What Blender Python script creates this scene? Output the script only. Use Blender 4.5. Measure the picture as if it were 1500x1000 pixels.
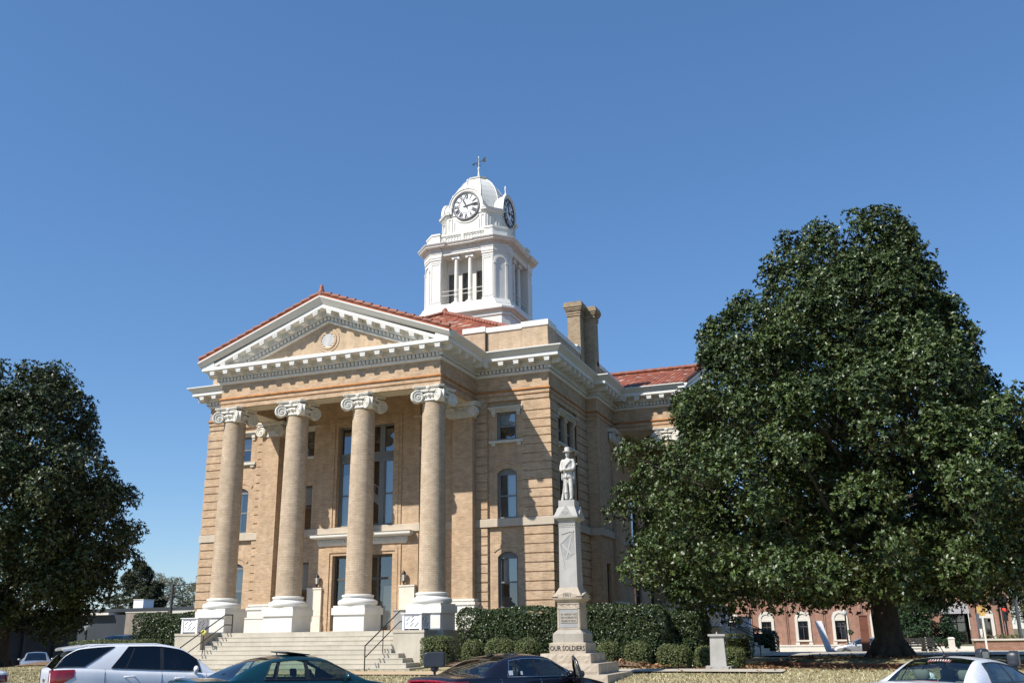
import bpy, bmesh, math, random
import numpy as np
from mathutils import Matrix, Vector

for _o in list(bpy.data.objects):
    bpy.data.objects.remove(_o)
sc = bpy.context.scene
COL = sc.collection
R = math.radians
rnd = random.Random(7)

# ------------------------------------------------------------------ camera
cd = bpy.data.cameras.new("camera")
cam = bpy.data.objects.new("camera", cd)
COL.objects.link(cam)
YAW, PITCH, ROLL = -0.3631, 0.2970, -0.0131
F_ = Vector((math.sin(YAW) * math.cos(PITCH), math.cos(YAW) * math.cos(PITCH), math.sin(PITCH)))
R_ = Vector((math.cos(YAW), -math.sin(YAW), 0.0))
U_ = R_.cross(F_)
R2 = R_ * math.cos(ROLL) + U_ * math.sin(ROLL)
U2 = -R_ * math.sin(ROLL) + U_ * math.cos(ROLL)
m = Matrix((R2, U2, -F_)).transposed().to_4x4()
m.translation = Vector((23.072, -37.1416, 1.75))
cam.matrix_world = m
cd.sensor_fit = 'HORIZONTAL'
cd.sensor_width = 36.0
cd.lens = 1399.3 / 1500.0 * 36.0
cd.clip_start = 0.1
cd.clip_end = 5000.0
sc.camera = cam

# ------------------------------------------------------------------ sky + sun
SUNV = Vector((-0.557, -0.833, 1.0)).normalized()        # towards the sun
w = bpy.data.worlds.new("World")
sc.world = w
w.use_nodes = True
nt = w.node_tree
bg = nt.nodes["Background"]
sky = nt.nodes.new("ShaderNodeTexSky")
sky.sky_type = 'NISHITA'
sky.sun_disc = False
sky.sun_elevation = math.asin(SUNV.z)
sky.sun_rotation = math.atan2(SUNV.x, SUNV.y)
sky.altitude = 0
sky.air_density = 1.0
sky.dust_density = 0.0
sky.ozone_density = 9.0
gm_ = nt.nodes.new('ShaderNodeGamma')
gm_.inputs[1].default_value = 0.70
hs_ = nt.nodes.new('ShaderNodeHueSaturation')
hs_.inputs['Saturation'].default_value = 1.19
hs_.inputs['Hue'].default_value = 0.505
hs_.inputs['Value'].default_value = 1.09
nt.links.new(sky.outputs[0], gm_.inputs[0])
nt.links.new(gm_.outputs[0], hs_.inputs['Color'])
nt.links.new(hs_.outputs[0], bg.inputs[0])
bg.inputs[1].default_value = 0.15
sd = bpy.data.lights.new("sun", 'SUN')
sd.energy = 4.25
sd.angle = R(0.53)
sd.color = (1.0, 0.95, 0.87)
sun = bpy.data.objects.new("sun", sd)
COL.objects.link(sun)
sun.rotation_euler = SUNV.to_track_quat('Z', 'Y').to_euler()
sun.location = (0, 0, 60)
sc.view_settings.view_transform = 'Standard'
sc.view_settings.look = 'None'
sc.view_settings.exposure = 0.53
sc.view_settings.gamma = 1.0
sc.view_settings.use_curve_mapping = False
sc.cycles.max_bounces = 6
sc.cycles.transparent_max_bounces = 12

# ------------------------------------------------------------------ materials
def newmat(name):
    mt = bpy.data.materials.new(name)
    mt.use_nodes = True
    n = mt.node_tree
    return mt, n, n.nodes["Principled BSDF"]

def N(nt_, kind, **kw):
    nd = nt_.nodes.new(kind)
    for k, v in kw.items():
        setattr(nd, k, v)
    return nd

def math_(nt_, op, a, b=None):
    nd = nt_.nodes.new("ShaderNodeMath")
    nd.operation = op
    for i, v in enumerate((a, b)):
        if v is None:
            continue
        if isinstance(v, (int, float)):
            nd.inputs[i].default_value = v
        else:
            nt_.links.new(v, nd.inputs[i])
    return nd.outputs[0]

def mixc(nt_, fac, a, b, mode='MIX'):
    nd = nt_.nodes.new("ShaderNodeMix")
    nd.data_type = 'RGBA'
    nd.blend_type = mode
    for i, v in ((0, fac), (6, a), (7, b)):
        if isinstance(v, (int, float)):
            nd.inputs[i].default_value = v
        elif isinstance(v, tuple):
            nd.inputs[i].default_value = (*v[:3], 1)
        else:
            nt_.links.new(v, nd.inputs[i])
    return nd.outputs[2]

def noise(nt_, vec, scale, detail=4, rough=0.55):
    nd = nt_.nodes.new("ShaderNodeTexNoise")
    nd.inputs['Scale'].default_value = scale
    nd.inputs['Detail'].default_value = detail
    nd.inputs['Roughness'].default_value = rough
    if vec is not None:
        nt_.links.new(vec, nd.inputs['Vector'])
    return nd.outputs[0]

def ramp(nt_, fac, stops):
    nd = nt_.nodes.new("ShaderNodeValToRGB")
    el = nd.color_ramp.elements
    while len(el) < len(stops):
        el.new(0.5)
    for e, (p, c) in zip(el, stops):
        e.position = p
        e.color = (*c[:3], 1) if isinstance(c, tuple) else (c, c, c, 1)
    nt_.links.new(fac, nd.inputs[0])
    return nd.outputs[0]

def objco(nt_):
    return N(nt_, "ShaderNodeTexCoord").outputs['Object']

def bump(nt_, p, h, strength=0.3, dist=0.02):
    b = N(nt_, "ShaderNodeBump")
    b.inputs['Strength'].default_value = strength
    b.inputs['Distance'].default_value = dist
    nt_.links.new(h, b.inputs['Height'])
    nt_.links.new(b.outputs[0], p.inputs['Normal'])

def plain(name, col, rough=0.6, var=0.12, scale=3.0, metal=0.0, bmp=0.15, spec=0.5, streak=0.0):
    mt, n, p = newmat(name)
    oc = objco(n)
    f = noise(n, oc, scale, 6)
    f = ramp(n, f, [(0.3, 0.0), (0.7, 1.0)])
    lo = tuple(c * (1 - var) for c in col)
    hi = tuple(min(1, c * (1 + var * 0.6)) for c in col)
    c = mixc(n, f, lo, hi)
    if streak:
        mp = N(n, "ShaderNodeMapping")
        mp.inputs['Scale'].default_value = (3.0, 3.0, 0.35)
        n.links.new(oc, mp.inputs[0])
        s = ramp(n, noise(n, mp.outputs[0], 1.6, 5), [(0.5, 0.0), (0.75, 1.0)])
        s = math_(n, 'MULTIPLY', s, streak)
        c = mixc(n, s, c, tuple(x * y for x, y in zip(col, (0.55, 0.48, 0.38))))
    n.links.new(c, p.inputs['Base Color'])
    p.inputs['Roughness'].default_value = rough
    p.inputs['Metallic'].default_value = metal
    p.inputs['Specular IOR Level'].default_value = spec
    if bmp:
        bump(n, p, noise(n, oc, scale * 14, 3), bmp, 0.01)
    return mt

def brick(name, c1, c2, mortar, stain=0.25, uv=False, bw=0.215, rh=0.075, ms=0.012, stainc=(0.40, 0.17, 0.06)):
    mt, n, p = newmat(name)
    oc = objco(n)
    if uv:
        vec = N(n, "ShaderNodeTexCoord").outputs['UV']
    else:
        sx = N(n, "ShaderNodeSeparateXYZ")
        n.links.new(oc, sx.inputs[0])
        cx = N(n, "ShaderNodeCombineXYZ")
        n.links.new(math_(n, 'ADD', sx.outputs[0], sx.outputs[1]), cx.inputs[0])
        n.links.new(sx.outputs[2], cx.inputs[1])
        vec = cx.outputs[0]
    b = N(n, "ShaderNodeTexBrick")
    n.links.new(vec, b.inputs['Vector'])
    b.inputs['Scale'].default_value = 1.0
    b.inputs['Brick Width'].default_value = bw
    b.inputs['Row Height'].default_value = rh
    b.inputs['Mortar Size'].default_value = ms
    b.inputs['Mortar Smooth'].default_value = 0.2
    b.inputs['Bias'].default_value = -0.1
    b.inputs['Color1'].default_value = (*c1, 1)
    b.inputs['Color2'].default_value = (*c2, 1)
    b.inputs['Mortar'].default_value = (*mortar, 1)
    big = ramp(n, noise(n, oc, 0.35, 5), [(0.35, 0.0), (0.7, 1.0)])
    c = mixc(n, math_(n, 'MULTIPLY', big, stain), b.outputs['Color'], stainc)
    mid = ramp(n, noise(n, oc, 2.3, 5, 0.7), [(0.3, 0.78), (0.7, 1.1)])
    c = mixc(n, 1.0, c, mid, 'MULTIPLY')
    sm = N(n, "ShaderNodeMapping")
    sm.inputs['Scale'].default_value = (1.6, 1.6, 0.10)
    n.links.new(oc, sm.inputs[0])
    sk = ramp(n, noise(n, sm.outputs[0], 1.3, 6, 0.6), [(0.48, 0.0), (0.72, 0.38)])
    c = mixc(n, sk, c, tuple(q * 0.45 for q in c1))
    n.links.new(c, p.inputs['Base Color'])
    p.inputs['Roughness'].default_value = 0.85
    p.inputs['Specular IOR Level'].default_value = 0.2
    bump(n, p, math_(n, 'ADD', math_(n, 'MULTIPLY', b.outputs['Fac'], -1.0), math_(n, 'MULTIPLY', noise(n, oc, 40, 2), 0.4)), 0.5, 0.008)
    return mt

def tiles(name, base=(0.31, 0.098, 0.056)):
    mt, n, p = newmat(name)
    uvn = N(n, "ShaderNodeTexCoord").outputs['UV']
    s = N(n, "ShaderNodeSeparateXYZ")
    n.links.new(uvn, s.inputs[0])
    uu = math_(n, 'DIVIDE', s.outputs[0], 0.27)
    vv = math_(n, 'DIVIDE', s.outputs[1], 0.36)
    fu = math_(n, 'FRACT', uu)
    fv = math_(n, 'FRACT', vv)
    cb = N(n, "ShaderNodeCombineXYZ")
    n.links.new(math_(n, 'FLOOR', uu), cb.inputs[0])
    n.links.new(math_(n, 'FLOOR', vv), cb.inputs[1])
    wn = N(n, "ShaderNodeTexWhiteNoise")
    wn.noise_dimensions = '2D'
    n.links.new(cb.outputs[0], wn.inputs['Vector'])
    c = ramp(n, wn.outputs['Value'], [(0.0, tuple(x * 0.6 for x in base)), (0.45, base), (0.85, tuple(min(1, x * 1.35) for x in base)), (0.93, (0.42, 0.19, 0.11)), (1.0, (0.55, 0.42, 0.34))])
    st = ramp(n, noise(n, objco(n), 0.8, 5), [(0.4, 0.0), (0.75, 0.6)])
    c = mixc(n, st, c, (0.14, 0.05, 0.035))
    n.links.new(c, p.inputs['Base Color'])
    p.inputs['Roughness'].default_value = 0.8
    p.inputs['Specular IOR Level'].default_value = 0.2
    hump = math_(n, 'SINE', math_(n, 'MULTIPLY', fu, math.pi))
    h = math_(n, 'ADD', math_(n, 'MULTIPLY', hump, 1.0), math_(n, 'MULTIPLY', math_(n, 'SUBTRACT', 1.0, fv), 0.5))
    bump(n, p, h, 1.0, 0.09)
    return mt

def glassmat(name, tint=(0.75, 0.8, 0.8), refl=0.18, dark=0.0):
    mt = bpy.data.materials.new(name)
    mt.use_nodes = True
    n = mt.node_tree
    n.nodes.remove(n.nodes["Principled BSDF"])
    out = n.nodes["Material Output"]
    t = N(n, "ShaderNodeBsdfTransparent")
    t.inputs[0].default_value = (*[x * (1 - dark) for x in tint], 1)
    g = N(n, "ShaderNodeBsdfGlossy")
    g.inputs['Color'].default_value = (0.95, 0.97, 1, 1)
    g.inputs['Roughness'].default_value = 0.015
    lw = N(n, "ShaderNodeLayerWeight")
    lw.inputs[0].default_value = 0.35
    fac = math_(n, 'ADD', math_(n, 'MULTIPLY', lw.outputs['Fresnel'], 0.8), refl)
    fac = math_(n, 'MINIMUM', fac, 1.0)
    tc = objco(n)
    bp = N(n, "ShaderNodeBump")
    bp.inputs['Strength'].default_value = 0.03
    bp.inputs['Distance'].default_value = 0.05
    n.links.new(noise(n, tc, 0.9, 2), bp.inputs['Height'])
    n.links.new(bp.outputs[0], g.inputs['Normal'])
    mx = N(n, "ShaderNodeMixShader")
    n.links.new(fac, mx.inputs[0])
    n.links.new(t.outputs[0], mx.inputs[1])
    n.links.new(g.outputs[0], mx.inputs[2])
    n.links.new(mx.outputs[0], out.inputs[0])
    return mt

def carpaint(name, col, metal=0.0, rough=0.28):
    mt, n, p = newmat(name)
    oc = objco(n)
    f = noise(n, oc, 2.0, 5)
    c = mixc(n, ramp(n, f, [(0.35, 0.0), (0.7, 1.0)]), tuple(x * 0.92 for x in col), col)
    n.links.new(c, p.inputs['Base Color'])
    p.inputs['Metallic'].default_value = metal
    r = ramp(n, noise(n, oc, 9.0, 4), [(0.3, rough * 0.8), (0.7, rough * 1.25)])
    n.links.new(r, p.inputs['Roughness'])
    p.inputs['Coat Weight'].default_value = 0.7
    p.inputs['Coat Roughness'].default_value = 0.06
    return mt

def leafmat(name, c_lo, c_hi, rough=0.32, spec=0.5, back=None, backp=0.0):
    mt, n, p = newmat(name)
    at = N(n, "ShaderNodeAttribute")
    at.attribute_name = "rnd"
    c = ramp(n, at.outputs['Fac'], [(0.0, c_lo), (0.75, c_hi), (0.96, tuple(min(1, x * 1.5) for x in c_hi)), (1.0, (0.16, 0.11, 0.035))])
    if back:
        gm = N(n, "ShaderNodeNewGeometry")
        c = mixc(n, math_(n, 'MULTIPLY', gm.outputs['Backfacing'], backp), c, back)
    n.links.new(c, p.inputs['Base Color'])
    p.inputs['Roughness'].default_value = rough
    p.inputs['Specular IOR Level'].default_value = spec
    return mt

def ground_mat(name, cols, scale=1.0, fine=30.0, rough=0.95, bmp=0.6, dist=0.03):
    mt, n, p = newmat(name)
    oc = objco(n)
    a = noise(n, oc, 0.22 * scale, 6, 0.6)
    b = noise(n, oc, 2.2 * scale, 6, 0.65)
    f = noise(n, oc, fine, 4, 0.7)
    t = math_(n, 'ADD', math_(n, 'MULTIPLY', a, 0.45), math_(n, 'ADD', math_(n, 'MULTIPLY', b, 0.3), math_(n, 'MULTIPLY', f, 0.3)))
    c = ramp(n, t, [(0.36, cols[0]), (0.52, cols[1]), (0.68, cols[2])])
    n.links.new(c, p.inputs['Base Color'])
    p.inputs['Roughness'].default_value = rough
    p.inputs['Specular IOR Level'].default_value = 0.15
    bump(n, p, math_(n, 'ADD', f, b), bmp, dist)
    return mt

M = {}
M['brick'] = brick("buff_brick", (0.61, 0.432, 0.275), (0.42, 0.285, 0.17), (0.56, 0.45, 0.335), 0.30, stainc=(0.50, 0.29, 0.14))
M['brick_pale'] = brick("pale_buff_brick", (0.59, 0.44, 0.29), (0.50, 0.365, 0.23), (0.54, 0.44, 0.33), 0.22, stainc=(0.47, 0.29, 0.16))
M['brick_earth'] = brick('earthy_red_brick', (0.22, 0.085, 0.05), (0.14, 0.055, 0.035), (0.20, 0.13, 0.09), 0.5, stainc=(0.12, 0.07, 0.04))
M['brick_dark'] = brick('weathered_chimney_brick', (0.44, 0.335, 0.215), (0.27, 0.20, 0.125), (0.36, 0.29, 0.2), 0.25, stainc=(0.22, 0.16, 0.10))
M['brick_col'] = brick("column_brick", (0.62, 0.485, 0.345), (0.49, 0.375, 0.26), (0.44, 0.355, 0.26), 0.2, uv=True, stainc=(0.42, 0.29, 0.18))
M['brick_red'] = brick("red_brick", (0.36, 0.155, 0.098), (0.25, 0.098, 0.062), (0.44, 0.355, 0.285), 0.2, stainc=(0.2, 0.07, 0.05))
M['ledge'] = plain("stained_brick_ledge", (0.46, 0.21, 0.075), 0.85, 0.35, 2.5, streak=0.5)
M['white'] = plain("white_paint", (0.735, 0.715, 0.66), 0.55, 0.06, 2.0, bmp=0.06, streak=0.10)
M['white_tower'] = plain("white_tower_paint", (0.72, 0.70, 0.645), 0.55, 0.07, 1.2, bmp=0.08, streak=0.22)
M['cream'] = plain("cream_plaster", (0.74, 0.68, 0.57), 0.7, 0.07, 1.5, streak=0.12)
M['cap'] = plain("painted_capital", (0.70, 0.665, 0.585), 0.65, 0.10, 4.0, streak=0.25)
M['trim'] = plain("weathered_white_trim", (0.62, 0.585, 0.50), 0.65, 0.10, 2.0, streak=0.18)
M['belt'] = plain("pale_belt_stone", (0.53, 0.45, 0.35), 0.8, 0.12, 1.0, streak=0.25)
M['concrete'] = plain("step_concrete", (0.50, 0.455, 0.37), 0.85, 0.14, 1.2, bmp=0.3, streak=0.25)
M['soffit'] = plain("cream_soffit", (0.62, 0.56, 0.43), 0.7, 0.06, 2.0)
M['tile'] = tiles("red_roof_tile")
M['ridge'] = plain("terracotta", (0.30, 0.11, 0.068), 0.7, 0.40, 2.5, bmp=0.2)
M['darkframe'] = plain("dark_window_frame", (0.10, 0.09, 0.075), 0.5, 0.15, 3.0)
M['greyframe'] = plain("grey_window_frame", (0.19, 0.195, 0.19), 0.5, 0.12, 3.0)
M['blind'] = plain("pale_window_blind", (0.50, 0.53, 0.54), 0.8, 0.05, 2.0, bmp=0)
M['curtain'] = plain("dim_window_shade", (0.12, 0.125, 0.12), 0.8, 0.2, 2.0, bmp=0)
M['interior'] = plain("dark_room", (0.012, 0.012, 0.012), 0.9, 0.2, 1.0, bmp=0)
M['glass'] = glassmat("window_glass", (0.8, 0.84, 0.85), 0.14)
M['iron'] = plain("black_iron", (0.012, 0.012, 0.013), 0.45, 0.2, 5.0, bmp=0.1)
M['granite'] = plain("pale_marble", (0.42, 0.40, 0.37), 0.75, 0.14, 2.5, bmp=0.25, streak=0.15)
M['granite_warm'] = plain("warm_granite", (0.48, 0.405, 0.315), 0.85, 0.18, 3.0, bmp=0.5, streak=0.3)
M['granite_dark'] = plain("grey_granite_letters", (0.17, 0.16, 0.145), 0.85, 0.1, 3.0)
M['panelstone'] = plain('weathered_tablet_stone', (0.37, 0.335, 0.28), 0.8, 0.15, 3.0, bmp=0.3, streak=0.4)
M['panelgrey'] = plain("grey_granite_panel", (0.33, 0.33, 0.32), 0.8, 0.12, 5.0)
M['statue'] = plain("statue_marble", (0.56, 0.535, 0.485), 0.7, 0.10, 6.0, bmp=0.2, streak=0.2)
M['black'] = plain("clock_black", (0.014, 0.014, 0.018), 0.5, 0.1, 3.0)
M['dial'] = plain("white_dial", (0.82, 0.83, 0.85), 0.4, 0.03, 2.0, bmp=0)
M['louver'] = plain("white_louver", (0.8, 0.79, 0.75), 0.5, 0.05, 2.0)
M['bronze'] = plain("dark_bronze", (0.05, 0.045, 0.035), 0.5, 0.3, 4.0, metal=0.5)
M['lampglass'] = plain("frosted_lamp_glass", (0.55, 0.56, 0.52), 0.3, 0.05, 2.0, bmp=0)
M['lattice'] = plain("white_vinyl", (0.80, 0.81, 0.84), 0.4, 0.04, 2.0, bmp=0)
M['bark'] = plain("grey_brown_bark", (0.075, 0.058, 0.045), 0.9, 0.4, 5.0, bmp=1.0)
M['mag'] = leafmat("magnolia_leaf", (0.014, 0.031, 0.009), (0.074, 0.110, 0.025), 0.43, 0.5, (0.10, 0.075, 0.03), 0.35)
M['mag2'] = leafmat("dark_magnolia_leaf", (0.013, 0.026, 0.009), (0.060, 0.084, 0.022), 0.43, 0.45, (0.09, 0.07, 0.03), 0.35)
M['holly'] = leafmat("holly_leaf", (0.018, 0.034, 0.014), (0.062, 0.092, 0.032), 0.38, 0.5)
M['box'] = leafmat("boxwood_leaf", (0.060, 0.082, 0.028), (0.155, 0.180, 0.070), 0.5, 0.35)
M['hedgecore'] = plain("hedge_twigs", (0.020, 0.026, 0.010), 0.95, 0.4, 6.0, spec=0.1)
M['pine'] = leafmat("pine_needles", (0.028, 0.036, 0.018), (0.070, 0.078, 0.040), 0.6, 0.2)
M['bud'] = leafmat("spring_buds", (0.09, 0.085, 0.045), (0.19, 0.18, 0.095), 0.7, 0.2)
M['cedar'] = leafmat("cedar_leaf", (0.015, 0.035, 0.018), (0.045, 0.085, 0.04), 0.6, 0.2)
M['litter'] = leafmat('brown_fallen_leaf', (0.11, 0.055, 0.025), (0.30, 0.17, 0.09), 0.7, 0.2)
M['dry'] = leafmat("dry_grass_blade", (0.19, 0.18, 0.085), (0.47, 0.405, 0.25), 0.8, 0.15)
M['lawn'] = ground_mat("dormant_lawn", ((0.17, 0.17, 0.075), (0.35, 0.305, 0.175), (0.47, 0.395, 0.25)), 1.0, 28.0)
M['mulch'] = ground_mat("leaf_mulch", ((0.10, 0.06, 0.035), (0.20, 0.125, 0.075), (0.33, 0.23, 0.15)), 3.0, 18.0, bmp=1.0, dist=0.06)
M['path'] = ground_mat("sandy_walk", ((0.40, 0.29, 0.17), (0.50, 0.375, 0.235), (0.55, 0.43, 0.29)), 1.0, 30.0, bmp=0.2)
M['pave'] = ground_mat("pale_pavement", ((0.36, 0.32, 0.26), (0.45, 0.41, 0.34), (0.52, 0.47, 0.39)), 1.0, 30.0, bmp=0.2)
M['asphalt'] = ground_mat("asphalt", ((0.04, 0.04, 0.042), (0.06, 0.06, 0.06), (0.085, 0.083, 0.08)), 1.0, 40.0, bmp=0.3)
M['far'] = ground_mat("far_ground", ((0.10, 0.10, 0.05), (0.17, 0.15, 0.08), (0.22, 0.19, 0.11)), 0.05, 1.0, bmp=0)
M['tyre'] = plain("tyre_rubber", (0.015, 0.015, 0.016), 0.8, 0.2, 6.0)
M['rim'] = plain("alloy_rim", (0.45, 0.45, 0.46), 0.35, 0.05, 3.0, metal=0.9)
M['chrome'] = plain("chrome", (0.75, 0.75, 0.77), 0.15, 0.02, 3.0, metal=1.0, bmp=0)
M['blackplastic'] = plain("black_plastic", (0.02, 0.02, 0.022), 0.45, 0.1, 3.0)
M['redlens'] = plain("red_lamp_lens", (0.24, 0.003, 0.005), 0.15, 0.35, 12.0, bmp=0)
M['redlens'].node_tree.nodes["Principled BSDF"].inputs['Coat Weight'].default_value = 1.0
M['clearlens'] = plain("clear_lamp_lens", (0.75, 0.72, 0.72), 0.1, 0.1, 8.0, bmp=0)
M['seat'] = plain("grey_upholstery", (0.30, 0.29, 0.27), 0.9, 0.1, 8.0)
M['seatdark'] = plain("dark_upholstery", (0.03, 0.03, 0.032), 0.9, 0.1, 8.0)
M['carglass'] = glassmat("car_glass", (0.62, 0.74, 0.68), 0.04)
M['tintglass'] = glassmat("tinted_car_glass", (0.05, 0.055, 0.065), 0.03)
M['midglass'] = glassmat("shaded_car_glass", (0.30, 0.36, 0.36), 0.05)
M['whitecar'] = carpaint("white_car_paint", (0.82, 0.83, 0.85))
M['tealcar'] = carpaint("teal_car_paint", (0.003, 0.040, 0.055), 0.15, 0.3)
M['darkcar'] = carpaint("dark_maroon_black_paint", (0.010, 0.008, 0.014), 0.2, 0.25)
M['silvercar'] = carpaint("silver_car_paint", (0.45, 0.46, 0.47), 0.5, 0.3)
M['maroon'] = carpaint("maroon_car_paint", (0.10, 0.012, 0.03), 0.2, 0.3)
M['bluecar'] = carpaint("dark_blue_car_paint", (0.012, 0.02, 0.05), 0.2, 0.3)
M['blackcar'] = carpaint("black_car_paint", (0.012, 0.012, 0.014), 0.0, 0.6)
M['gold'] = plain("gold_badge", (0.45, 0.31, 0.08), 0.3, 0.1, 5.0, metal=0.7, bmp=0)
M['sticker'] = plain("white_sticker", (0.75, 0.75, 0.75), 0.5, 0.02, 3.0, bmp=0)
M['redprint'] = plain("red_print", (0.26, 0.10, 0.09), 0.5, 0.02, 3.0, bmp=0)
M['meter'] = plain("dark_blue_grey_meter", (0.030, 0.036, 0.048), 0.4, 0.2, 5.0, bmp=0.1)
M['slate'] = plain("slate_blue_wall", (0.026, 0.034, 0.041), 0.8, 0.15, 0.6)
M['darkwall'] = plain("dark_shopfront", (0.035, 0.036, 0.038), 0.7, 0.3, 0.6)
M['mural'] = plain("weathered_tan_wall", (0.25, 0.21, 0.17), 0.9, 0.3, 1.0, streak=0.5)
M['limestone'] = plain("pale_limestone", (0.62, 0.585, 0.51), 0.75, 0.08, 1.5, streak=0.1)
M['brown'] = plain("brown_painted_panel", (0.17, 0.06, 0.035), 0.6, 0.12, 1.0)
M['awning'] = plain("grey_awning", (0.27, 0.26, 0.26), 0.7, 0.06, 1.5)
M['yellow'] = plain("yellow_ochre_marker", (0.62, 0.40, 0.14), 0.5, 0.06, 2.0)
M['ribbon'] = plain("yellow_ribbon", (0.75, 0.68, 0.16), 0.6, 0.15, 9.0, bmp=0)
M['benchwood'] = plain("dark_bench_slats", (0.035, 0.033, 0.032), 0.6, 0.25, 5.0)
M['pole'] = plain("weathered_pole", (0.06, 0.062, 0.065), 0.8, 0.2, 2.0)
mt, n_, p_ = newmat("lit_red_signal")
p_.inputs['Base Color'].default_value = (0.8, 0.02, 0.01, 1)
p_.inputs['Emission Color'].default_value = (1, 0.03, 0.015, 1)
p_.inputs['Emission Strength'].default_value = 2.0
M['redsignal'] = mt

# ------------------------------------------------------------------ mesh helpers
class MB:
    def __init__(self, mat=None):
        self.v = []; self.f = []; self.s = []; self.uv = []; self.mi = []
        self.M = mat if mat is not None else Matrix.Identity(4)
        self.cur = 0
    def add(self, verts, faces, smooth=False, uvs=None):
        o = len(self.v)
        T = self.M
        flip = T.to_3x3().determinant() < 0
        self.v.extend([tuple(T @ Vector(p)) for p in verts])
        for i, fc in enumerate(faces):
            ids = [o + k for k in fc]
            u = list(uvs[i]) if uvs else None
            if flip:
                ids.reverse()
                if u: u.reverse()
            self.f.append(ids); self.s.append(smooth); self.uv.append(u); self.mi.append(self.cur)
    def box(self, x0, x1, y0, y1, z0, z1):
        if x0 > x1: x0, x1 = x1, x0
        if y0 > y1: y0, y1 = y1, y0
        if z0 > z1: z0, z1 = z1, z0
        v = [(x0, y0, z0), (x1, y0, z0), (x1, y1, z0), (x0, y1, z0), (x0, y0, z1), (x1, y0, z1), (x1, y1, z1), (x0, y1, z1)]
        self.add(v, [(0, 3, 2, 1), (4, 5, 6, 7), (0, 1, 5, 4), (1, 2, 6, 5), (2, 3, 7, 6), (3, 0, 4, 7)])
    def quad(self, a, b, c, d):
        self.add([a, b, c, d], [(0, 1, 2, 3)])
    def prism(self, poly, z0, z1):                       # plan polygon, counter-clockwise
        n = len(poly)
        v = [(x, y, z0) for x, y in poly] + [(x, y, z1) for x, y in poly]
        f = [tuple(range(n - 1, -1, -1)), tuple(range(n, 2 * n))]
        f += [(i, (i + 1) % n, n + (i + 1) % n, n + i) for i in range(n)]
        self.add(v, f)
    def frus(self, p0, z0, p1, z1, smooth=False):        # loft between two plan polygons
        n = len(p0)
        v = [(x, y, z0) for x, y in p0] + [(x, y, z1) for x, y in p1]
        f = [tuple(range(n - 1, -1, -1)), tuple(range(n, 2 * n))]
        f += [(i, (i + 1) % n, n + (i + 1) % n, n + i) for i in range(n)]
        self.add(v, f, smooth)
    def xz(self, poly, y0, y1):                          # polygon in the x-z plane extruded along y
        n = len(poly)
        v = [(x, y0, z) for x, z in poly] + [(x, y1, z) for x, z in poly]
        f = [tuple(range(n)), tuple(range(2 * n - 1, n - 1, -1))]
        f += [(i, n + i, n + (i + 1) % n, (i + 1) % n) for i in range(n)]
        self.add(v, f)
    def rings(self, rs, closed=True, cap=True, smooth=True, uvf=None):
        n = len(rs[0])
        v = [p for r_ in rs for p in r_]
        f = []; us = []
        for i in range(len(rs) - 1):
            for j in range(n if closed else n - 1):
                k = (j + 1) % n
                f.append((i * n + j, i * n + k, (i + 1) * n + k, (i + 1) * n + j))
                if uvf:
                    us.append([uvf(i, j), uvf(i, j + 1), uvf(i + 1, j + 1), uvf(i + 1, j)])
        self.add(v, f, smooth, us if uvf else None)
        if cap and closed:
            self.add(list(rs[0]), [tuple(range(n - 1, -1, -1))])
            self.add(list(rs[-1]), [tuple(range(n))])
    def lathe(self, prof, c=(0, 0), n=24, smooth=True, cap=True, rad_uv=None):
        rs = [[(c[0] + r_ * math.cos(2 * math.pi * j / n), c[1] + r_ * math.sin(2 * math.pi * j / n), z) for j in range(n)] for r_, z in prof]
        uvf = None
        if rad_uv:
            uvf = lambda i, j: (2 * math.pi * rad_uv * j / n, prof[i][1])
        self.rings(rs, True, cap, smooth, uvf)
    def tube(self, pts, r, n=8, smooth=True, cap=True):
        P = [Vector(p) for p in pts]
        rr = r if isinstance(r, (list, tuple)) else [r] * len(P)
        rs = []
        ref = None
        for i, p in enumerate(P):
            t = (P[min(i + 1, len(P) - 1)] - P[max(i - 1, 0)])
            if t.length < 1e-9: t = Vector((0, 0, 1))
            t.normalize()
            if ref is None:
                ref = Vector((0, 0, 1)) if abs(t.z) < 0.9 else Vector((1, 0, 0))
            a = (ref - t * ref.dot(t))
            if a.length < 1e-6:
                a = t.orthogonal()
            a.normalize()
            ref = a
            b = t.cross(a)
            rs.append([tuple(p + (a * math.cos(2 * math.pi * j / n) + b * math.sin(2 * math.pi * j / n)) * rr[i]) for j in range(n)])
        self.rings(rs, True, cap, smooth)
    def sweep(self, path, prof, closed=False, cap=True):
        """profile [(out, z)] swept along a plan path; 'out' is to the right of travel; mitred corners"""
        P = [Vector((p[0], p[1])) for p in path]
        n = len(P)
        def nrm(a, b):
            d = (b - a).normalized()
            return Vector((d.y, -d.x))
        rs = []
        for i in range(n):
            if closed or 0 < i < n - 1:
                n0 = nrm(P[i - 1], P[i]); n1 = nrm(P[i], P[(i + 1) % n])
                mm = (n0 + n1) / (1 + n0.dot(n1))
            elif i == 0:
                mm = nrm(P[0], P[1])
            else:
                mm = nrm(P[-2], P[-1])
            rs.append([(P[i].x + mm.x * o, P[i].y + mm.y * o, z) for o, z in prof])
        k = len(prof)
        v = [p for r_ in rs for p in r_]
        f = []
        for i in range(n if closed else n - 1):
            j = (i + 1) % n
            for q in range(k):
                q2 = (q + 1) % k
                f.append((i * k + q, j * k + q, j * k + q2, i * k + q2))
        if not closed and cap:
            f.append(tuple(range(k)))
            f.append(tuple((n - 1) * k + q for q in range(k - 1, -1, -1)))
        self.add(v, f)
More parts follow.
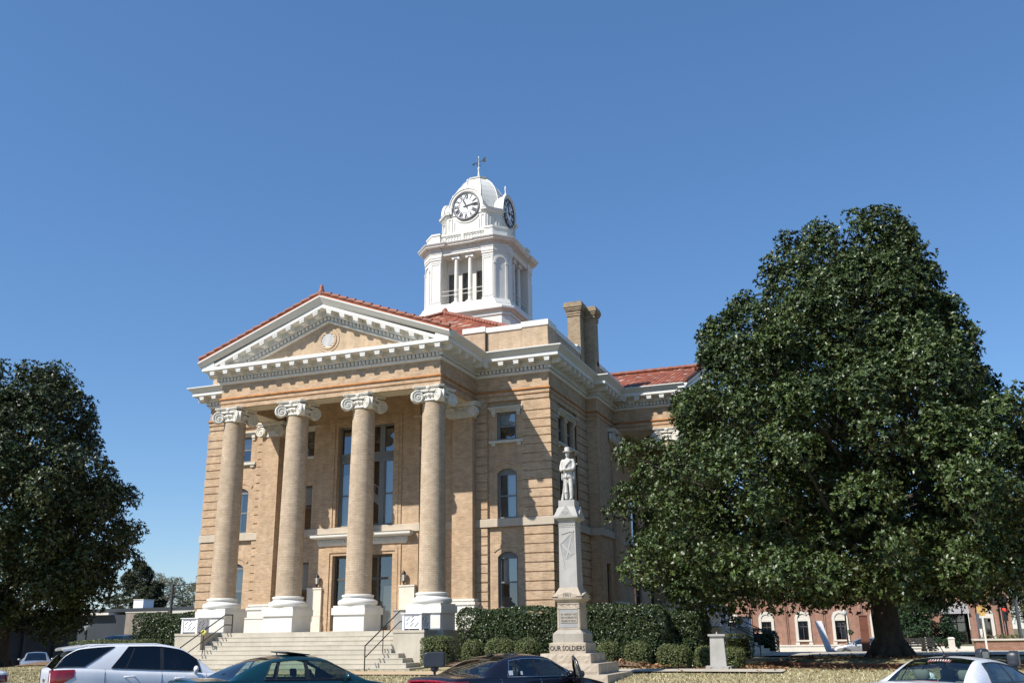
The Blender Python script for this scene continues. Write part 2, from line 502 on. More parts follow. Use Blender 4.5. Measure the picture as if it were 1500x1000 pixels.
    def sphere(self, c, r, n=12, m_=8, sx=1, sy=1, sz=1):
        prof = [[(c[0] + sx * r * math.sin(math.pi * i / m_) * math.cos(2 * math.pi * j / n), c[1] + sy * r * math.sin(math.pi * i / m_) * math.sin(2 * math.pi * j / n), c[2] - sz * r * math.cos(math.pi * i / m_)) for j in range(n)] for i in range(m_ + 1)]
        self.rings(prof, True, False, True)
    def slopes(self, polys):                              # roof faces with tile UVs in metres
        for P in polys:
            Q = [self.M @ Vector(p) for p in P]
            nn = (Q[1] - Q[0]).cross(Q[2] - Q[0]).normalized()
            if nn.z < 0:
                P = P[::-1]; nn = -nn
            uu = Vector((0, 0, 1)).cross(nn).normalized()
            vv = nn.cross(uu)
            self.add(P, [tuple(range(len(P)))], False, [[((self.M @ Vector(p)).dot(uu), (self.M @ Vector(p)).dot(vv)) for p in P]])
    def text(self, s, size, T, depth=0.01, align='CENTER', bold=0.0):
        c = bpy.data.curves.new("txt", 'FONT')
        c.body = s; c.size = size; c.extrude = depth; c.align_x = align; c.align_y = 'CENTER'
        c.resolution_u = 2
        c.offset = bold
        o = bpy.data.objects.new("txt", c)
        COL.objects.link(o)
        dg = bpy.context.evaluated_depsgraph_get()
        me = bpy.data.meshes.new_from_object(o.evaluated_get(dg))
        self.add([tuple(T @ v.co) for v in me.vertices], [tuple(p.vertices) for p in me.polygons])
        bpy.data.objects.remove(o)
        bpy.data.meshes.remove(me)
        bpy.data.curves.remove(c)
    def build(self, name, mat, parent=None, label=None, fixn=False):
        me = bpy.data.meshes.new(name)
        me.from_pydata(self.v, [], self.f)
        mats = mat if isinstance(mat, (list, tuple)) else [mat]
        for x in mats:
            me.materials.append(M[x])
        me.polygons.foreach_set("use_smooth", self.s)
        me.polygons.foreach_set("material_index", self.mi)
        if any(u is not None for u in self.uv):
            ul = me.uv_layers.new(name="UVMap")
            flat = []
            for fc, u in zip(self.f, self.uv):
                for k in range(len(fc)):
                    flat.extend(u[k] if u else (0.0, 0.0))
            ul.data.foreach_set("uv", flat)
        me.update()
        if fixn:
            bm = bmesh.new(); bm.from_mesh(me)
            bmesh.ops.recalc_face_normals(bm, faces=bm.faces)
            bm.to_mesh(me); bm.free()
        o = bpy.data.objects.new(name, me)
        COL.objects.link(o)
        if parent is not None:
            attach(o, parent)
        if label: o['label'] = label
        return o

def world_of(o):
    mw = o.matrix_basis.copy()
    if o.parent is not None:
        mw = world_of(o.parent) @ o.matrix_parent_inverse @ mw
    return mw

def attach(o, parent):
    o.parent = parent
    o.matrix_parent_inverse = world_of(parent).inverted()

def thing(name, label, cat, loc=(0, 0, 0), group=None):
    o = bpy.data.objects.new(name, None)
    COL.objects.link(o)
    o.empty_display_size = 0.3
    o.location = loc
    o['label'] = label; o['category'] = cat
    if group: o['group'] = group
    return o

def tag(o, label, cat, group=None):
    o['label'] = label; o['category'] = cat
    if group: o['group'] = group
    return o

def struct(o):
    o['kind'] = 'structure'
    return o

def dup(root, loc, rotz=0.0, label=None, scale=1.0, group=None):
    def cp(o, par):
        c = o.copy()
        COL.objects.link(c)
        if par is not None:
            c.parent = par
        for ch in [x for x in bpy.data.objects if x.parent == o]:
            cp(ch, c)
        return c
    r_ = cp(root, None)
    r_.location = loc
    r_.rotation_euler = (0, 0, rotz)
    r_.scale = (scale, scale, scale)
    if label: r_['label'] = label
    if group: r_['group'] = group
    return r_

def place(root, loc, rotz=0.0):
    root.location = loc
    root.rotation_euler = (0, 0, rotz)
    return root

def quadmesh(name, verts, nper, mat, parent=None, rndv=None):
    """numpy vertices (n*nper,3): n separate polygons of nper corners"""
    n = len(verts) // nper
    me = bpy.data.meshes.new(name)
    me.vertices.add(len(verts)); me.vertices.foreach_set("co", np.ascontiguousarray(verts, dtype=np.float32).ravel())
    me.loops.add(len(verts)); me.loops.foreach_set("vertex_index", np.arange(len(verts), dtype=np.int32))
    me.polygons.add(n)
    me.polygons.foreach_set("loop_start", np.arange(0, len(verts), nper, dtype=np.int32))
    me.polygons.foreach_set("loop_total", np.full(n, nper, dtype=np.int32))
    if rndv is not None:
        a = me.attributes.new("rnd", 'FLOAT', 'FACE')
        a.data.foreach_set("value", rndv.astype(np.float32))
    me.materials.append(M[mat])
    me.update(calc_edges=True)
    o = bpy.data.objects.new(name, me)
    COL.objects.link(o)
    if parent is not None: attach(o, parent)
    return o

def nz(a):
    return a / np.maximum(np.linalg.norm(a, axis=-1, keepdims=True), 1e-9)

def rosettes(pos, axis, k, ln, wd, rg, spread=(0.6, 1.45), tone=None):
    """k leaves round every twig tip; returns kite-shaped leaves (4 corners) and a tone per leaf"""
    n = len(pos)
    P = np.repeat(pos, k, 0); A = np.repeat(nz(axis), k, 0)
    rv = rg.normal(size=(n * k, 3))
    per = nz(rv - A * np.sum(rv * A, 1, keepdims=True))
    ang = rg.uniform(spread[0], spread[1], (n * k, 1))
    d = A * np.cos(ang) + per * np.sin(ang)
    L = ln * rg.uniform(0.65, 1.15, (n * k, 1))
    W = wd * rg.uniform(0.75, 1.15, (n * k, 1))
    s = nz(np.cross(d, A) + 0.25 * rg.normal(size=(n * k, 3)))
    nn = np.cross(s, d)
    q = np.empty((n * k, 4, 3))
    q[:, 0] = P
    q[:, 1] = P + d * L * 0.5 + s * W * 0.5 + nn * W * 0.12
    q[:, 2] = P + d * L - nn * L * 0.10
    q[:, 3] = P + d * L * 0.5 - s * W * 0.5 + nn * W * 0.12
    t = rg.random(n * k)
    if tone is not None:
        t = np.clip(0.72 * t + 0.28 * np.repeat(tone, k), 0, 1)
    return q.reshape(-1, 3), t

def crown(clumps, per, k, ln, wd, rg, flat=0.8, up=0.55, shell=(0.55, 1.05)):
    """clumps: rows of centre xyz, radius, outward xyz"""
    qs = []; ts = []
    for c in clumps:
        n = max(6, int(per * c[3] ** 2))
        d = nz(rg.normal(size=(n, 3)) + 0.55 * np.array(c[4:7]) + np.array([0, 0, 0.25]))
        rad = c[3] * rg.uniform(shell[0], shell[1], (n, 1))
        pos = np.array(c[:3]) + d * rad * np.array([1, 1, flat])
        ax = d + np.array([0, 0, up]) + 0.35 * rg.normal(size=(n, 3))
        q, t = rosettes(pos, ax, k, ln, wd, rg, tone=np.full(n, rg.random()))
        qs.append(q); ts.append(t)
    return np.concatenate(qs), np.concatenate(ts)

# ------------------------------------------------------------------ courthouse
CH = thing('courthouse', 'buff brick courthouse with a columned portico, red tiled roofs and a white clock tower', 'courthouse', (0, 8, 0.5))
MX = Matrix.Scale(-1, 4, (1, 0, 0))
def east(x0, y0):                # local frame whose facade faces +X: local x -> +Y, local y -> -X
    return Matrix(((0, -1, 0, x0), (1, 0, 0, y0), (0, 0, 1, 0), (0, 0, 0, 1)))

def wall(mb, x0, x1, z0, z1, y, holes=(), reveal=0.22):
    xs = sorted({x0, x1, *[h[0] for h in holes], *[h[1] for h in holes]})
    zs = sorted({z0, z1, *[h[2] for h in holes], *[h[3] for h in holes]})
    for a, b in zip(xs, xs[1:]):
        for c, d in zip(zs, zs[1:]):
            mx_, mz_ = (a + b) / 2, (c + d) / 2
            if any(h[0] < mx_ < h[1] and h[2] < mz_ < h[3] for h in holes):
                continue
            mb.quad((a, y, c), (b, y, c), (b, y, d), (a, y, d))
    for h in holes:
        a, b, c, d = h[:4]
        r_ = y + reveal
        mb.quad((a, y, c), (a, y, d), (a, r_, d), (a, r_, c))
        mb.quad((b, y, d), (b, y, c), (b, r_, c), (b, r_, d))
        mb.quad((a, y, c), (a, r_, c), (b, r_, c), (b, y, c))
        mb.quad((a, y, d), (b, y, d), (b, r_, d), (a, r_, d))

def arcpts(xa, xb, zs, rise, n=10, off=0.0):
    wd = (xb - xa) / 2
    Rr = (wd * wd + rise * rise) / (2 * rise)
    cz = zs + rise - Rr
    cx = (xa + xb) / 2
    a0 = math.asin(wd / Rr)
    return [(cx + (Rr + off) * math.sin(-a0 + 2 * a0 * i / n), cz + (Rr + off) * math.cos(-a0 + 2 * a0 * i / n)) for i in range(n + 1)]

def spandrel(mb, xa, xb, zs, rise, y, depth=0.2):
    P = arcpts(xa, xb, zs, rise)
    top = zs + rise
    for (x1, z1), (x2, z2) in zip(P, P[1:]):
        mb.quad((x1, y, z1), (x2, y, z2), (x2, y, top), (x1, y, top))
        mb.quad((x1, y, z1), (x1, y + depth, z1), (x2, y + depth, z2), (x2, y, z2))
    A = arcpts(xa - 0.1, xb + 0.1, zs + 0.12, rise, 12, 0.10)
    B = arcpts(xa - 0.1, xb + 0.1, zs + 0.12, rise, 12, 0.24)
    for i in range(12):
        mb.xz([A[i], A[i + 1], B[i + 1], B[i]], y - 0.035, y + 0.01)

def window(T, xa, xb, z0, z1, y, rise=0.0, hood=False, sill=False, blind=0.0, shade=0.0, frame='greyframe', sash=True, label=None, hx=0.38):
    """sash window set into an opening; y is the wall face"""
    f = MB(T)
    yy = y + 0.13
    t = 0.075
    f.box(xa, xa + t, yy, yy + 0.09, z0, z1)
    f.box(xb - t, xb, yy, yy + 0.09, z0, z1)
    f.box(xa + t, xb - t, yy, yy + 0.09, z1 - t, z1)
    f.box(xa + t, xb - t, yy, yy + 0.09, z0, z0 + t)
    if sash:
        zm = (z0 + z1) / 2
        f.box(xa + t, xb - t, yy + 0.02, yy + 0.07, zm - 0.035, zm + 0.035)
        for s in (xa + t, xb - t - 0.035):
            f.box(s, s + 0.035, yy + 0.025, yy + 0.065, z0 + t, z1 - t)
    if rise:
        P = arcpts(xa, xb, z1, rise)
        f.xz([(xa, z1)] + P[1:-1] + [(xb, z1)], yy + 0.02, yy + 0.06)
    wo = f.build('window', frame, CH, label)
    g = MB(T)
    g.quad((xa + t, yy + 0.045, z0 + t), (xb - t, yy + 0.045, z0 + t), (xb - t, yy + 0.045, z1 - t), (xa + t, yy + 0.045, z1 - t))
    g.build('pane', 'glass', wo)
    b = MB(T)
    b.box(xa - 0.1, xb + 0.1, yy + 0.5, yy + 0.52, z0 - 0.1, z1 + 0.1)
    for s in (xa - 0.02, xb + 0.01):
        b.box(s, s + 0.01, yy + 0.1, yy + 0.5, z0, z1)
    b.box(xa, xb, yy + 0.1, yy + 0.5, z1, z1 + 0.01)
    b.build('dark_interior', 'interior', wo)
    if blind > 0:
        b = MB(T)
        b.box(xa + t + (xb - xa) * shade, xb - t, yy + 0.10, yy + 0.11, z1 - t - (z1 - z0) * blind, z1 - t)
        b.build('blind', 'blind', wo)
    if shade > 0:
        b = MB(T)
        b.box(xa + t, xa + t + (xb - xa) * (shade - 0.02), yy + 0.12, yy + 0.13, z0 + t, z1 - t)
        b.build('shade', 'curtain', wo)
    if hood:
        h = MB(T)
        a, c = xa - hx, xb + hx
        h.box(a, c, y - 0.20, y + 0.01, z1 + 0.17, z1 + 0.235)
        h.box(a + 0.05, c - 0.05, y - 0.13, y + 0.01, z1 + 0.09, z1 + 0.17)
        h.box(a + 0.13, c - 0.13, y - 0.05, y + 0.01, z1 + 0.005, z1 + 0.09)
        for q in (xa - 0.24, xb + 0.04):
            h.box(q, q + 0.20, y - 0.11, y + 0.01, z1 - 0.08, z1 + 0.09)
            h.box(q + 0.025, q + 0.175, y - 0.07, y + 0.01, z1 - 0.19, z1 - 0.08)
        h.build('hood', 'trim', wo)
    if sill:
        h = MB(T)
        h.box(xa - 0.36, xb + 0.36, y - 0.14, y + 0.12, z0 - 0.16, z0 - 0.04)
        for q in (xa - 0.26, xb + 0.06):
            h.box(q, q + 0.20, y - 0.09, y + 0.01, z0 - 0.28, z0 - 0.16)
        h.build('sill', 'trim', wo)
    return wo

JOINTS = [0.50 + 0.398 * k for k in range(0, 15)] + [6.39, 6.75] + [7.19, 7.62, 8.02, 8.43, 8.84, 9.21, 9.62, 10.04, 10.42, 10.80, 11.19, 11.61, 12.05]
JOINTS = [0.5, 0.81, 1.21, 1.61] + [1.95 + 0.403 * k for k in range(12)] + [6.75] + JOINTS[17:]
def quoins(mb, x0, x1, y, proud=0.045, zlo=1.94, x0r=False, x1r=False):
    for a, b in zip(JOINTS, JOINTS[1:]):
        if b <= zlo + 0.01 or (a > 6.3 and b < 6.8):
            continue
        mb.box(x0, x1, y - proud, y + 0.02, a + 0.026, b - 0.026)

W1 = MB()          # all brick walls
def front_wing(T):
    W1.M = T
    wall(W1, 5.77, 6.38, 0.5, 12.19, 3.445)
    wall(W1, 6.38, 8.06, 0.5, 12.19, 3.52, [(6.81, 7.77, 2.85, 5.29), (6.81, 7.77, 6.75, 9.03), (6.81, 7.77, 10.36, 11.67)])
    for zs, rise in ((5.07, 0.22), (8.81, 0.22)):
        spandrel(W1, 6.81, 7.77, zs, rise, 3.52)
    wall(W1, 8.06, 9.45, 0.5, 12.19, 3.445)
    W1.quad((6.38, 3.445, 0.5), (6.38, 3.445, 12.19), (6.38, 3.52, 12.19), (6.38, 3.52, 0.5))
    W1.quad((8.06, 3.445, 0.5), (8.06, 3.52, 0.5), (8.06, 3.52, 12.19), (8.06, 3.445, 12.19))
    quoins(W1, 5.80, 6.36, 3.445)
    quoins(W1, 8.09, 9.495, 3.445)
    window(T, 6.81, 7.77, 2.85, 5.07, 3.52, rise=0.22, blind=0.5, shade=0.12, sill=True)
    window(T, 6.81, 7.77, 6.76, 8.81, 3.52, rise=0.22, blind=0.97, shade=0.42)
    window(T, 6.81, 7.77, 10.36, 11.67, 3.52, hood=True, sill=True, blind=0.38)
front_wing(Matrix.Identity(4))
front_wing(MX)

def side_wing(T):
    W1.M = T
    hs = []
    for a, b in ((4.98, 5.88), (6.32, 7.22)):
        hs += [(a, b, 2.85, 5.29), (a, b, 6.75, 9.03), (a, b, 10.36, 11.67)]
    wall(W1, 3.445, 4.62, 0.5, 12.19, 0.045)
    wall(W1, 4.62, 7.62, 0.5, 12.19, 0.10, hs)
    wall(W1, 7.62, 9.4, 0.5, 12.19, 0.045)
    for a, b in ((4.98, 5.88), (6.32, 7.22)):
        for zs in (5.07, 8.81):
            spandrel(W1, a, b, zs, 0.22, 0.10)
        window(T, a, b, 2.85, 5.07, 0.10, rise=0.22)
        window(T, a, b, 6.76, 8.81, 0.10, rise=0.22)
        window(T, a, b, 10.36, 11.67, 0.10, hood=True, sill=True, hx=0.22)
    quoins(W1, 3.405, 4.58, 0.045)
    quoins(W1, 7.66, 9.4, 0.045)
side_wing(east(9.45, 0))
# chimney breast and the return to the east porch
W1.M = east(10.0, 0)
wall(W1, 9.4, 12.73, 0.5, 12.19, 0, [(10.2, 10.95, 2.2, 5.1)])
window(east(10.0, 0), 10.2, 10.95, 2.2, 5.1, 0.0, frame='darkframe')
W1.M = Matrix.Identity(4)
W1.quad((9.40, 9.4, 0.5), (10.0, 9.4, 0.5), (10.0, 9.4, 12.19), (9.40, 9.4, 12.19))
W1.quad((10.0, 12.73, 0.5), (9.5, 12.73, 0.5), (9.5, 12.73, 12.19), (10.0, 12.73, 12.19))
W1.quad((9.5, 24.27, 0.5), (10.0, 24.27, 0.5), (10.0, 24.27, 12.19), (9.5, 24.27, 12.19))
W1.quad((10.0, 24.27, 0.5), (10.0, 33, 0.5), (10.0, 33, 12.19), (10.0, 24.27, 12.19))
W1.quad((10.0, 33, 0.5), (-10.0, 33, 0.5), (-10.0, 33, 12.19), (10.0, 33, 12.19))
W1.quad((-10.0, 33, 0.5), (-10.0, 9.4, 0.5), (-10.0, 9.4, 12.19), (-10.0, 33, 12.19))
W1.quad((-10.0, 9.4, 0.5), (-9.405, 9.4, 0.5), (-9.405, 9.4, 12.19), (-10.0, 9.4, 12.19))
W1.quad((-9.405, 9.4, 0.5), (-9.405, 3.445, 0.5), (-9.405, 3.445, 12.19), (-9.405, 9.4, 12.19))

# ---- recessed wall inside a portico (local frame; columns at y = 0)
SX = 3.42          # centre of the narrow porch windows
def porch_wall(T, detail=True):
    W1.M = T
    hs = []
    for s in (-1, 1):
        a, b = sorted((s * 2.97, s * 3.85))
        hs.append([(a, b, 2.55, 5.2), (a, b, 6.75, 8.92), (a, b, 10.38, 11.63)])
    for s in (-1, 1):
        a, b = sorted((s * 2.92, s * 5.0))
        wall(W1, a, b, 1.9, 13.2, 3.48, hs[0] if s < 0 else hs[1])
    wall(W1, -2.92, 2.92, 1.9, 13.2, 3.33, [(-1.6, 1.6, 2.0, 5.42), (-1.55, 1.55, 6.76, 11.67)], 0.32)
    for s in (-1, 1):
        W1.quad((s * 2.92, 3.33, 1.9), (s * 2.92, 3.48, 1.9), (s * 2.92, 3.48, 13.2), (s * 2.92, 3.33, 13.2))
    # brick surrounds
    for (a, zt, zb, n) in ((1.60, 5.42, 1.97, 3), (1.55, 11.67, 6.76, 3)):
        for k in range(n):
            i0 = a + 0.15 * k + 0.003; i1 = a + 0.15 * (k + 1)
            pr = (0.03, 0.075, 0.05)[k]
            for s in (-1, 1):
                x0, x1 = sorted((s * i0, s * i1))
                W1.box(x0, x1, 3.33 - pr, 3.335, zb, zt + 0.13 * (k + 1))
            W1.box(-i0, i0, 3.33 - pr, 3.335, zt + 0.13 * k + 0.003, zt + 0.13 * (k + 1))
    for s in (-1, 1):
        a, b = sorted((s * 2.97, s * 3.85))
        window(T, a, b, 2.55, 5.2, 3.48, blind=0.45 if s < 0 else 0.1, frame='darkframe')
        window(T, a, b, 6.75, 8.92, 3.48, blind=0.4 if s < 0 else 0.0, frame='darkframe')
        window(T, a, b, 10.38, 11.63, 3.48, hood=True, sill=True, frame='darkframe')
    # tall window
    f = MB(T)
    y0, y1 = 3.56, 3.66
    for x in (-1.55, -0.93, 0.66, 1.45):
        f.box(x, x + (0.10 if abs(x) > 1 else 0.27), y0, y1, 6.76, 11.67)
    f.box(-1.45, 1.45, y0 + 0.02, y1 - 0.01, 6.76, 6.86)
    f.box(-1.45, 1.45, y0 - 0.03, y1 + 0.01, 9.86, 10.02)
    f.box(-1.45, 1.45, y0 + 0.01, y1 + 0.01, 10.02, 10.20)
    f.box(-1.45, 1.45, y0 - 0.03, y1 + 0.01, 10.20, 10.32)
    f.box(-1.45, 1.45, y0 + 0.02, y1 - 0.01, 11.57, 11.67)
    for a, b in ((-1.45, -0.93), (0.93, 1.45)):
        f.box(a, b, y0 + 0.04, y1 - 0.02, 8.24, 8.32)
        for q in (a, b - 0.06):
            f.box(q, q + 0.06, y0 + 0.03, y1 - 0.02, 6.86, 9.86)
    wo = f.build('tall_window', 'greyframe', CH, 'tall three-light window with a transom above the front door')
    g = MB(T)
    for a, b in ((-1.45, -0.93), (-0.66, 0.66), (0.93, 1.45)):
        for c, d in ((6.86, 9.86), (10.32, 11.57)):
            g.quad((a, 3.615, c), (b, 3.615, c), (b, 3.615, d), (a, 3.615, d))
    g.build('pane', 'glass', wo)
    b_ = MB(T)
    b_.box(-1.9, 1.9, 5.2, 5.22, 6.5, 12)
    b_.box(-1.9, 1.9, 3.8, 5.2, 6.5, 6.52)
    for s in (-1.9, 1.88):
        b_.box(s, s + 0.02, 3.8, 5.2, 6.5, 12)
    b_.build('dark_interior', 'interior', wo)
    for (a, b, z0) in ((-1.45, -0.93, 9.3), (0.93, 1.45, 9.86)):
        b_ = MB(T)
        b_.box(a, b, 3.72, 3.73, 6.86, z0)
        b_.build('blind', 'blind', wo)
    st = MB(T)
    st.xz([(-0.6, 8.5), (1.1, 7.3), (1.1, 7.75), (-0.6, 8.9)], 4.1, 4.2)
    st.xz([(-0.6, 9.25), (1.1, 8.15), (1.1, 8.22), (-0.6, 9.32)], 4.13, 4.17)
    for k in range(8):
        x = -0.5 + 0.2 * k
        st.box(x, x + 0.03, 4.135, 4.165, 8.8 - 0.68 * (x + 0.6), 9.3 - 0.65 * (x + 0.6))
    st.build('staircase', 'white', wo)
    # entrance doors
    f = MB(T)
    y0, y1 = 3.56, 3.66
    for x in (-1.60, -0.77, -0.05, 0.69, 1.50):
        f.box(x, x + 0.10, y0, y1, 2.0, 5.42)
    f.box(-1.5, 1.5, y0 + 0.01, y1 - 0.01, 4.28, 4.38)
    f.box(-1.5, 1.5, y0 + 0.01, y1 - 0.01, 5.30, 5.42)
    f.box(-1.5, 1.5, y0 + 0.01, y1 - 0.01, 2.0, 2.16)
    d = f.build('entrance_door', 'darkframe', CH)
    g = MB(T)
    for a, b in ((-1.5, -0.77), (-0.67, -0.05), (0.05, 0.69), (0.79, 1.5)):
        for c, e in ((2.16, 4.28), (4.38, 5.30)):
            g.quad((a, 3.615, c), (b, 3.615, c), (b, 3.615, e), (a, 3.615, e))
    g.build('pane', 'glass', d)
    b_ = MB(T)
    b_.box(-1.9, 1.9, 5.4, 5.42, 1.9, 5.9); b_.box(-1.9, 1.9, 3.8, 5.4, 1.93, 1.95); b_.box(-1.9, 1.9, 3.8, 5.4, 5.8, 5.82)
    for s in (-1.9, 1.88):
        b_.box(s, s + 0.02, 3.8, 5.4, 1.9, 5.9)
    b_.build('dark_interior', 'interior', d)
    b_ = MB(T)
    b_.box(0.98, 1.48, 3.70, 3.74, 2.05, 3.98)
    b_.build('open_leaf', 'cream', d, 'pale door leaf standing open behind the glass')
    for x in (-0.72, 0.02, 0.60):
        b_ = MB(T)
        b_.box(x, x + 0.03, 3.50, 3.54, 2.9, 3.3)
        b_.box(x, x + 0.03, 3.50, 3.565, 2.9, 2.94); b_.box(x, x + 0.03, 3.50, 3.565, 3.26, 3.3)
        b_.build('handle', 'chrome', d)
    # hood over the doors
    h = MB(T)
    path = [(-2.30, 3.34), (-2.30, 3.30), (2.30, 3.30), (2.30, 3.34)]
    h.sweep(path, [(0, 5.88), (0.06, 5.90), (0.09, 5.97), (0.09, 6.02), (0, 6.02)])
    h.sweep(path, [(0, 6.02), (0.10, 6.02), (0.10, 6.18), (0, 6.18)])
    h.sweep(path, [(0, 6.18), (0.20, 6.20), (0.36, 6.26), (0.38, 6.30), (0.38, 6.385), (0.42, 6.42), (0, 6.45)])
    for k in range(38):
        x = -2.34 + 4.62 * k / 37.0
        h.box(x, x + 0.06, 3.13, 3.21, 6.045, 6.165)
    h.build('door_hood', 'white', CH)
    # cream dado panels beside the doors
    for s in (-1, 1):
        p = MB(T)
        a, b = sorted((s * 2.06, s * 2.84))
        p.box(a, b, 3.16, 3.33, 2.75, 3.96)
        p.box(a - 0.02, b + 0.02, 3.13, 3.33, 3.90, 3.97)
        p.box(a - 0.02, b + 0.02, 3.13, 3.33, 2.68, 2.76)
        p.box(a - 0.03, b + 0.03, 3.10, 3.33, 1.95, 2.42)
        p.box(a, b, 3.14, 3.33, 2.42, 2.68)
        p.build('dado_panel', 'cream', CH)
        l = MB(T)
        x = s * 2.30
        l.tube([(x, 3.33, 4.02), (x, 3.20, 3.98), (x, 3.16, 4.08)], 0.018, 6)
        l.lathe([(0.05, 4.08), (0.085, 4.11), (0.085, 4.14)], (x, 3.16), 8)
        l.lathe([(0.105, 4.44), (0.11, 4.46), (0.07, 4.55), (0.02, 4.60), (0.0, 4.63)], (x, 3.16), 8)
        l.lathe([(0.02, 3.93), (0.035, 4.0), (0.05, 4.08)], (x, 3.16), 8)
        for k in range(4):
            l.tube([(x + 0.078 * math.cos(k * 1.571 + .78), 3.16 + 0.078 * math.sin(k * 1.571 + .78), 4.13), (x + 0.098 * math.cos(k * 1.571 + .78), 3.16 + 0.098 * math.sin(k * 1.571 + .78), 4.45)], 0.010, 5)
        lo = l.build('wall_lantern', 'iron', CH)
        l = MB(T)
        l.lathe([(0.070, 4.14), (0.088, 4.44)], (x, 3.16), 8)
        l.build('lantern_glass', 'lampglass', lo)
porch_wall(Matrix.Identity(4))
ET = east(12.9, 18.5)
# the east porch: plain brick wall with two dark tall arched openings
W1.M = ET
wall(W1, -5.77, 5.77, 0.5, 13.2, 3.4, [(-4.6, -3.2, 2.0, 10.2), (-0.9, 0.9, 2.0, 10.2), (3.2, 4.6, 2.0, 10.2)])
for a, b in ((-4.6, -3.2), (-0.9, 0.9), (3.2, 4.6)):
    spandrel(W1, a, b, 9.5, 0.69, 3.4)
    window(ET, a, b, 2.0, 5.6, 3.4, frame='darkframe')
    window(ET, a, b, 6.75, 9.5, 3.4, rise=0.69, frame='darkframe')
    W1.M = ET
    W1.box(a, b, 3.45, 3.62, 5.6, 6.75)
W1.build('wall', 'brick', CH)

# ---- stone podium, belt course
pod = MB()
pod.prism([(5.75, 3.36), (9.53, 3.36), (9.53, 9.35), (10.06, 9.35), (10.06, 12.7), (9.4, 12.7), (9.4, 3.6), (5.75, 3.6)], 0.3, 1.94)
pod.prism([(-9.53, 3.36), (-5.75, 3.36), (-5.75, 3.6), (-9.3, 3.6), (-9.3, 9.4), (-9.53, 9.4)], 0.3, 1.94)
pod.box(-6.2, 6.2, -0.94, 3.45, 0.3, 1.95)                 # porch floor
pod.M = ET
pod.box(-6.2, 6.2, -0.94, 3.38, 0.3, 1.95)
pod.build('podium', 'concrete', CH)
bl = MB()
prof = [(0, 6.39), (0.075, 6.39), (0.075, 6.73), (0.05, 6.75), (0, 6.75)]
bl.sweep([(5.80, 3.46), (5.80, 3.42), (9.49, 3.42), (9.49, 9.36), (10.02, 9.36), (10.02, 12.73)], prof)
bl.sweep([(-9.45, 9.4), (-9.45, 3.42), (-5.80, 3.42), (-5.80, 3.46)], prof)
bl.sweep([(-4.76, 3.47), (-2.92, 3.47), (-2.92, 3.32), (2.92, 3.32), (2.92, 3.47), (4.76, 3.47)], prof)
bl.M = ET
bl.sweep([(-5.7, 3.38), (5.7, 3.38)], prof)
bl.build('belt_course', 'belt', CH)

# ---- columns with attic bases and four-sided scroll capitals
def volute_slab(mb, T, cx, cz, r, th, sgn):
    """scroll disc in the local x-z plane, thickness along y, spiral relief on both faces"""
    mb_M = mb.M
    mb.M = mb_M @ T
    n = 22
    mb.rings([[(cx + r * math.cos(2 * math.pi * j / n), yv, cz + r * math.sin(2 * math.pi * j / n)) for j in range(n)] for yv in (-th / 2, th / 2)])
    for face in (-1, 1):
        pts = []; rad = []
        turns = 2.0
        K = 40
        for i in range(K + 1):
            t = i / K
            a = math.pi * 0.55 - sgn * turns * 2 * math.pi * t
            rr = (r - 0.022) * (1 - t) ** 0.8 + 0.03
            pts.append((cx + rr * math.cos(a), face * th / 2, cz + rr * math.sin(a)))
            rad.append(0.040 - 0.016 * t)
        mb.tube(pts, rad, 6)
        mb.sphere((cx, face * th / 2, cz), 0.045, 8, 6)
    mb.M = mb_M

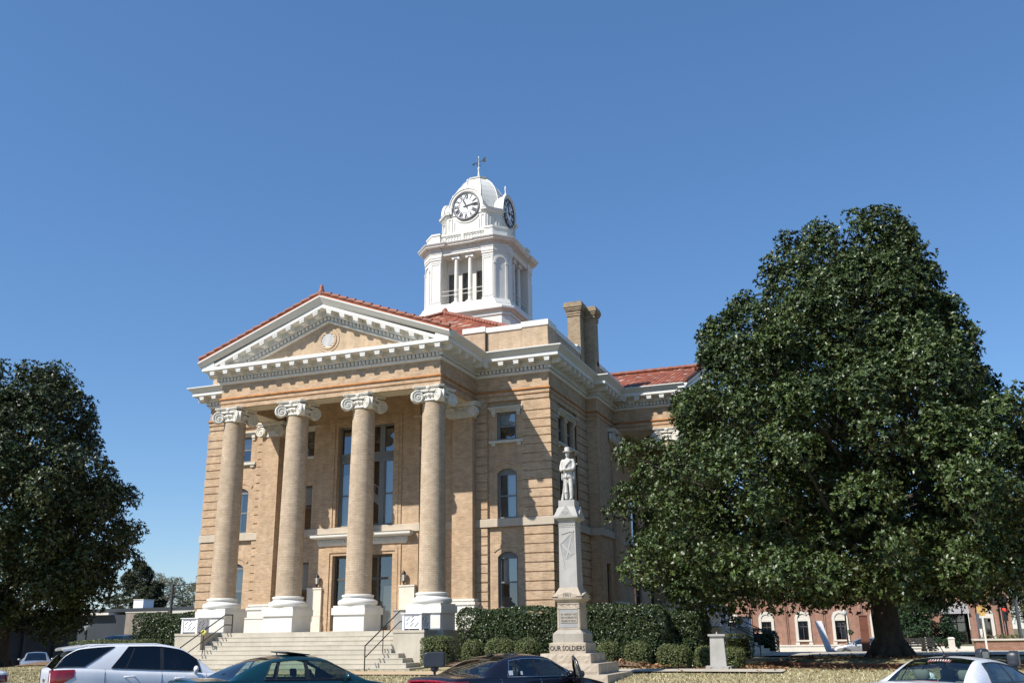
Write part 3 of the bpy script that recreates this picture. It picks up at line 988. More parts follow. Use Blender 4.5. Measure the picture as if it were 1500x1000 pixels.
def capital(mb, c, z0):
    """z0 = top of the brick shaft; total height 0.61"""
    x, y = c
    keep = mb.M
    mb.M = keep @ Matrix.Translation((x, y, z0))
    mb.lathe([(0.505, -0.05), (0.55, -0.04), (0.55, 0.01), (0.515, 0.03), (0.515, 0.10), (0.54, 0.14), (0.59, 0.22), (0.59, 0.27), (0.55, 0.30), (0.53, 0.50)], (0, 0), 28)
    for k in range(20):
        a = 2 * math.pi * k / 20
        mb.sphere((0.575 * math.cos(a), 0.575 * math.sin(a), 0.20), 0.05, 6, 5, sz=1.5)
    # thin concave abacus
    for zz0, zz1, e in ((0.505, 0.555, 0.0), (0.555, 0.605, 0.045)):
        pl = []
        for k in range(4):
            a0 = math.pi / 4 + k * math.pi / 2
            t = Vector((-math.sin(a0), math.cos(a0)))
            p = Vector((math.cos(a0), math.sin(a0))) * (0.93 + e)
            p1 = p - t * 0.12; p2 = p + t * 0.12
            pl += [p1, p2]
            a1 = a0 + math.pi / 2
            nxt = Vector((math.cos(a1), math.sin(a1))) * (0.93 + e) - Vector((-math.sin(a1), math.cos(a1))) * 0.12
            mid = (p2 + nxt) / 2
            for s in (0.2, 0.4, 0.6, 0.8):
                q = p2.lerp(nxt, s)
                pl.append(q - mid.normalized() * 0.12 * math.sin(math.pi * s))
        mb.prism([(p.x, p.y) for p in pl], zz0, zz1)
    for k in range(4):
        T = Matrix.Rotation(math.pi / 4 + k * math.pi / 2, 4, 'Z')
        for dl in (-15, 15):
            volute_slab(mb, T @ Matrix.Translation((1.05, 0, 0)) @ Matrix.Rotation(R(dl), 4, 'Z'), -0.28, 0.135, 0.27, 0.13, 1)
        # the two bands that sag from the middle of each face out to the scrolls
        T2 = Matrix.Rotation(k * math.pi / 2, 4, 'Z')
        mb2 = mb.M
        mb.M = mb2 @ T2
        for s in (-1, 1):
            mb.tube([(0.545, 0.0, 0.43), (0.55, s * 0.20, 0.41), (0.56, s * 0.38, 0.43), (0.565, s * 0.52, 0.40)], [0.07, 0.075, 0.08, 0.07], 8)
            mb.tube([(0.60, 0.0, 0.375), (0.605, s * 0.20, 0.355), (0.60, s * 0.36, 0.375)], 0.022, 6)
        mb.sphere((0.60, 0, 0.52), 0.115, 8, 6, sx=0.7, sy=1.1, sz=0.9)
        mb.sphere((0.61, 0, 0.40), 0.06, 8, 6, sx=0.7, sy=0.9, sz=1.3)
        mb.M = mb2
    mb.M = keep

def attic(mb, x, y, r, z0, h, n=28):
    p = []
    def torus(zc, hh, rr):
        for i in range(7):
            a = -math.pi / 2 + math.pi * i / 6
            p.append((rr + hh * math.cos(a) * 0.9, zc + hh * math.sin(a)))
    torus(z0 + 0.27 * h, 0.27 * h, r + 0.17)
    p.append((r + 0.13, z0 + 0.58 * h)); p.append((r + 0.075, z0 + 0.68 * h)); p.append((r + 0.085, z0 + 0.74 * h))
    torus(z0 + 0.86 * h, 0.12 * h, r + 0.075)
    p.append((r + 0.02, z0 + h))
    mb.lathe(p, (x, y), n)

def column(T, x, y):
    sh = MB(T)
    pr = []
    for i in range(13):
        t = i / 12
        rr = 0.565 - 0.065 * (t ** 1.6)
        pr.append((rr, 3.44 + (11.60 - 3.44) * t))
    sh.lathe(pr, (x, y), 40, rad_uv=0.55)
    co = sh.build('column', 'brick_col', CH)
    b = MB(T)
    b.box(x - 0.73, x + 0.73, y - 0.73, y + 0.73, 1.955, 2.62)
    b.box(x - 0.80, x + 0.80, y - 0.80, y + 0.80, 2.62, 2.90)
    b.box(x - 0.745, x + 0.745, y - 0.745, y + 0.745, 2.90, 2.99)
    attic(b, x, y, 0.565, 2.985, 0.47)
    b.build('base', 'white', co)
    c = MB(T)
    capital(c, (x, y), 11.57)
    c.build('capital', 'cap', co)

for x in (-5.25, -1.75, 1.75, 5.25):
    column(Matrix.Identity(4), x, 0)
for x in (-5.25, -1.75, 1.75, 5.25):
    column(ET, x, 0)

def anta(T, x, wd=0.51, y0=3.0, y1=3.49):
    p = MB(T)
    p.box(x - wd, x + wd, y0, y1, 3.2, 11.48)
    po = p.build('pilaster', 'brick', CH)
    b = MB(T)
    b.box(x - wd - 0.22, x + wd + 0.22, y0 - 0.22, y1, 1.955, 2.60)
    b.box(x - wd - 0.25, x + wd + 0.25, y0 - 0.25, y1, 2.60, 2.88)
    b.box(x - wd - 0.14, x + wd + 0.14, y0 - 0.14, y1, 2.88, 3.02)
    b.box(x - wd - 0.20, x + wd + 0.20, y0 - 0.20, y1, 3.02, 3.14)
    b.box(x - wd - 0.08, x + wd + 0.08, y0 - 0.08, y1, 3.14, 3.19)
    b.box(x - wd - 0.14, x + wd + 0.14, y0 - 0.14, y1, 3.19, 3.27)
    b.build('base', 'white', po)
    c = MB(T)
    c.box(x - wd - 0.05, x + wd + 0.05, y0 - 0.05, y1, 11.44, 11.56)
    c.box(x - wd - 0.02, x + wd + 0.02, y0 - 0.02, y1, 11.56, 11.98)
    c.box(x - wd - 0.27, x + wd + 0.27, y0 - 0.2, y1, 11.98, 12.07)
    c.box(x - wd - 0.30, x + wd + 0.30, y0 - 0.24, y1, 12.07, 12.165)
    for s in (-1, 1):
        volute_slab(c, Matrix.Translation((0, y0 - 0.06, 0)), x + s * (wd + 0.04), 11.70, 0.265, 0.20, s)
    for k in range(6):
        c.sphere((x - 0.3 + 0.12 * k, y0 - 0.04, 11.78), 0.055, 6, 5, sz=1.5)
    c.tube([(x - wd, y0 - 0.05, 11.93), (x + wd, y0 - 0.05, 11.93)], 0.035, 6)
    c.sphere((x, y0 - 0.18, 12.08), 0.10, 8, 6)
    c.build('capital', 'cap', po)
for s in (-1, 1):
    anta(Matrix.Identity(4), s * 5.28)
    anta(ET, s * 5.28, y0=2.9, y1=3.41)
# engaged pilaster on the chimney breast beside the east porch
anta(east(10.0, 0), 12.15, 0.42, -0.12, 0.02)

# ---- entablature (brick) on the whole outline
PATH = [(-9.45, 3.4), (-5.77, 3.4), (-5.77, -0.5), (5.77, -0.5), (5.77, 3.4), (9.45, 3.4), (9.45, 9.4), (10.0, 9.4), (10.0, 12.73),
        (13.4, 12.73), (13.4, 24.27), (10.0, 24.27), (10.0, 33), (-10.0, 33), (-10.0, 9.4), (-9.45, 9.4)]
en = MB()
en.sweep(PATH, [(-0.12, 12.17), (0, 12.17), (0, 12.37), (0.025, 12.385), (0.025, 12.58), (-0.12, 12.58)], True)
en.sweep(PATH, [(-0.12, 12.70), (0, 12.70), (0, 13.38), (-0.12, 13.38)], True)
en.box(-5.6, 5.6, -0.35, 0.5, 12.185, 13.3); en.box(-5.6, -4.8, 0.5, 3.4, 12.185, 13.3); en.box(4.8, 5.6, 0.5, 3.4, 12.185, 13.3)
en.M = ET
en.box(-5.6, 5.6, -0.35, 0.5, 12.185, 13.3); en.box(-5.6, -4.8, 0.5, 3.4, 12.185, 13.3); en.box(4.8, 5.6, 0.5, 3.4, 12.185, 13.3)
en.build('entablature', 'brick', CH)
lg = MB()
lg.sweep(PATH, [(-0.12, 12.58), (0.035, 12.58), (0.085, 12.61), (0.085, 12.655), (0.02, 12.70), (-0.12, 12.70)], True)
lg.sweep(PATH, [(0.002, 12.40), (0.045, 12.405), (0.045, 12.425), (0.002, 12.44)], True)
lg.build('moulded_ledge', 'ledge', CH)
for T in (Matrix.Identity(4), ET):
    so = MB(T)
    so.box(-5.6, 5.6, -0.36, 0.48, 12.165, 12.184)
    for s in (-1, 1):
        a, b = sorted((s * 4.82, s * 5.6))
        so.box(a, b, 0.482, 3.0, 12.165, 12.184)
    so.build('beam_soffit', 'soffit', CH)
    so = MB(T)
    so.box(-4.8, 4.8, 0.5, 3.4, 13.02, 13.10)
    so.build('porch_ceiling', 'soffit', CH)

# ---- white cornice
CO = MB()
CO.sweep(PATH, [(-0.1, 13.34), (0.05, 13.34), (0.09, 13.38), (0.11, 13.45), (0.11, 13.47), (-0.1, 13.47)], True)
CO.sweep(PATH, [(-0.1, 13.472), (0.03, 13.472), (0.03, 13.655), (-0.1, 13.655)], True)
CO.sweep(PATH, [(-0.1, 13.657), (0.19, 13.657), (0.215, 13.70), (0.215, 13.905), (-0.1, 13.905)], True)
CO.sweep(PATH, [(-0.1, 13.907), (0.66, 13.907), (0.66, 13.935), (0.71, 13.938), (0.71, 14.10), (-0.1, 14.12)], True)
SIMA = [(0.0, 14.10), (0.712, 14.105), (0.725, 14.125), (0.77, 14.17), (0.85, 14.245), (0.92, 14.315), (0.935, 14.325), (0.935, 14.375), (0.1, 14.43)]
CO.sweep([(5.77, -1.2), (5.77, 3.4), (9.45, 3.4), (9.45, 9.4), (10.0, 9.4), (10.0, 12.73), (14.1, 12.73)], SIMA)
CO.sweep([(-10.0, 33), (-10.0, 9.4), (-9.45, 9.4), (-9.45, 3.4), (-5.77, 3.4), (-5.77, -1.2)], SIMA)
CO.sweep([(14.1, 24.27), (10.0, 24.27), (10.0, 33), (-10.0, 33)], SIMA)

def along(a, b, step, e0, e1):
    a = Vector(a); b = Vector(b)
    L = (b - a).length
    n = max(1, round((L - e0 - e1) / step))
    st = (L - e0 - e1) / n
    d = (b - a).normalized()
    return [(a + d * (e0 + st * i), d) for i in range(n + 1)]

def dent_and_mod(mb, a, b, e0, e1, m0, m1):
    d0 = Vector(b) - Vector(a)
    ang = math.atan2(d0.y, d0.x)
    for p, d in along(a, b, 0.195, e0, e1):
        mb.M = Matrix.Translation((p.x, p.y, 0)) @ Matrix.Rotation(ang, 4, 'Z')
        mb.box(-0.058, 0.058, -0.195, -0.02, 13.492, 13.64)
    for p, d in along(a, b, 0.73, m0, m1):
        mb.M = Matrix.Translation((p.x, p.y, 0)) @ Matrix.Rotation(ang, 4, 'Z')
        mb.box(-0.135, 0.135, -0.665, -0.20, 13.825, 13.905)
        mb.box(-0.120, 0.120, -0.650, -0.20, 13.735, 13.824)
        mb.box(-0.105, 0.105, -0.610, -0.20, 13.690, 13.734)
    mb.M = Matrix.Identity(4)
n_ = len(PATH)
for i in range(n_):
    a, b = PATH[i], PATH[(i + 1) % n_]
    if min(a[1], b[1]) > 20:
        continue
    def turn(k):
        p0, p1, p2 = Vector(PATH[k - 1]), Vector(PATH[k % n_]), Vector(PATH[(k + 1) % n_])
        d0, d1 = p1 - p0, p2 - p1
        return d0.x * d1.y - d0.y * d1.x > 0        # left turn = outside corner
    ext0 = turn(i); ext1 = turn((i + 1) % n_)
    L = (Vector(b) - Vector(a)).length
    if L < 1.0:
        continue
    dent_and_mod(CO, a, b, -0.13 if ext0 else 0.26, -0.13 if ext1 else 0.26, -0.15 if ext0 else 0.80, -0.15 if ext1 else 0.80)
CO.build('cornice', 'white', CH)

# ---- pediments
SL = 0.378
def pediment(T):
    r_ = MB(T)
    AP = 16.48
    def layer(y0, y1, top, bot, zc=14.11):
        for s in (-1, 1):
            zt, zb = AP + top, AP + bot
            xt, xb = (zt - zc) / SL, (zb - zc) / SL
            P = [(0, zb), (s * xb, zc), (s * xt, zc), (0, zt)]
            r_.xz(P, y0, y1)
    layer(-1.17, -0.3, 0.0, -0.17)
    layer(-0.74, -0.3, -0.172, -0.42)
    layer(-0.54, -0.3, -0.422, -0.60)
    layer(-0.56, -0.3, -0.602, -0.72)
    layer(-0.62, -0.3, -0.66, -0.70)
    # crowning moulding, follows the slope out to the corners
    for s in (-1, 1):
        XE = 6.60
        def zz(x, o): return AP + o - SL * x
        pf = [(-1.17, 0.003), (-1.185, 0.025), (-1.22, 0.075), (-1.30, 0.175), (-1.385, 0.275), (-1.405, 0.30), (-1.405, 0.36), (-0.9, 0.42), (-0.9, 0.003)]
        v = [(0, y, zz(0, o)) for y, o in pf] + [(s * XE, y, max(zz(XE, o), 14.105)) for y, o in pf]
        k = len(pf)
        r_.add(v, [(i, (i + 1) % k, k + (i + 1) % k, k + i) for i in range(k)] + [tuple(range(k, 2 * k))])
    # rake blocks and dentils
    dirn = 1 / math.sqrt(1 + SL * SL)
    for s in (-1, 1):
        n = 8
        for i in range(n):
            x = 0.36 + 0.715 * i
            if i == 0 and False: continue
            zc = AP - SL * x
            for (w2, y0, t, b) in ((0.135, -1.155, -0.172, -0.262), (0.12, -1.135, -0.263, -0.345), (0.105, -1.09, -0.346, -0.395)):
                P = [(s * (x - w2), zc + t + SL * w2), (s * (x - w2), zc + b + SL * w2), (s * (x + w2), zc + b - SL * w2), (s * (x + w2), zc + t - SL * w2)]
                r_.xz(P, y0, -0.70)
        for i in range(25):
            x = 0.10 + 0.195 * i
            zc = AP - SL * x
            P = [(s * (x - 0.055), zc - 0.44 + SL * 0.055), (s * (x - 0.055), zc - 0.575 + SL * 0.055), (s * (x + 0.055), zc - 0.575 - SL * 0.055), (s * (x + 0.055), zc - 0.44 - SL * 0.055)]
            r_.xz(P, -0.70, -0.53)
    po = r_.build('raking_cornice', 'white', CH)
    t = MB(T)
    t.xz([(-4.9, 14.08), (4.9, 14.08), (0, 15.93)], -0.46, -0.31)
    t.build('tympanum', 'brick_pale', CH)
    v = MB(T)
    cz = 14.93
    K = 28
    ring = []
    for i in range(K):
        a0, a1 = 2 * math.pi * i / K, 2 * math.pi * (i + 1) / K
        for (ra, rb, yd) in ((0.34, 0.45, -0.53), (0.45, 0.58, -0.49)):
            P = [(ra * math.cos(a0), cz + ra * math.sin(a0)), (ra * math.cos(a1), cz + ra * math.sin(a1)), (rb * math.cos(a1), cz + rb * math.sin(a1)), (rb * math.cos(a0), cz + rb * math.sin(a0))]
            v.xz(P, yd, -0.45)
    vo = v.build('gable_vent', 'brick_pale', CH)
    v = MB(T)
    for k in range(7):
        z = cz - 0.285 + 0.095 * k
        hw = math.sqrt(max(0.001, 0.34 ** 2 - (z - cz) ** 2))
        v.add([(-hw, -0.515, z - 0.03), (hw, -0.515, z - 0.03), (hw, -0.47, z + 0.035), (-hw, -0.47, z + 0.035)], [(0, 1, 2, 3)])
        v.add([(-hw, -0.515, z - 0.05), (hw, -0.515, z - 0.05), (hw, -0.515, z - 0.03), (-hw, -0.515, z - 0.03)], [(0, 1, 2, 3)])
    v.build('louver', 'louver', vo)
    v = MB(T)
    v.xz([(0.34 * math.cos(2 * math.pi * i / 20), cz + 0.34 * math.sin(2 * math.pi * i / 20)) for i in range(20)], -0.468, -0.462)
    v.build('dark_opening', 'interior', vo)
    # tiled roof behind the pediment
    rf = MB(T)
    yb = 8.5 if T == Matrix.Identity(4) else 6.0
    for s in (-1, 1):
        a, b = (0, -1.30), (s * 6.62, -1.30)
        rf.slopes([[(0, -1.38, 16.915), (s * 6.60, -1.38, 16.915 - SL * 6.60), (s * 6.60, yb, 16.915 - SL * 6.60), (0, yb, 16.915)]])
        rf.quad((0, -1.38, 16.915), (s * 6.60, -1.38, 16.915 - SL * 6.60), (s * 6.60, -1.38, 16.84 - SL * 6.60), (0, -1.38, 16.84))
    ro = rf.build('porch_roof', 'tile', CH)
    rd = MB(T)
    for s in (-1, 1):                                     # verge tiles, lapped one over the other
        n = 15
        for i in range(n):
            x0 = 0.10 + 0.43 * i; x1 = x0 + 0.47
            p0 = (s * x0, -1.31, 16.99 - SL * x0 + 0.0); p1 = (s * x1, -1.31, 16.99 - SL * x1 + 0.055)
            rd.tube([p0, p1], [0.085, 0.105], 8)
    n = 18
    for i in range(n):
        y0 = -1.2 + 0.5 * i
        if y0 > yb - 0.3: break
        rd.tube([(0, y0, 17.0), (0, y0 + 0.55, 17.03)], [0.10, 0.13], 8)
    rd.lathe([(0.16, 16.85), (0.17, 17.05), (0.11, 17.15), (0.09, 17.26), (0.07, 17.38), (0.0, 17.40)], (0, -1.26), 10)
    rd.build('ridge_tiles', 'ridge', ro)
pediment(Matrix.Identity(4))
pediment(ET)

# ---- parapet
pa = MB()
PP = [(-9.42, 9.3), (-9.42, 3.47), (9.42, 3.47), (9.42, 9.1)]
pa.sweep(PP, [(-0.25, 14.3), (0, 14.3), (0, 14.95), (0.0, 15.62), (-0.25, 15.62)])
pa.box(8.17, 9.45, 3.43, 4.6, 14.38, 15.66); pa.box(-9.45, -8.17, 3.43, 4.6, 14.38, 15.66)
pa.box(8.16, 9.475, 3.405, 4.6, 14.38, 14.90); pa.box(-9.475, -8.16, 3.405, 4.6, 14.38, 14.90)
pa.box(5.1, 6.27, 3.43, 3.8, 14.38, 15.66); pa.box(-6.27, -5.1, 3.43, 3.8, 14.38, 15.66)
pa.build('parapet', 'brick_pale', CH)
pa = MB()
pa.box(9.6, 9.95, 9.9, 17.0, 14.3, 15.24)
pa.build('parapet', 'brick_pale', CH)
cp = MB()
cp.sweep([(-9.42, 9.3), (-9.42, 4.6)], [(-0.3, 15.62), (0.055, 15.62), (0.055, 15.87), (-0.3, 15.90)])
cp.sweep([(-8.17, 3.47), (-6.27, 3.47)], [(-0.3, 15.62), (0.055, 15.62), (0.055, 15.87), (-0.3, 15.90)])
cp.sweep([(6.27, 3.47), (8.17, 3.47)], [(-0.3, 15.62), (0.055, 15.62), (0.055, 15.87), (-0.3, 15.90)])
cp.build('coping', 'white', CH)
cp = MB()
cp.sweep([(9.42, 4.6), (9.42, 8.75)], [(-0.3, 15.60), (0.055, 15.60), (0.055, 15.83), (-0.3, 15.86)])
cp.build('coping', 'white', CH)
for s in (-1, 1):
    for (p, q, y1, z0) in ((8.14, 9.50, 4.64, 15.66), (5.1, 6.30, 3.85, 15.68)):
        cp = MB(); a, b = sorted((s * p, s * q)); cp.box(a, b, 3.38, y1, z0, z0 + 0.265); cp.build('coping', 'white', CH)
cp = MB()
cp.box(9.28, 9.52, 8.0, 8.7, 15.86, 15.95)
cp.build('coping', 'white', CH)
cp = MB()
cp.box(9.55, 10.0, 9.9, 17.0, 15.24, 15.46)
cp.build('coping', 'white', CH)
dr = MB()
dr.tube([(6.33, 3.40, 14.4), (6.33, 3.40, 15.62)], 0.05, 8)
dr.build('downpipe', 'bronze', CH)

# ---- roofs of the main block
rf = MB()
AZ = (0, 12.3, 20.2)
E_ = 8.75
rf.slopes([[(-E_, 4.0, 15.40), (E_, 4.0, 15.40), AZ], [(E_, 4.0, 15.40), (E_, 30, 15.40), (0, 22, 20.2), AZ], [(-E_, 30, 15.40), (-E_, 4.0, 15.40), AZ, (0, 22, 20.2)], [(E_, 30, 15.40), (-E_, 30, 15.40), (0, 22, 20.2)]])
mr = rf.build('main_roof', 'tile', CH)
rd = MB()
for s in (-1, 1):
    A = Vector((s * E_, 4.0, 15.46)); B = Vector((0, 12.3, 20.26))
    L = (B - A).length; n = int(L / 0.42)
    for i in range(n):
        p = A.lerp(B, i / n); q = A.lerp(B, min(1, (i + 1.12) / n))
        rd.tube([p, q + Vector((0, 0, 0.02))], [0.135, 0.105], 8)
rd.lathe([(0.18, 20.1), (0.2, 20.35), (0.12, 20.5), (0.0, 20.6)], (0, 12.3), 8)
rd.build('hip_tiles', 'ridge', mr)
fl = MB()
fl.box(-9.9, 9.9, 3.6, 32.9, 14.25, 14.4)
fl.build('flat_roof', 'concrete', CH)

# ---- chimneys on the east side
def chimney(x0, x1, y0, y1, z0, z1):
    c = MB()
    c.box(x0, x1, y0, y1, z0, z1 - 0.75)
    for (a, b, o) in ((0.75, 0.66, 0.04), (0.66, 0.62, 0.0), (0.62, 0.54, 0.05), (0.54, 0.46, 0.03), (0.46, 0.38, 0.09), (0.38, 0.28, 0.13), (0.28, 0.10, 0.17), (0.10, 0.0, 0.13)):
        c.box(x0 - o, x1 + o, y0 - o, y1 + o, z1 - a, z1 - b)
    co = c.build('chimney', 'brick_dark', CH)
    k = MB()
    k.box(x0 + 0.15, x1 - 0.15, y0 + 0.15, y1 - 0.15, z1 - 0.02, z1 + 0.03)
    k.build('flue', 'interior', co)
chimney(8.80, 9.48, 8.72, 9.40, 14.3, 18.50)
chimney(9.15, 10.0, 9.58, 10.28, 13.9, 18.42)

# ---- entrance steps, cheek walls and handrails
def steps(T, ends, tread=0.33):
    s = MB(T)
    zt = 1.95; n = 9; rise = (1.95 - 0.42) / n
    for k in range(n):
        y1 = -0.94 - tread * k
        z1 = zt - rise * (k + 1)
        e = 4.60 if k < 4 else ends[min(k - 4, len(ends) - 1)]
        # each step is a slab from its riser back to the step behind
        s.box(-e, e, y1 - tread, -0.9, z1 - rise if k < n - 1 else 0.1, z1)
        s.box(-e - 0.001, e + 0.001, y1 - tread - 0.015, y1 - tread + 0.03, z1 - 0.035, z1 + 0.004)
    so_ = s.build('entrance_steps', 'concrete', CH)
    for q in (-1, 1):
        c = MB(T)
        a, b = sorted((q * 4.603, q * 5.95))
        c.box(a, b, -2.12, -0.945, 0.1, 1.945)
        c.box(a - 0.02, b + 0.02, -2.15, -0.95, 1.86, 1.955)
        c.build('cheek_wall', 'concrete', CH)
    for q in (-1, 1):
        h = MB(T)
        x = q * 4.28
        def zs(y): return 1.95 - rise * max(0, (-0.94 - y) / tread)
        top = [(x, -0.45, 2.72), (x, -0.95, 2.72), (x, -3.75, 0.42 + 0.98)]
        low = [(x, -0.45, 2.30), (x, -0.95, 2.30), (x, -3.75, 0.42 + 0.55)]
        h.tube(top, 0.026, 6); h.tube(low, 0.022, 6)
        h.tube([(x, -0.45, 1.95), (x, -0.45, 2.74)], 0.026, 6)
        h.tube([(x, -3.75, 0.35), (x, -3.75, 1.42)], 0.026, 6)
        h.tube([(x, -2.35, 1.0), (x, -2.35, 2.02)], 0.020, 6)
        h.build('handrail', 'iron', CH)
steps(Matrix.Identity(4), [5.1, 5.45, 5.77, 6.08])
steps(ET, [5.1, 5.45, 5.77, 6.08], 0.30)

# ---- clock tower
def chsq(h, w_):
    return [(-w_, -h), (w_, -h), (h, -w_), (h, w_), (w_, h), (-w_, h), (-h, w_), (-h, -w_)]
TC0 = Matrix.Translation((0, 17.6, 0))
TC = TC0 @ Matrix.Diagonal((0.965, 0.965, 1, 1))
t = MB(TC)
t.prism(chsq(3.42, 2.98), 14.5, 20.75)
tower = t.build('clock_tower', 'white_tower', CH, 'white square clock tower with chamfered corners, belfry, four dials and a dome')
def tsweep(mb, h, w_, prof):
    mb.sweep(chsq(h, w_), prof, True)
b = MB(TC)
for z in (15.6, 16.4, 17.2, 18.0, 18.8, 19.6):
    tsweep(b, 3.42, 2.98, [(-0.05, z), (0.02, z), (0.02, z + 0.74), (-0.05, z + 0.74)])
tsweep(b, 3.42, 2.98, [(-0.1, 20.38), (0.05, 20.38), (0.09, 20.44), (0.09, 20.50), (-0.1, 20.50)])
tsweep(b, 3.42, 2.98, [(-0.1, 20.66), (0.10, 20.66), (0.14, 20.72), (0.26, 20.76), (0.30, 20.80), (0.30, 20.92), (0.25, 20.97), (-0.1, 21.0)])
b.frus(chsq(3.50, 2.95), 20.97, chsq(3.28, 2.52), 21.28)
b.frus(chsq(3.30, 2.54), 21.28, chsq(3.28, 2.52), 21.36)
b.frus(chsq(3.24, 2.46), 21.36, chsq(3.14, 2.36), 21.66)
b.build('tower_base', 'white_tower', tower)
TC = TC0 @ Matrix.Diagonal((0.94, 0.94, 1, 1))

for k in range(4):
    b = MB(TC @ Matrix.Rotation(k * math.pi / 2, 4, 'Z'))
    b.prism([(1.53, -3.08), (2.31, -3.08), (3.08, -2.31), (3.08, -1.53), (1.53, -1.53)], 21.6, 25.04)
    # pilaster faces: base, capital and raised frame
    for (mir) in (1, -1):
        q = b.M
        b.M = q @ (Matrix.Identity(4) if mir == 1 else Matrix(((0, -1, 0, 0), (-1, 0, 0, 0), (0, 0, 1, 0), (0, 0, 0, 1))))
        b.box(1.50, 2.33, -3.12, -3.0, 21.66, 21.84)
        b.box(1.51, 2.325, -3.105, -3.0, 24.60, 24.70)
        b.box(1.49, 2.335, -3.13, -3.0, 24.78, 24.92)
        b.box(1.47, 2.345, -3.16, -3.0, 24.92, 25.04)
        for (x0, x1, z0, z1) in ((1.56, 1.63, 21.9, 24.55), (2.20, 2.28, 21.9, 24.55), (1.63, 2.20, 21.9, 21.99), (1.63, 2.20, 24.46, 24.55)):
            b.box(x0, x1, -3.105, -3.07, z0, z1)
        b.M = q
    # chamfer niche
    q = b.M
    b.M = q @ Matrix.Translation((2.695, -2.695, 0)) @ Matrix.Rotation(math.pi / 4, 4, 'Z')
    for (x0, x1, z0, z1) in ((-0.50, -0.36, 21.66, 24.05), (0.36, 0.50, 21.66, 24.05)):
        b.box(x0, x1, -0.055, 0.05, z0, z1)
    for s in (-1, 1):
        b.box(s * 0.43 - 0.1, s * 0.43 + 0.1, -0.085, 0.05, 24.02, 24.12)
    K = 14
    for i in range(K):
        a0, a1 = math.pi * i / K, math.pi * (i + 1) / K
        for ra, rb, y in ((0.36, 0.44, -0.07), (0.44, 0.50, -0.05)):
            P = [(ra * math.cos(a0), 24.12 + ra * math.sin(a0)), (rb * math.cos(a0), 24.12 + rb * math.sin(a0)), (rb * math.cos(a1), 24.12 + rb * math.sin(a1)), (ra * math.cos(a1), 24.12 + ra * math.sin(a1))]
            b.xz(P, y, 0.05)
    b.box(-0.52, 0.52, -0.05, 0.05, 24.78, 24.92)
    b.box(-0.54, 0.54, -0.08, 0.05, 24.92, 25.04)
    b.build('belfry_pier', 'white_tower', tower)

core = MB(TC)
for k in range(4):
    core.M = TC @ Matrix.Rotation(k * math.pi / 2, 4, 'Z')
    wall(core, -2.02, 2.02, 21.6, 25.1, -2.02, [(-1.42, -0.66, 22.0, 24.07), (-0.38, 0.38, 22.0, 24.07), (0.66, 1.42, 22.0, 24.07)], 0.15)
    for x in (-0.52, 0.52):
        core.box(x - 0.13, x + 0.13, -2.07, -2.0, 21.66, 24.22)
    for x in (-1.48, -0.44, 0.60):
        core.box(x, x + 0.88, -2.05, -2.0, 24.07, 24.15)
core.M = TC
core.prism(chsq(3.05, 2.3), 21.58, 21.70)
core.prism(chsq(3.05, 2.3), 25.02, 25.10)
core.build('belfry_wall', 'white_tower', tower)
g = MB(TC)
d = MB(TC)
for k in range(4):
    g.M = d.M = TC @ Matrix.Rotation(k * math.pi / 2, 4, 'Z')
    for x in (-1.04, 0, 1.04):
        g.quad((x - 0.37, -1.92, 22.0), (x + 0.37, -1.92, 22.0), (x + 0.37, -1.92, 24.07), (x - 0.37, -1.92, 24.07))
        for (x0, x1, z0, z1) in ((x - .38, x - .33, 22, 24.07), (x + .33, x + .38, 22, 24.07), (x - .33, x + .33, 24.0, 24.07), (x - .33, x + .33, 22.95, 23.0)):
            d.box(x0, x1, -1.95, -1.90, z0, z1)
    d.box(-1.5, 1.5, -1.0, -0.98, 21.7, 25.0)
g.build('belfry_pane', 'glass', tower)
d.build('belfry_frame', 'darkframe', tower)
for k in range(4):
    for x in (-0.51, 0.51):
        c = MB(TC @ Matrix.Rotation(k * math.pi / 2, 4, 'Z'))
        y = -2.74
        attic(c, x, y, 0.15, 21.70, 0.2, 14)
        c.box(x - .24, x + .24, y - .24, y + .24, 21.64, 21.72)
        c.lathe([(0.155, 21.88), (0.152, 23.2), (0.130, 24.74)], (x, y), 16)
        c.box(x - 0.21, x + 0.21, y - 0.2, y + 0.2, 24.93, 25.02)
        c.box(x - 0.17, x + 0.17, y - 0.17, y + 0.17, 24.80, 24.93)
        for s in (-1, 1):
            c.rings([[(x + s * 0.2 + 0.095 * math.cos(2 * math.pi * j / 10), yv, 24.83 + 0.095 * math.sin(2 * math.pi * j / 10)) for j in range(10)] for yv in (y - 0.19, y + 0.19)])
        c.build('belfry_column', 'white_tower', tower)
    h = MB(TC @ Matrix.Rotation(k * math.pi / 2, 4, 'Z'))
    for z in (22.32, 22.60):
        h.tube([(-1.53, -2.98, z), (1.53, -2.98, z)], 0.022, 6)
    h.build('belfry_rail', 'white_tower', tower)

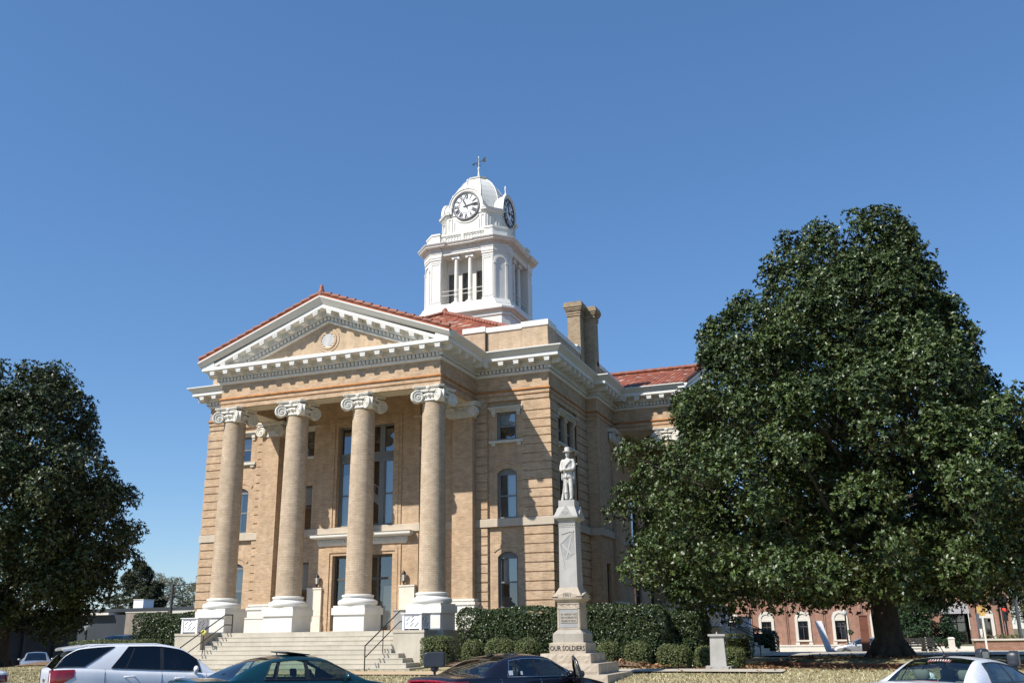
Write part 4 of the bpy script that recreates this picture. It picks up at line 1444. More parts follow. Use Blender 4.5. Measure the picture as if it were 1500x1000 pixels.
b = MB(TC)
tsweep(b, 3.06, 2.32, [(-0.25, 25.042), (0.02, 25.042), (0.02, 25.16), (0.05, 25.18), (0.05, 25.22), (0, 25.24), (0, 25.40), (-0.25, 25.40)])
tsweep(b, 3.06, 2.32, [(-0.25, 25.402), (0.06, 25.402), (0.08, 25.43), (0.08, 25.52), (0.14, 25.54), (0.30, 25.56), (0.36, 25.58), (0.36, 25.65), (0.42, 25.69), (0.46, 25.75), (0.46, 25.78), (-0.5, 25.82)])
for k in range(4):                                           # the cornice breaks forward over each corner pier
    b.M = TC @ Matrix.Rotation(k * math.pi / 2, 4, 'Z')
    b.sweep([(1.46, -2.9), (1.46, -3.13), (2.34, -3.13), (3.13, -2.34), (3.13, -1.46), (2.9, -1.46)],
            [(-0.1, 25.05), (0.02, 25.05), (0.02, 25.17), (0.05, 25.19), (0.05, 25.23), (0, 25.25), (0, 25.41), (0.08, 25.44), (0.08, 25.53), (0.30, 25.57), (0.37, 25.59), (0.37, 25.66), (0.43, 25.70), (0.47, 25.76), (0.47, 25.79), (-0.1, 25.80)])
    for i in range(40):
        x = -2.25 + 4.5 * i / 39
        off = 0.07 if abs(x) > 1.46 else 0.0
        b.box(x - 0.032, x + 0.032, -3.21 - off, -3.12 - off, 25.445, 25.53)
    q = b.M
    b.M = q @ Matrix.Translation((2.695, -2.695, 0)) @ Matrix.Rotation(math.pi / 4, 4, 'Z')
    for i in range(8):
        x = -0.5 + i / 7.0
        b.box(x - 0.032, x + 0.032, -0.24, -0.15, 25.445, 25.53)
    b.M = q
b.build('belfry_cornice', 'white_tower', tower)

b = MB(TC)
for k in range(4):
    b.M = TC @ Matrix.Rotation(k * math.pi / 2, 4, 'Z')
    P = [(1.66, -3.02), (2.26, -3.02), (3.02, -2.26), (3.02, -1.66), (2.75, -1.66), (2.75, -2.15), (2.15, -2.75), (1.66, -2.75)]
    b.prism(P, 25.78, 26.52)
    Pb = [(1.62, -3.07), (2.28, -3.07), (3.07, -2.28), (3.07, -1.62), (2.70, -1.62), (2.70, -2.12), (2.12, -2.70), (1.62, -2.70)]
    b.prism(Pb, 26.52, 26.64); b.prism(Pb, 25.78, 25.92)
    for (x0, x1, z0, z1) in ((1.72, 1.78, 25.98, 26.46), (2.14, 2.20, 25.98, 26.46), (1.78, 2.14, 25.98, 26.04), (1.78, 2.14, 26.40, 26.46)):
        b.box(x0, x1, -3.04, -3.0, z0, z1)
    b.box(-1.64, 1.64, -2.98, -2.76, 26.42, 26.56)
    b.box(-1.64, 1.64, -2.98, -2.76, 25.80, 25.93)
    b.box(-0.10, 0.10, -2.97, -2.78, 25.93, 26.42)
    for i in range(15):
        x = -1.52 + 3.04 * i / 14
        if abs(x) < 0.12: continue
        b.lathe([(0.05, 25.93), (0.05, 25.97), (0.03, 26.0), (0.075, 26.10), (0.06, 26.2), (0.03, 26.3), (0.045, 26.38), (0.05, 26.42)], (x, -2.87), 8)
b.build('balustrade', 'white_tower', tower)

TC = TC0 @ Matrix.Diagonal((0.97, 0.97, 1, 1))
b = MB(TC)
b.prism(chsq(2.15, 1.41), 25.7, 28.02)
for k in range(4):
    b.M = TC @ Matrix.Rotation(k * math.pi / 2, 4, 'Z')
    b.sweep([(1.20, -2.15), (1.41, -2.15), (2.15, -1.41), (2.15, -1.20)], [(-0.1, 28.0), (0.05, 28.0), (0.09, 28.08), (0.17, 28.16), (0.20, 28.18), (0.20, 28.27), (0.23, 28.32), (-0.3, 28.42)])
b.M = TC
tsweep(b, 2.15, 1.41, [(-0.1, 26.6), (0.05, 26.6), (0.05, 26.78), (-0.1, 26.82)])
for k in range(4):
    q = TC @ Matrix.Rotation(k * math.pi / 2, 4, 'Z')
    b.M = q
    for (x0, x1, z0, z1) in ((-1.36, -1.30, 26.9, 27.9), (-1.10, -1.04, 26.9, 27.9), (-1.30, -1.10, 26.9, 26.96), (-1.30, -1.10, 27.84, 27.9),
                             (1.30, 1.36, 26.9, 27.9), (1.04, 1.10, 26.9, 27.9), (1.10, 1.30, 26.9, 26.96), (1.10, 1.30, 27.84, 27.9), (-0.94, 0.94, 26.9, 26.97), (-0.94, -0.87, 26.97, 27.6), (0.87, 0.94, 26.97, 27.6)):
        b.box(x0, x1, -2.19, -2.14, z0, z1)
    K = 12
    for i in range(K):
        a0, a1 = math.pi * (1.22 + 0.56 * i / K), math.pi * (1.22 + 0.56 * (i + 1) / K)
        P = [(1.10 * math.cos(a0), 28.63 + 1.10 * math.sin(a0)), (1.10 * math.cos(a1), 28.63 + 1.10 * math.sin(a1)), (1.17 * math.cos(a1), 28.63 + 1.17 * math.sin(a1)), (1.17 * math.cos(a0), 28.63 + 1.17 * math.sin(a0))]
        b.xz(P, -2.20, -2.14)
    b.M = q @ Matrix.Translation((1.78, -1.78, 0)) @ Matrix.Rotation(math.pi / 4, 4, 'Z')
    for e, y in ((0.42, -0.045), (0.24, -0.06)):
        z0, z1 = (26.92, 27.88) if e > 0.3 else (27.08, 27.72)
        for (x0, x1, za, zb) in ((-e, -e + 0.05, z0, z1), (e - 0.05, e, z0, z1), (-e + 0.05, e - 0.05, z0, z0 + 0.05), (-e + 0.05, e - 0.05, z1 - 0.05, z1)):
            b.box(x0, x1, y, 0.02, za, zb)
b.build('clock_stage', 'white_tower', tower)

b = MB(TC)
prof = [(1.84, 28.36), (1.83, 28.8), (1.80, 29.2), (1.74, 29.6), (1.63, 30.0), (1.46, 30.4), (1.23, 30.76), (0.96, 31.05), (0.72, 31.24), (0.60, 31.34)]
for (h0, z0), (h1, z1) in zip(prof, prof[1:]):
    b.frus(chsq(h0, h0 * 0.5), z0, chsq(h1, h1 * 0.5), z1)
for k in range(8):                                           # standing seams on the ridges
    a_ = [Vector((chsq(h, h * 0.5)[k][0], chsq(h, h * 0.5)[k][1], z)) for h, z in prof[:-1]]
    b.tube([tuple(p) for p in a_], 0.035, 6)
b.frus(chsq(0.72, 0.36), 31.34, chsq(0.74, 0.37), 31.42)
b.frus(chsq(0.62, 0.31), 31.42, chsq(0.18, 0.09), 31.60)
b.build('dome', 'white_tower', tower)
b = MB(TC)
b.lathe([(0.13, 31.55), (0.10, 31.75), (0.075, 31.8), (0.07, 32.30), (0.09, 32.34), (0.09, 32.40), (0.03, 32.42), (0.022, 33.15), (0.05, 33.18), (0.05, 33.26), (0, 33.30)], (0, 0), 10)
b.build('spire', 'white_tower', tower)
b = MB(TC)
dv = Vector((0.94, -0.34, 0))
A = -dv * 0.58; B = dv * 0.60
b.tube([A + Vector((0, 0, 32.86)), B + Vector((0, 0, 32.86))], 0.026, 6)
nv = Vector((0.34, 0.94, 0))
b.add([tuple(A * 1.15 + Vector((0, 0, 32.86))), tuple(A * 0.72 + Vector((0, 0, 33.0))), tuple(A * 0.72 + Vector((0, 0, 32.72))), tuple(A * 0.8 + nv * 0.02 + Vector((0, 0, 32.86))), tuple(A * 0.8 - nv * 0.02 + Vector((0, 0, 32.86)))],
      [(0, 1, 3), (0, 3, 2), (0, 4, 1), (0, 2, 4), (1, 4, 3), (2, 3, 4)])
for o in (-0.012, 0.012):
    b.add([tuple(B * q + nv * o + Vector((0, 0, z))) for q, z in ((0.55, 32.86), (0.75, 33.02), (1.12, 33.03), (0.98, 32.86), (1.12, 32.69), (0.75, 32.70))], [(0, 1, 2, 3, 4, 5)])
b.tube([-nv * 0.30 + Vector((0, 0, 32.64)), nv * 0.30 + Vector((0, 0, 32.64))], 0.012, 5)
b.tube([-dv * 0.30 + Vector((0, 0, 32.64)), dv * 0.30 + Vector((0, 0, 32.64))], 0.012, 5)
b.build('weathervane', 'bronze', tower)

NUM = ['XII', 'I', 'II', 'III', 'IIII', 'V', 'VI', 'VII', 'VIII', 'IX', 'X', 'XI']
CZ = 28.63
for k in range(4):
    q = TC @ Matrix.Rotation(k * math.pi / 2, 4, 'Z')
    b = MB(q)
    K = 24
    out = [(1.16 * math.cos(math.pi * i / K), CZ + 1.16 * math.sin(math.pi * i / K)) for i in range(K + 1)]
    b.xz([(1.16, 28.05)] + out + [(-1.16, 28.05)], -2.20, -1.0)
    for ra, rb, y in ((0.97, 1.05, -2.24), (1.05, 1.20, -2.28), (1.20, 1.25, -2.32)):
        for i in range(K):
            a0, a1 = math.pi * i / K, math.pi * (i + 1) / K
            P = [(ra * math.cos(a0), CZ + ra * math.sin(a0)), (ra * math.cos(a1), CZ + ra * math.sin(a1)), (rb * math.cos(a1), CZ + rb * math.sin(a1)), (rb * math.cos(a0), CZ + rb * math.sin(a0))]
            b.xz(P, y, -2.15)
    for s in (-1, 1):                                        # curved feet where the arch meets the stage cornice
        b.xz([(s * 1.05, CZ - 0.02), (s * 1.24, CZ - 0.02), (s * 1.32, 28.42), (s * 1.52, 28.30), (s * 1.52, 28.20), (s * 1.05, 28.20)], -2.31, -2.1)
    K = 20
    a_ = [(1.16 * math.cos(math.pi * i / K), 1.16 * math.sin(math.pi * i / K)) for i in range(K + 1)]
    b.rings([[(x, -1.4, CZ + z) for x, z in a_], [(x * 0.8, -0.8, CZ + z * 0.95) for x, z in a_], [(x * 0.45, -0.3, CZ + z * 0.9) for x, z in a_]], False, False)
    b.build('clock_dormer', 'white_tower', tower)
    f = MB(q)
    f.lathe([(0.27, 29.70), (0.24, 29.80), (0.16, 29.88), (0.14, 29.93), (0.17, 29.97), (0.07, 30.08), (0.045, 30.14), (0.045, 30.36), (0.075, 30.42), (0.05, 30.50), (0.07, 30.56), (0.03, 30.66), (0, 30.70)], (0, -2.0), 10)
    f.build('finial', 'white_tower', tower)
    d = MB(q)
    d.rings([[(0.96 * math.cos(2 * math.pi * i / 40), y, CZ + 0.96 * math.sin(2 * math.pi * i / 40)) for i in range(40)] for y in (-2.235, -2.2)], smooth=False)
    d.build('clock_dial', 'dial', tower)
    n = MB(q)
    K = 48
    def ringm(ra, rb, y):
        for i in range(K):
            a0, a1 = 2 * math.pi * i / K, 2 * math.pi * (i + 1) / K
            P = [(ra * math.cos(a0), CZ + ra * math.sin(a0)), (ra * math.cos(a1), CZ + ra * math.sin(a1)), (rb * math.cos(a1), CZ + rb * math.sin(a1)), (rb * math.cos(a0), CZ + rb * math.sin(a0))]
            n.xz(P, y, -2.21)
    ringm(0.92, 0.98, -2.27)
    ringm(0.855, 0.870, -2.245); ringm(0.475, 0.495, -2.245)
    for i in range(60):
        a = 2 * math.pi * i / 60
        ca, sa = math.cos(a), math.sin(a)
        wd = 0.008 if i % 5 else 0.016
        P = [(0.86 * ca - wd * sa, CZ + 0.86 * sa + wd * ca), (0.86 * ca + wd * sa, CZ + 0.86 * sa - wd * ca), (0.91 * ca + wd * sa, CZ + 0.91 * sa - wd * ca), (0.91 * ca - wd * sa, CZ + 0.91 * sa + wd * ca)]
        n.xz(P, -2.245, -2.21)
    for i, s in enumerate(NUM):
        a = math.pi / 2 - i * math.pi / 6
        T = Matrix.Translation((0.675 * math.cos(a), -2.243, CZ + 0.675 * math.sin(a))) @ Matrix.Rotation(-(a - math.pi / 2), 4, 'Y') @ Matrix.Rotation(math.pi / 2, 4, 'X') @ Matrix.Diagonal((0.72, 1.25, 1, 1))
        n.text(s, 0.34, T, 0.008, bold=0.014)
    n.build('clock_numerals', 'black', tower)
    h = MB(q)
    for ang, L, wd in ((math.pi / 2 + 0.44, 0.52, 0.060), (0.16, 0.90, 0.045)):
        ca, sa = math.cos(ang), math.sin(ang)
        P = []
        for u, v in ((-0.22, wd * 0.6), (-0.22, -wd * 0.6), (0.0, -wd * 0.7), (L * 0.72, -wd), (L, 0), (L * 0.72, wd), (0.0, wd * 0.7)):
            P.append((u * ca - v * sa, CZ + u * sa + v * ca))
        h.xz(P, -2.285, -2.262)
    h.rings([[(0.07 * math.cos(2 * math.pi * i / 14), y, CZ + 0.07 * math.sin(2 * math.pi * i / 14)) for i in range(14)] for y in (-2.30, -2.24)])
    h.build('clock_hands', 'black', tower)

# ------------------------------------------------------------------ ground, roads, walks
def sstep(a, b, x):
    t = min(1.0, max(0.0, (x - a) / (b - a)))
    return t * t * (3 - 2 * t)
def gz(x, y):
    z = -0.02 + 0.47 * sstep(-14.5, -3.8, y)
    bed = sstep(-3.3, -1.7, y) * sstep(6.1, 6.5, abs(x)) * (1 - sstep(13.5, 16.0, abs(x))) * (1 - sstep(4.0, 8.0, y))
    z += 0.27 * bed
    if y > -3.8: z += 0.05
    d = math.hypot((x - 22.8) / 4.6, (y - 3.6) / 4.6)
    z += 0.24 * (1 - sstep(0.75, 1.0, d))
    z -= 0.45 * sstep(16.0, 26.0, -x)
    z -= 0.25 * sstep(26.0, 37.0, y)
    return z

g = MB()
S = 2500.0
g.quad((-S, -S, -0.62), (S, -S, -0.62), (S, S, -0.62), (-S, S, -0.62))
struct(g.build('ground', 'far'))
g = MB()
xs = [-27 + 0.75 * i for i in range(89)]; ys = [-14.2 + 0.5 * j for j in range(105)]
g.add([(x, y, gz(x, y)) for y in ys for x in xs], [(j * 89 + i, j * 89 + i + 1, (j + 1) * 89 + i + 1, (j + 1) * 89 + i) for j in range(104) for i in range(88)], True)
for (a, b) in ((xs[0], xs[-1]),):
    for y0, y1 in zip(ys, ys[1:]):
        for x in (a, b):
            g.quad((x, y0, gz(x, y0)), (x, y1, gz(x, y1)), (x, y1, -0.7), (x, y0, -0.7))
struct(g.build('lawn', 'lawn'))
def sheet(name, mat, x0, x1, y0, y1, z, n=1):
    s = MB()
    s.box(x0, x1, y0, y1, z - 0.3, z)
    return struct(s.build(name, mat))
sheet('street', 'asphalt', -60, 90, -48, -15.7, -0.06)
sheet('pavement', 'pave', -60, 90, -15.7, -14.2, 0.03)
sheet('side_street', 'asphalt', -41, -28.5, -14.2, 60, -0.42)
sheet('side_pavement', 'pave', -28.5, -27.0, -14.2, 60, -0.28)
sheet('far_pavement', 'pave', -75, -41, -14.2, 60, -0.36)
sheet('back_street', 'asphalt', -26.9, 90, 38.5, 50, -0.20)
sheet('back_pavement', 'pave', -26.9, 36.5, 50, 57, -0.06)
sheet('right_street', 'asphalt', 39.5, 52, -14.2, 38.5, -0.30)
sheet('right_pavement', 'pave', 39.02, 39.5, -14.2, 38.5, -0.1)
def draped(name, mat, pts, wd, off=0.012):
    s = MB()
    P = []
    for (x0, y0), (x1, y1) in zip(pts, pts[1:]):
        L = math.hypot(x1 - x0, y1 - y0); n = max(1, int(L / 0.5))
        for i in range(n):
            P.append((x0 + (x1 - x0) * i / n, y0 + (y1 - y0) * i / n))
    P.append(pts[-1])
    rows = []
    for i, p in enumerate(P):
        a = P[max(0, i - 1)]; b = P[min(len(P) - 1, i + 1)]
        dx, dy = b[0] - a[0], b[1] - a[1]; L = math.hypot(dx, dy)
        nx, ny = -dy / L, dx / L
        m_ = 7
        rows.append([(p[0] + nx * wd * (k / (m_ - 1) - .5), p[1] + ny * wd * (k / (m_ - 1) - .5)) for k in range(m_)])
    m_ = 7
    s.add([(x, y, gz(x, y) + off + 0.035) for r_ in rows for x, y in r_], [(i * m_ + k, i * m_ + k + 1, (i + 1) * m_ + k + 1, (i + 1) * m_ + k) for i in range(len(rows) - 1) for k in range(m_ - 1)], True)
    return struct(s.build(name, mat))
draped('front_walk', 'path', [(-9, -4.75), (9.0, -4.75)], 1.9)
draped('path', 'pave', [(9.0, -4.4), (12.0, -3.9), (16.0, -3.6), (19.6, -3.9)], 1.0, 0.03)
draped('side_walk', 'pave', [(16.6, 18.5), (24, 18.5), (38.9, 18.5)], 9.0, 0.04)
draped('flower_bed', 'mulch', [(6.3, -1.35), (14.6, -1.35)], 2.6, 0.02)
draped('left_bed', 'mulch', [(-14.6, -1.2), (-6.3, -1.2)], 2.6, 0.02)

# ------------------------------------------------------------------ grass blades where the lawn is near enough to show them
rg = np.random.default_rng(3)
def blades(areas, n, name, label):
    pts = []
    A = [(x1 - x0) * (y1 - y0) for x0, x1, y0, y1 in areas]
    for (x0, x1, y0, y1), a in zip(areas, A):
        k = int(n * a / sum(A))
        pts.append(np.stack([rg.uniform(x0, x1, k), rg.uniform(y0, y1, k)], 1))
    P = np.concatenate(pts)
    keep = np.array([not (-5.72 < y < -3.72 and -9 < x < 9.2) and not (-4.5 < y < -3.0 and 9 < x < 19.6) and not (abs(x - 13.35) < 1.6 and abs(y + 6.4) < 1.6) for x, y in P])
    P = P[keep]
    z = np.array([gz(x, y) for x, y in P])
    n = len(P)
    base = np.column_stack([P, z - 0.01])
    a = rg.uniform(0, 2 * math.pi, n)
    d = np.stack([np.cos(a), np.sin(a), np.zeros(n)], 1)
    lean = rg.normal(size=(n, 3)) * np.array([0.55, 0.55, 0]) + np.array([0, 0, 1])
    h = rg.uniform(0.03, 0.085, (n, 1))
    wd = rg.uniform(0.012, 0.028, (n, 1))
    q = np.empty((n, 3, 3))
    q[:, 0] = base - d * wd; q[:, 1] = base + d * wd; q[:, 2] = base + lean * h
    o = quadmesh(name, q.reshape(-1, 3), 3, 'dry', None, rg.random(n))
    o['kind'] = 'stuff'; o['label'] = label; o['category'] = 'grass'
blades([(3, 25, -13.5, -3.0), (-26, 3, -12, -3.0), (-26, -12, -3, 10)], 150000, 'grass', 'short dormant yellow-brown grass of the courthouse lawn')

# ------------------------------------------------------------------ soldier monument
MO = thing('war_monument', 'tall pale stone monument topped by a soldier statue leaning on a rifle, lettered OUR SOLDIERS', 'monument', (13.35, -6.4, 0.2))
cx, cy = 13.35, -6.4
TM = Matrix.Translation((cx, cy, 0))
def sq(h): return [(-h, -h), (h, -h), (h, h), (-h, h)]
b = MB(TM)
def rough_tier(mb, h, z0, z1, n, seed):
    r_ = random.Random(seed)
    for s in range(4):
        q = mb.M
        mb.M = q @ Matrix.Rotation(s * math.pi / 2, 4, 'Z')
        x = -h
        wds = [2 * h / n] * n
        for i, w_ in enumerate(wds):
            a, c = x + 0.006, x + w_ - 0.006
            x += w_
            V = []; K = 7; J = 4
            for j in range(J + 1):
                for i2 in range(K + 1):
                    u, v_ = i2 / K, j / J
                    edge = min(u, 1 - u, v_ * 0.6, (1 - v_) * 0.6)
                    d = (0.022 * min(1, edge * 6)) * r_.uniform(0.3, 1.1) if edge > 0 else 0
                    V.append((a + (c - a) * u, -h - d, z0 + (z1 - z0) * v_))
            mb.add(V, [(j * (K + 1) + i2, j * (K + 1) + i2 + 1, (j + 1) * (K + 1) + i2 + 1, (j + 1) * (K + 1) + i2) for j in range(J) for i2 in range(K)])
        mb.M = q
    mb.prism(sq(h - 0.004), z0, z1)
rough_tier(b, 1.55, 0.12, 0.55, 3, 1)
rough_tier(b, 1.17, 0.55, 0.86, 3, 2)
rough_tier(b, 0.83, 0.86, 1.15, 3, 3)
b.build('stepped_base', 'granite_warm', MO)
b = MB(TM)
b.prism(sq(0.595), 1.15, 1.455)
b.frus(sq(0.595), 1.455, sq(0.55), 1.475)
b.build('plinth', 'granite_warm', MO)
L1 = MB(TM)
TT = lambda x, y, z, sx=1.0: Matrix.Translation((x, y, z)) @ Matrix.Rotation(math.pi / 2, 4, 'X') @ Matrix.Diagonal((sx, 1, 1, 1))
for ox in (-0.004, 0.004):
    L1.text("OUR SOLDIERS", 0.215, TT(ox, -0.600, 1.30, 0.80), 0.006)
L1.build('inscription', 'granite_dark', MO)
b = MB(TM)
b.prism(sq(0.505), 1.475, 1.745)
b.frus(sq(0.505), 1.745, sq(0.40), 1.845)
b.frus(sq(0.40), 1.845, sq(0.37), 1.875)
b.build('sub_base', 'panelstone', MO)
b = MB(TM)
b.prism(sq(0.365), 1.875, 2.72)
for s in range(4):
    b.M = TM @ Matrix.Rotation(s * math.pi / 2, 4, 'Z')
    for (x0, x1, z0, z1) in ((-0.365, -0.315, 1.90, 2.52), (0.315, 0.365, 1.90, 2.52), (-0.365, 0.365, 2.50, 2.56), (-0.365, 0.365, 2.66, 2.72), (-0.365, 0.365, 1.876, 1.91)):
        b.box(x0, x1, -0.385, -0.36, z0, z1)
    for k in range(3):                                       # stepped key pattern
        x = -0.30 + 0.22 * k
        b.box(x, x + 0.10, -0.380, -0.36, 2.63, 2.645); b.box(x + 0.09, x + 0.105, -0.380, -0.36, 2.58, 2.645); b.box(x + 0.09, x + 0.22, -0.380, -0.36, 2.565, 2.58)
b.M = TM
b.frus(sq(0.375), 2.72, sq(0.46), 2.80)
b.frus(sq(0.48), 2.80, sq(0.50), 2.86)
for s in range(4):
    b.M = TM @ Matrix.Rotation(s * math.pi / 2, 4, 'Z')
    b.xz([(-0.50, 2.86), (0.50, 2.86), (0.50, 2.885), (0.0, 3.03), (-0.50, 2.885)], -0.50, -0.30)
b.M = TM
b.frus(sq(0.488), 2.86, sq(0.315), 3.17)
b.build('die', 'granite_warm', MO)
b = MB(TM)
b.box(-0.31, 0.31, -0.378, -0.36, 1.93, 2.48)
p = b.build('inscription_panel', 'panelgrey', MO)
b = MB(TM)
b.box(-0.28, 0.28, -0.396, -0.377, 2.08, 2.385)
b.build('tablet', 'panelstone', p)
L1 = MB(TM)
for i, s in enumerate(("IN MEMORY OF", "THE CONFEDERATE", "SOLDIERS OF UPSON")):
    L1.text(s, 0.083, TT(0, -0.398, 2.335 - 0.10 * i, (0.86, 0.70, 0.62)[i]), 0.005)
L1.build('inscription', 'granite_dark', p)
L1 = MB(TM)
L1.text("1861", 0.15, TT(0, -0.503, 2.935, 1.05), 0.006)
L1.build('date', 'granite_dark', MO)
b = MB(TM)
b.frus(sq(0.305), 3.17, sq(0.280), 5.28)
for s in range(4):
    b.M = TM @ Matrix.Rotation(s * math.pi / 2, 4, 'Z')
    for k in range(9):
        x = -0.25 + 0.0625 * k
        b.sphere((x, -0.287, 5.17), 0.024, 6, 4, sy=0.7)
    b.box(-0.295, 0.295, -0.292, -0.27, 5.215, 5.235); b.box(-0.295, 0.295, -0.292, -0.27, 5.105, 5.12)
b.M = TM
# furled flag carved in low relief on the front of the shaft
def relief(mb, pts, d0, d1):
    mb.xz(pts, -0.2885 - d1, -0.2885 + d0)
b.build('shaft', 'granite', MO)
b = MB(TM)
relief(b, [(-0.235, 4.58), (-0.20, 4.60), (0.18, 4.93), (0.22, 4.96), (0.235, 4.36), (0.21, 4.20), (0.05, 4.06), (-0.08, 4.00), (-0.14, 4.22)], 0.03, 0.006)
fl_ = b.build('carved_flag', 'panelgrey', MO)
b = MB(TM)
def bar(x0, z0, x1, z1, wd, d):
    dx, dz = x1 - x0, z1 - z0; L = math.hypot(dx, dz); nx, nz_ = -dz / L * wd, dx / L * wd
    relief(b, [(x0 - nx, z0 - nz_), (x1 - nx, z1 - nz_), (x1 + nx, z1 + nz_), (x0 + nx, z0 + nz_)], 0.03, d)
bar(-0.19, 4.56, 0.14, 4.22, 0.028, 0.014); bar(0.16, 4.86, -0.05, 4.08, 0.028, 0.013)
bar(-0.25, 4.60, -0.10, 3.75, 0.011, 0.018); bar(-0.24, 4.56, 0.23, 4.97, 0.012, 0.016)
bar(-0.19, 4.88, 0.0, 4.93, 0.012, 0.014); bar(0.0, 4.93, 0.24, 4.98, 0.012, 0.014); bar(0.06, 4.22, 0.23, 4.25, 0.014, 0.012)
b.build('flag_relief', 'granite', fl_)
b = MB(TM)
b.frus(sq(0.28), 5.28, sq(0.33), 5.35)
b.frus(sq(0.36), 5.35, sq(0.415), 5.40)
b.prism(sq(0.415), 5.40, 5.45)
b.frus(sq(0.415), 5.45, sq(0.27), 5.79)
for s in range(4):
    b.M = TM @ Matrix.Rotation(s * math.pi / 2, 4, 'Z')
    b.xz([(-0.25, 5.45), (0.25, 5.45), (0.0, 5.77)], -0.418, -0.2)
b.M = TM
b.prism(sq(0.275), 5.79, 5.99)
cp_ = b.build('capstone', 'granite', MO)
L1 = MB(TM)
L1.text("CSA", 0.15, TT(0, -0.420, 5.545, 0.9), 0.006)
L1.build('monogram', 'panelgrey', cp_)

# the soldier: simple solids welded into one continuous body with a voxel remesh
def remesh(mb, name, mat, parent, vox=0.016, smooth=2):
    o = mb.build(name, mat, None)
    md = o.modifiers.new("r", 'REMESH'); md.mode = 'VOXEL'; md.voxel_size = vox; md.use_smooth_shade = True
    ms = o.modifiers.new("s", 'SMOOTH'); ms.iterations = smooth; ms.factor = 0.5
    dg = bpy.context.evaluated_depsgraph_get()
    me = bpy.data.meshes.new_from_object(o.evaluated_get(dg))
    o.modifiers.clear()
    old = o.data
    o.data = me
    if not me.materials: me.materials.append(M[mat])
    bpy.data.meshes.remove(old)
    if parent is not None: attach(o, parent)
    return o
TS = TM @ Matrix.Translation((0.0, 0.02, 5.985)) @ Matrix.Diagonal((0.86, 0.92, 1.0, 1))
s = MB(TS)
def ell(c, r, sx=1, sy=1, sz=1): s.sphere(c, r, 14, 10, sx, sy, sz)
# feet, legs
for x, fy in ((-0.09, -0.02), (0.13, -0.10)):
    ell((x, fy - 0.05, 0.045), 0.055, 0.85, 2.0, 0.75)
s.tube([(-0.09, 0.0, 0.03), (-0.09, 0.0, 0.30), (-0.085, -0.01, 0.48), (-0.075, 0.0, 0.86)], [0.062, 0.085, 0.075, 0.105], 14)
s.tube([(0.13, -0.06, 0.03), (0.14, -0.06, 0.18), (0.145, -0.075, 0.32), (0.135, -0.08, 0.47), (0.075, 0.0, 0.86)], [0.052, 0.066, 0.082, 0.080, 0.110], 14)
ell((0.145, -0.08, 0.36), 0.085, 1, 1, 0.55)                  # trouser bunched over the boot
ell((-0.09, -0.01, 0.30), 0.098, 0.9, 1, 0.6)
# coat skirt, torso, shoulders
s.rings([[(0.19 * a * math.cos(t), 0.145 * bb * math.sin(t), z) for t in [2 * math.pi * j / 18 for j in range(18)]] for z, a, bb in ((0.78, 1.12, 1.18), (0.90, 1.04, 1.08), (1.0, 0.92, 0.94), (1.15, 1.0, 1.0), (1.28, 1.12, 1.02), (1.37, 1.05, 0.9), (1.42, 0.7, 0.65))])
for q in (-1, 1):
    ell((q * 0.20, 0.0, 1.34), 0.085)
# arms: both come forward to the muzzle in front of the belt
s.tube([(-0.215, 0.0, 1.34), (-0.265, -0.03, 1.17), (-0.255, -0.10, 1.04)], [0.075, 0.068, 0.062], 12)
s.tube([(-0.255, -0.10, 1.04), (-0.15, -0.19, 1.05), (-0.07, -0.225, 1.07)], [0.062, 0.052, 0.040], 12)
s.tube([(0.215, 0.0, 1.34), (0.27, -0.03, 1.18), (0.25, -0.10, 1.06)], [0.075, 0.068, 0.062], 12)
s.tube([(0.25, -0.10, 1.06), (0.12, -0.20, 1.04), (0.0, -0.235, 1.03)], [0.062, 0.052, 0.040], 12)
for (hx, hz, dr) in ((-0.06, 1.085, 1), (-0.03, 1.03, -1)):
    ell((hx, -0.235, hz), 0.042, 1.1, 0.8, 0.75)
    for f in range(4):
        s.tube([(hx + dr * 0.01, -0.262, hz + 0.026 - 0.017 * f), (hx + dr * 0.045, -0.280, hz + 0.024 - 0.017 * f), (hx + dr * 0.060, -0.262, hz + 0.020 - 0.017 * f)], [0.0105, 0.0105, 0.009], 7)
    s.tube([(hx, -0.245, hz + 0.03), (hx + dr * 0.03, -0.265, hz + 0.05)], [0.012, 0.010], 7)
# neck, head, face
s.tube([(0, 0.0, 1.38), (0, -0.015, 1.50)], [0.085, 0.062], 12)
ell((0, -0.025, 1.60), 0.098, 0.82, 0.98, 1.18)
ell((0, -0.075, 1.535), 0.052, 0.95, 0.8, 0.8)
s.tube([(0, -0.112, 1.625), (0, -0.138, 1.578)], [0.012, 0.019], 7)
for q in (-1, 1):
    ell((q * 0.034, -0.104, 1.618), 0.016, 1.2, 0.7, 0.7)
    ell((q * 0.082, -0.02, 1.595), 0.026, 0.45, 0.8, 1.2)
    s.tube([(q * 0.012, -0.122, 1.640), (q * 0.055, -0.105, 1.640)], [0.012, 0.010], 6)
s.tube([(-0.03, -0.112, 1.545), (0, -0.125, 1.548), (0.03, -0.112, 1.545)], [0.008, 0.011, 0.008], 6)
ell((0, -0.105, 1.508), 0.032, 1, 0.7, 0.8)
st_ = remesh(s, 'soldier_statue', 'statue', MO)
h = MB(TS)
h.M = TS @ Matrix.Translation((0, -0.02, 1.66)) @ Matrix.Rotation(0.05, 4, 'X')
h.lathe([(0.10, -0.005), (0.17, 0.005), (0.185, 0.012), (0.18, 0.022), (0.115, 0.024), (0.108, 0.035), (0.103, 0.14), (0.085, 0.165), (0.05, 0.158), (0.0, 0.155)], (0, 0), 22)
h.build('hat', 'statue', st_)
h = MB(TS)
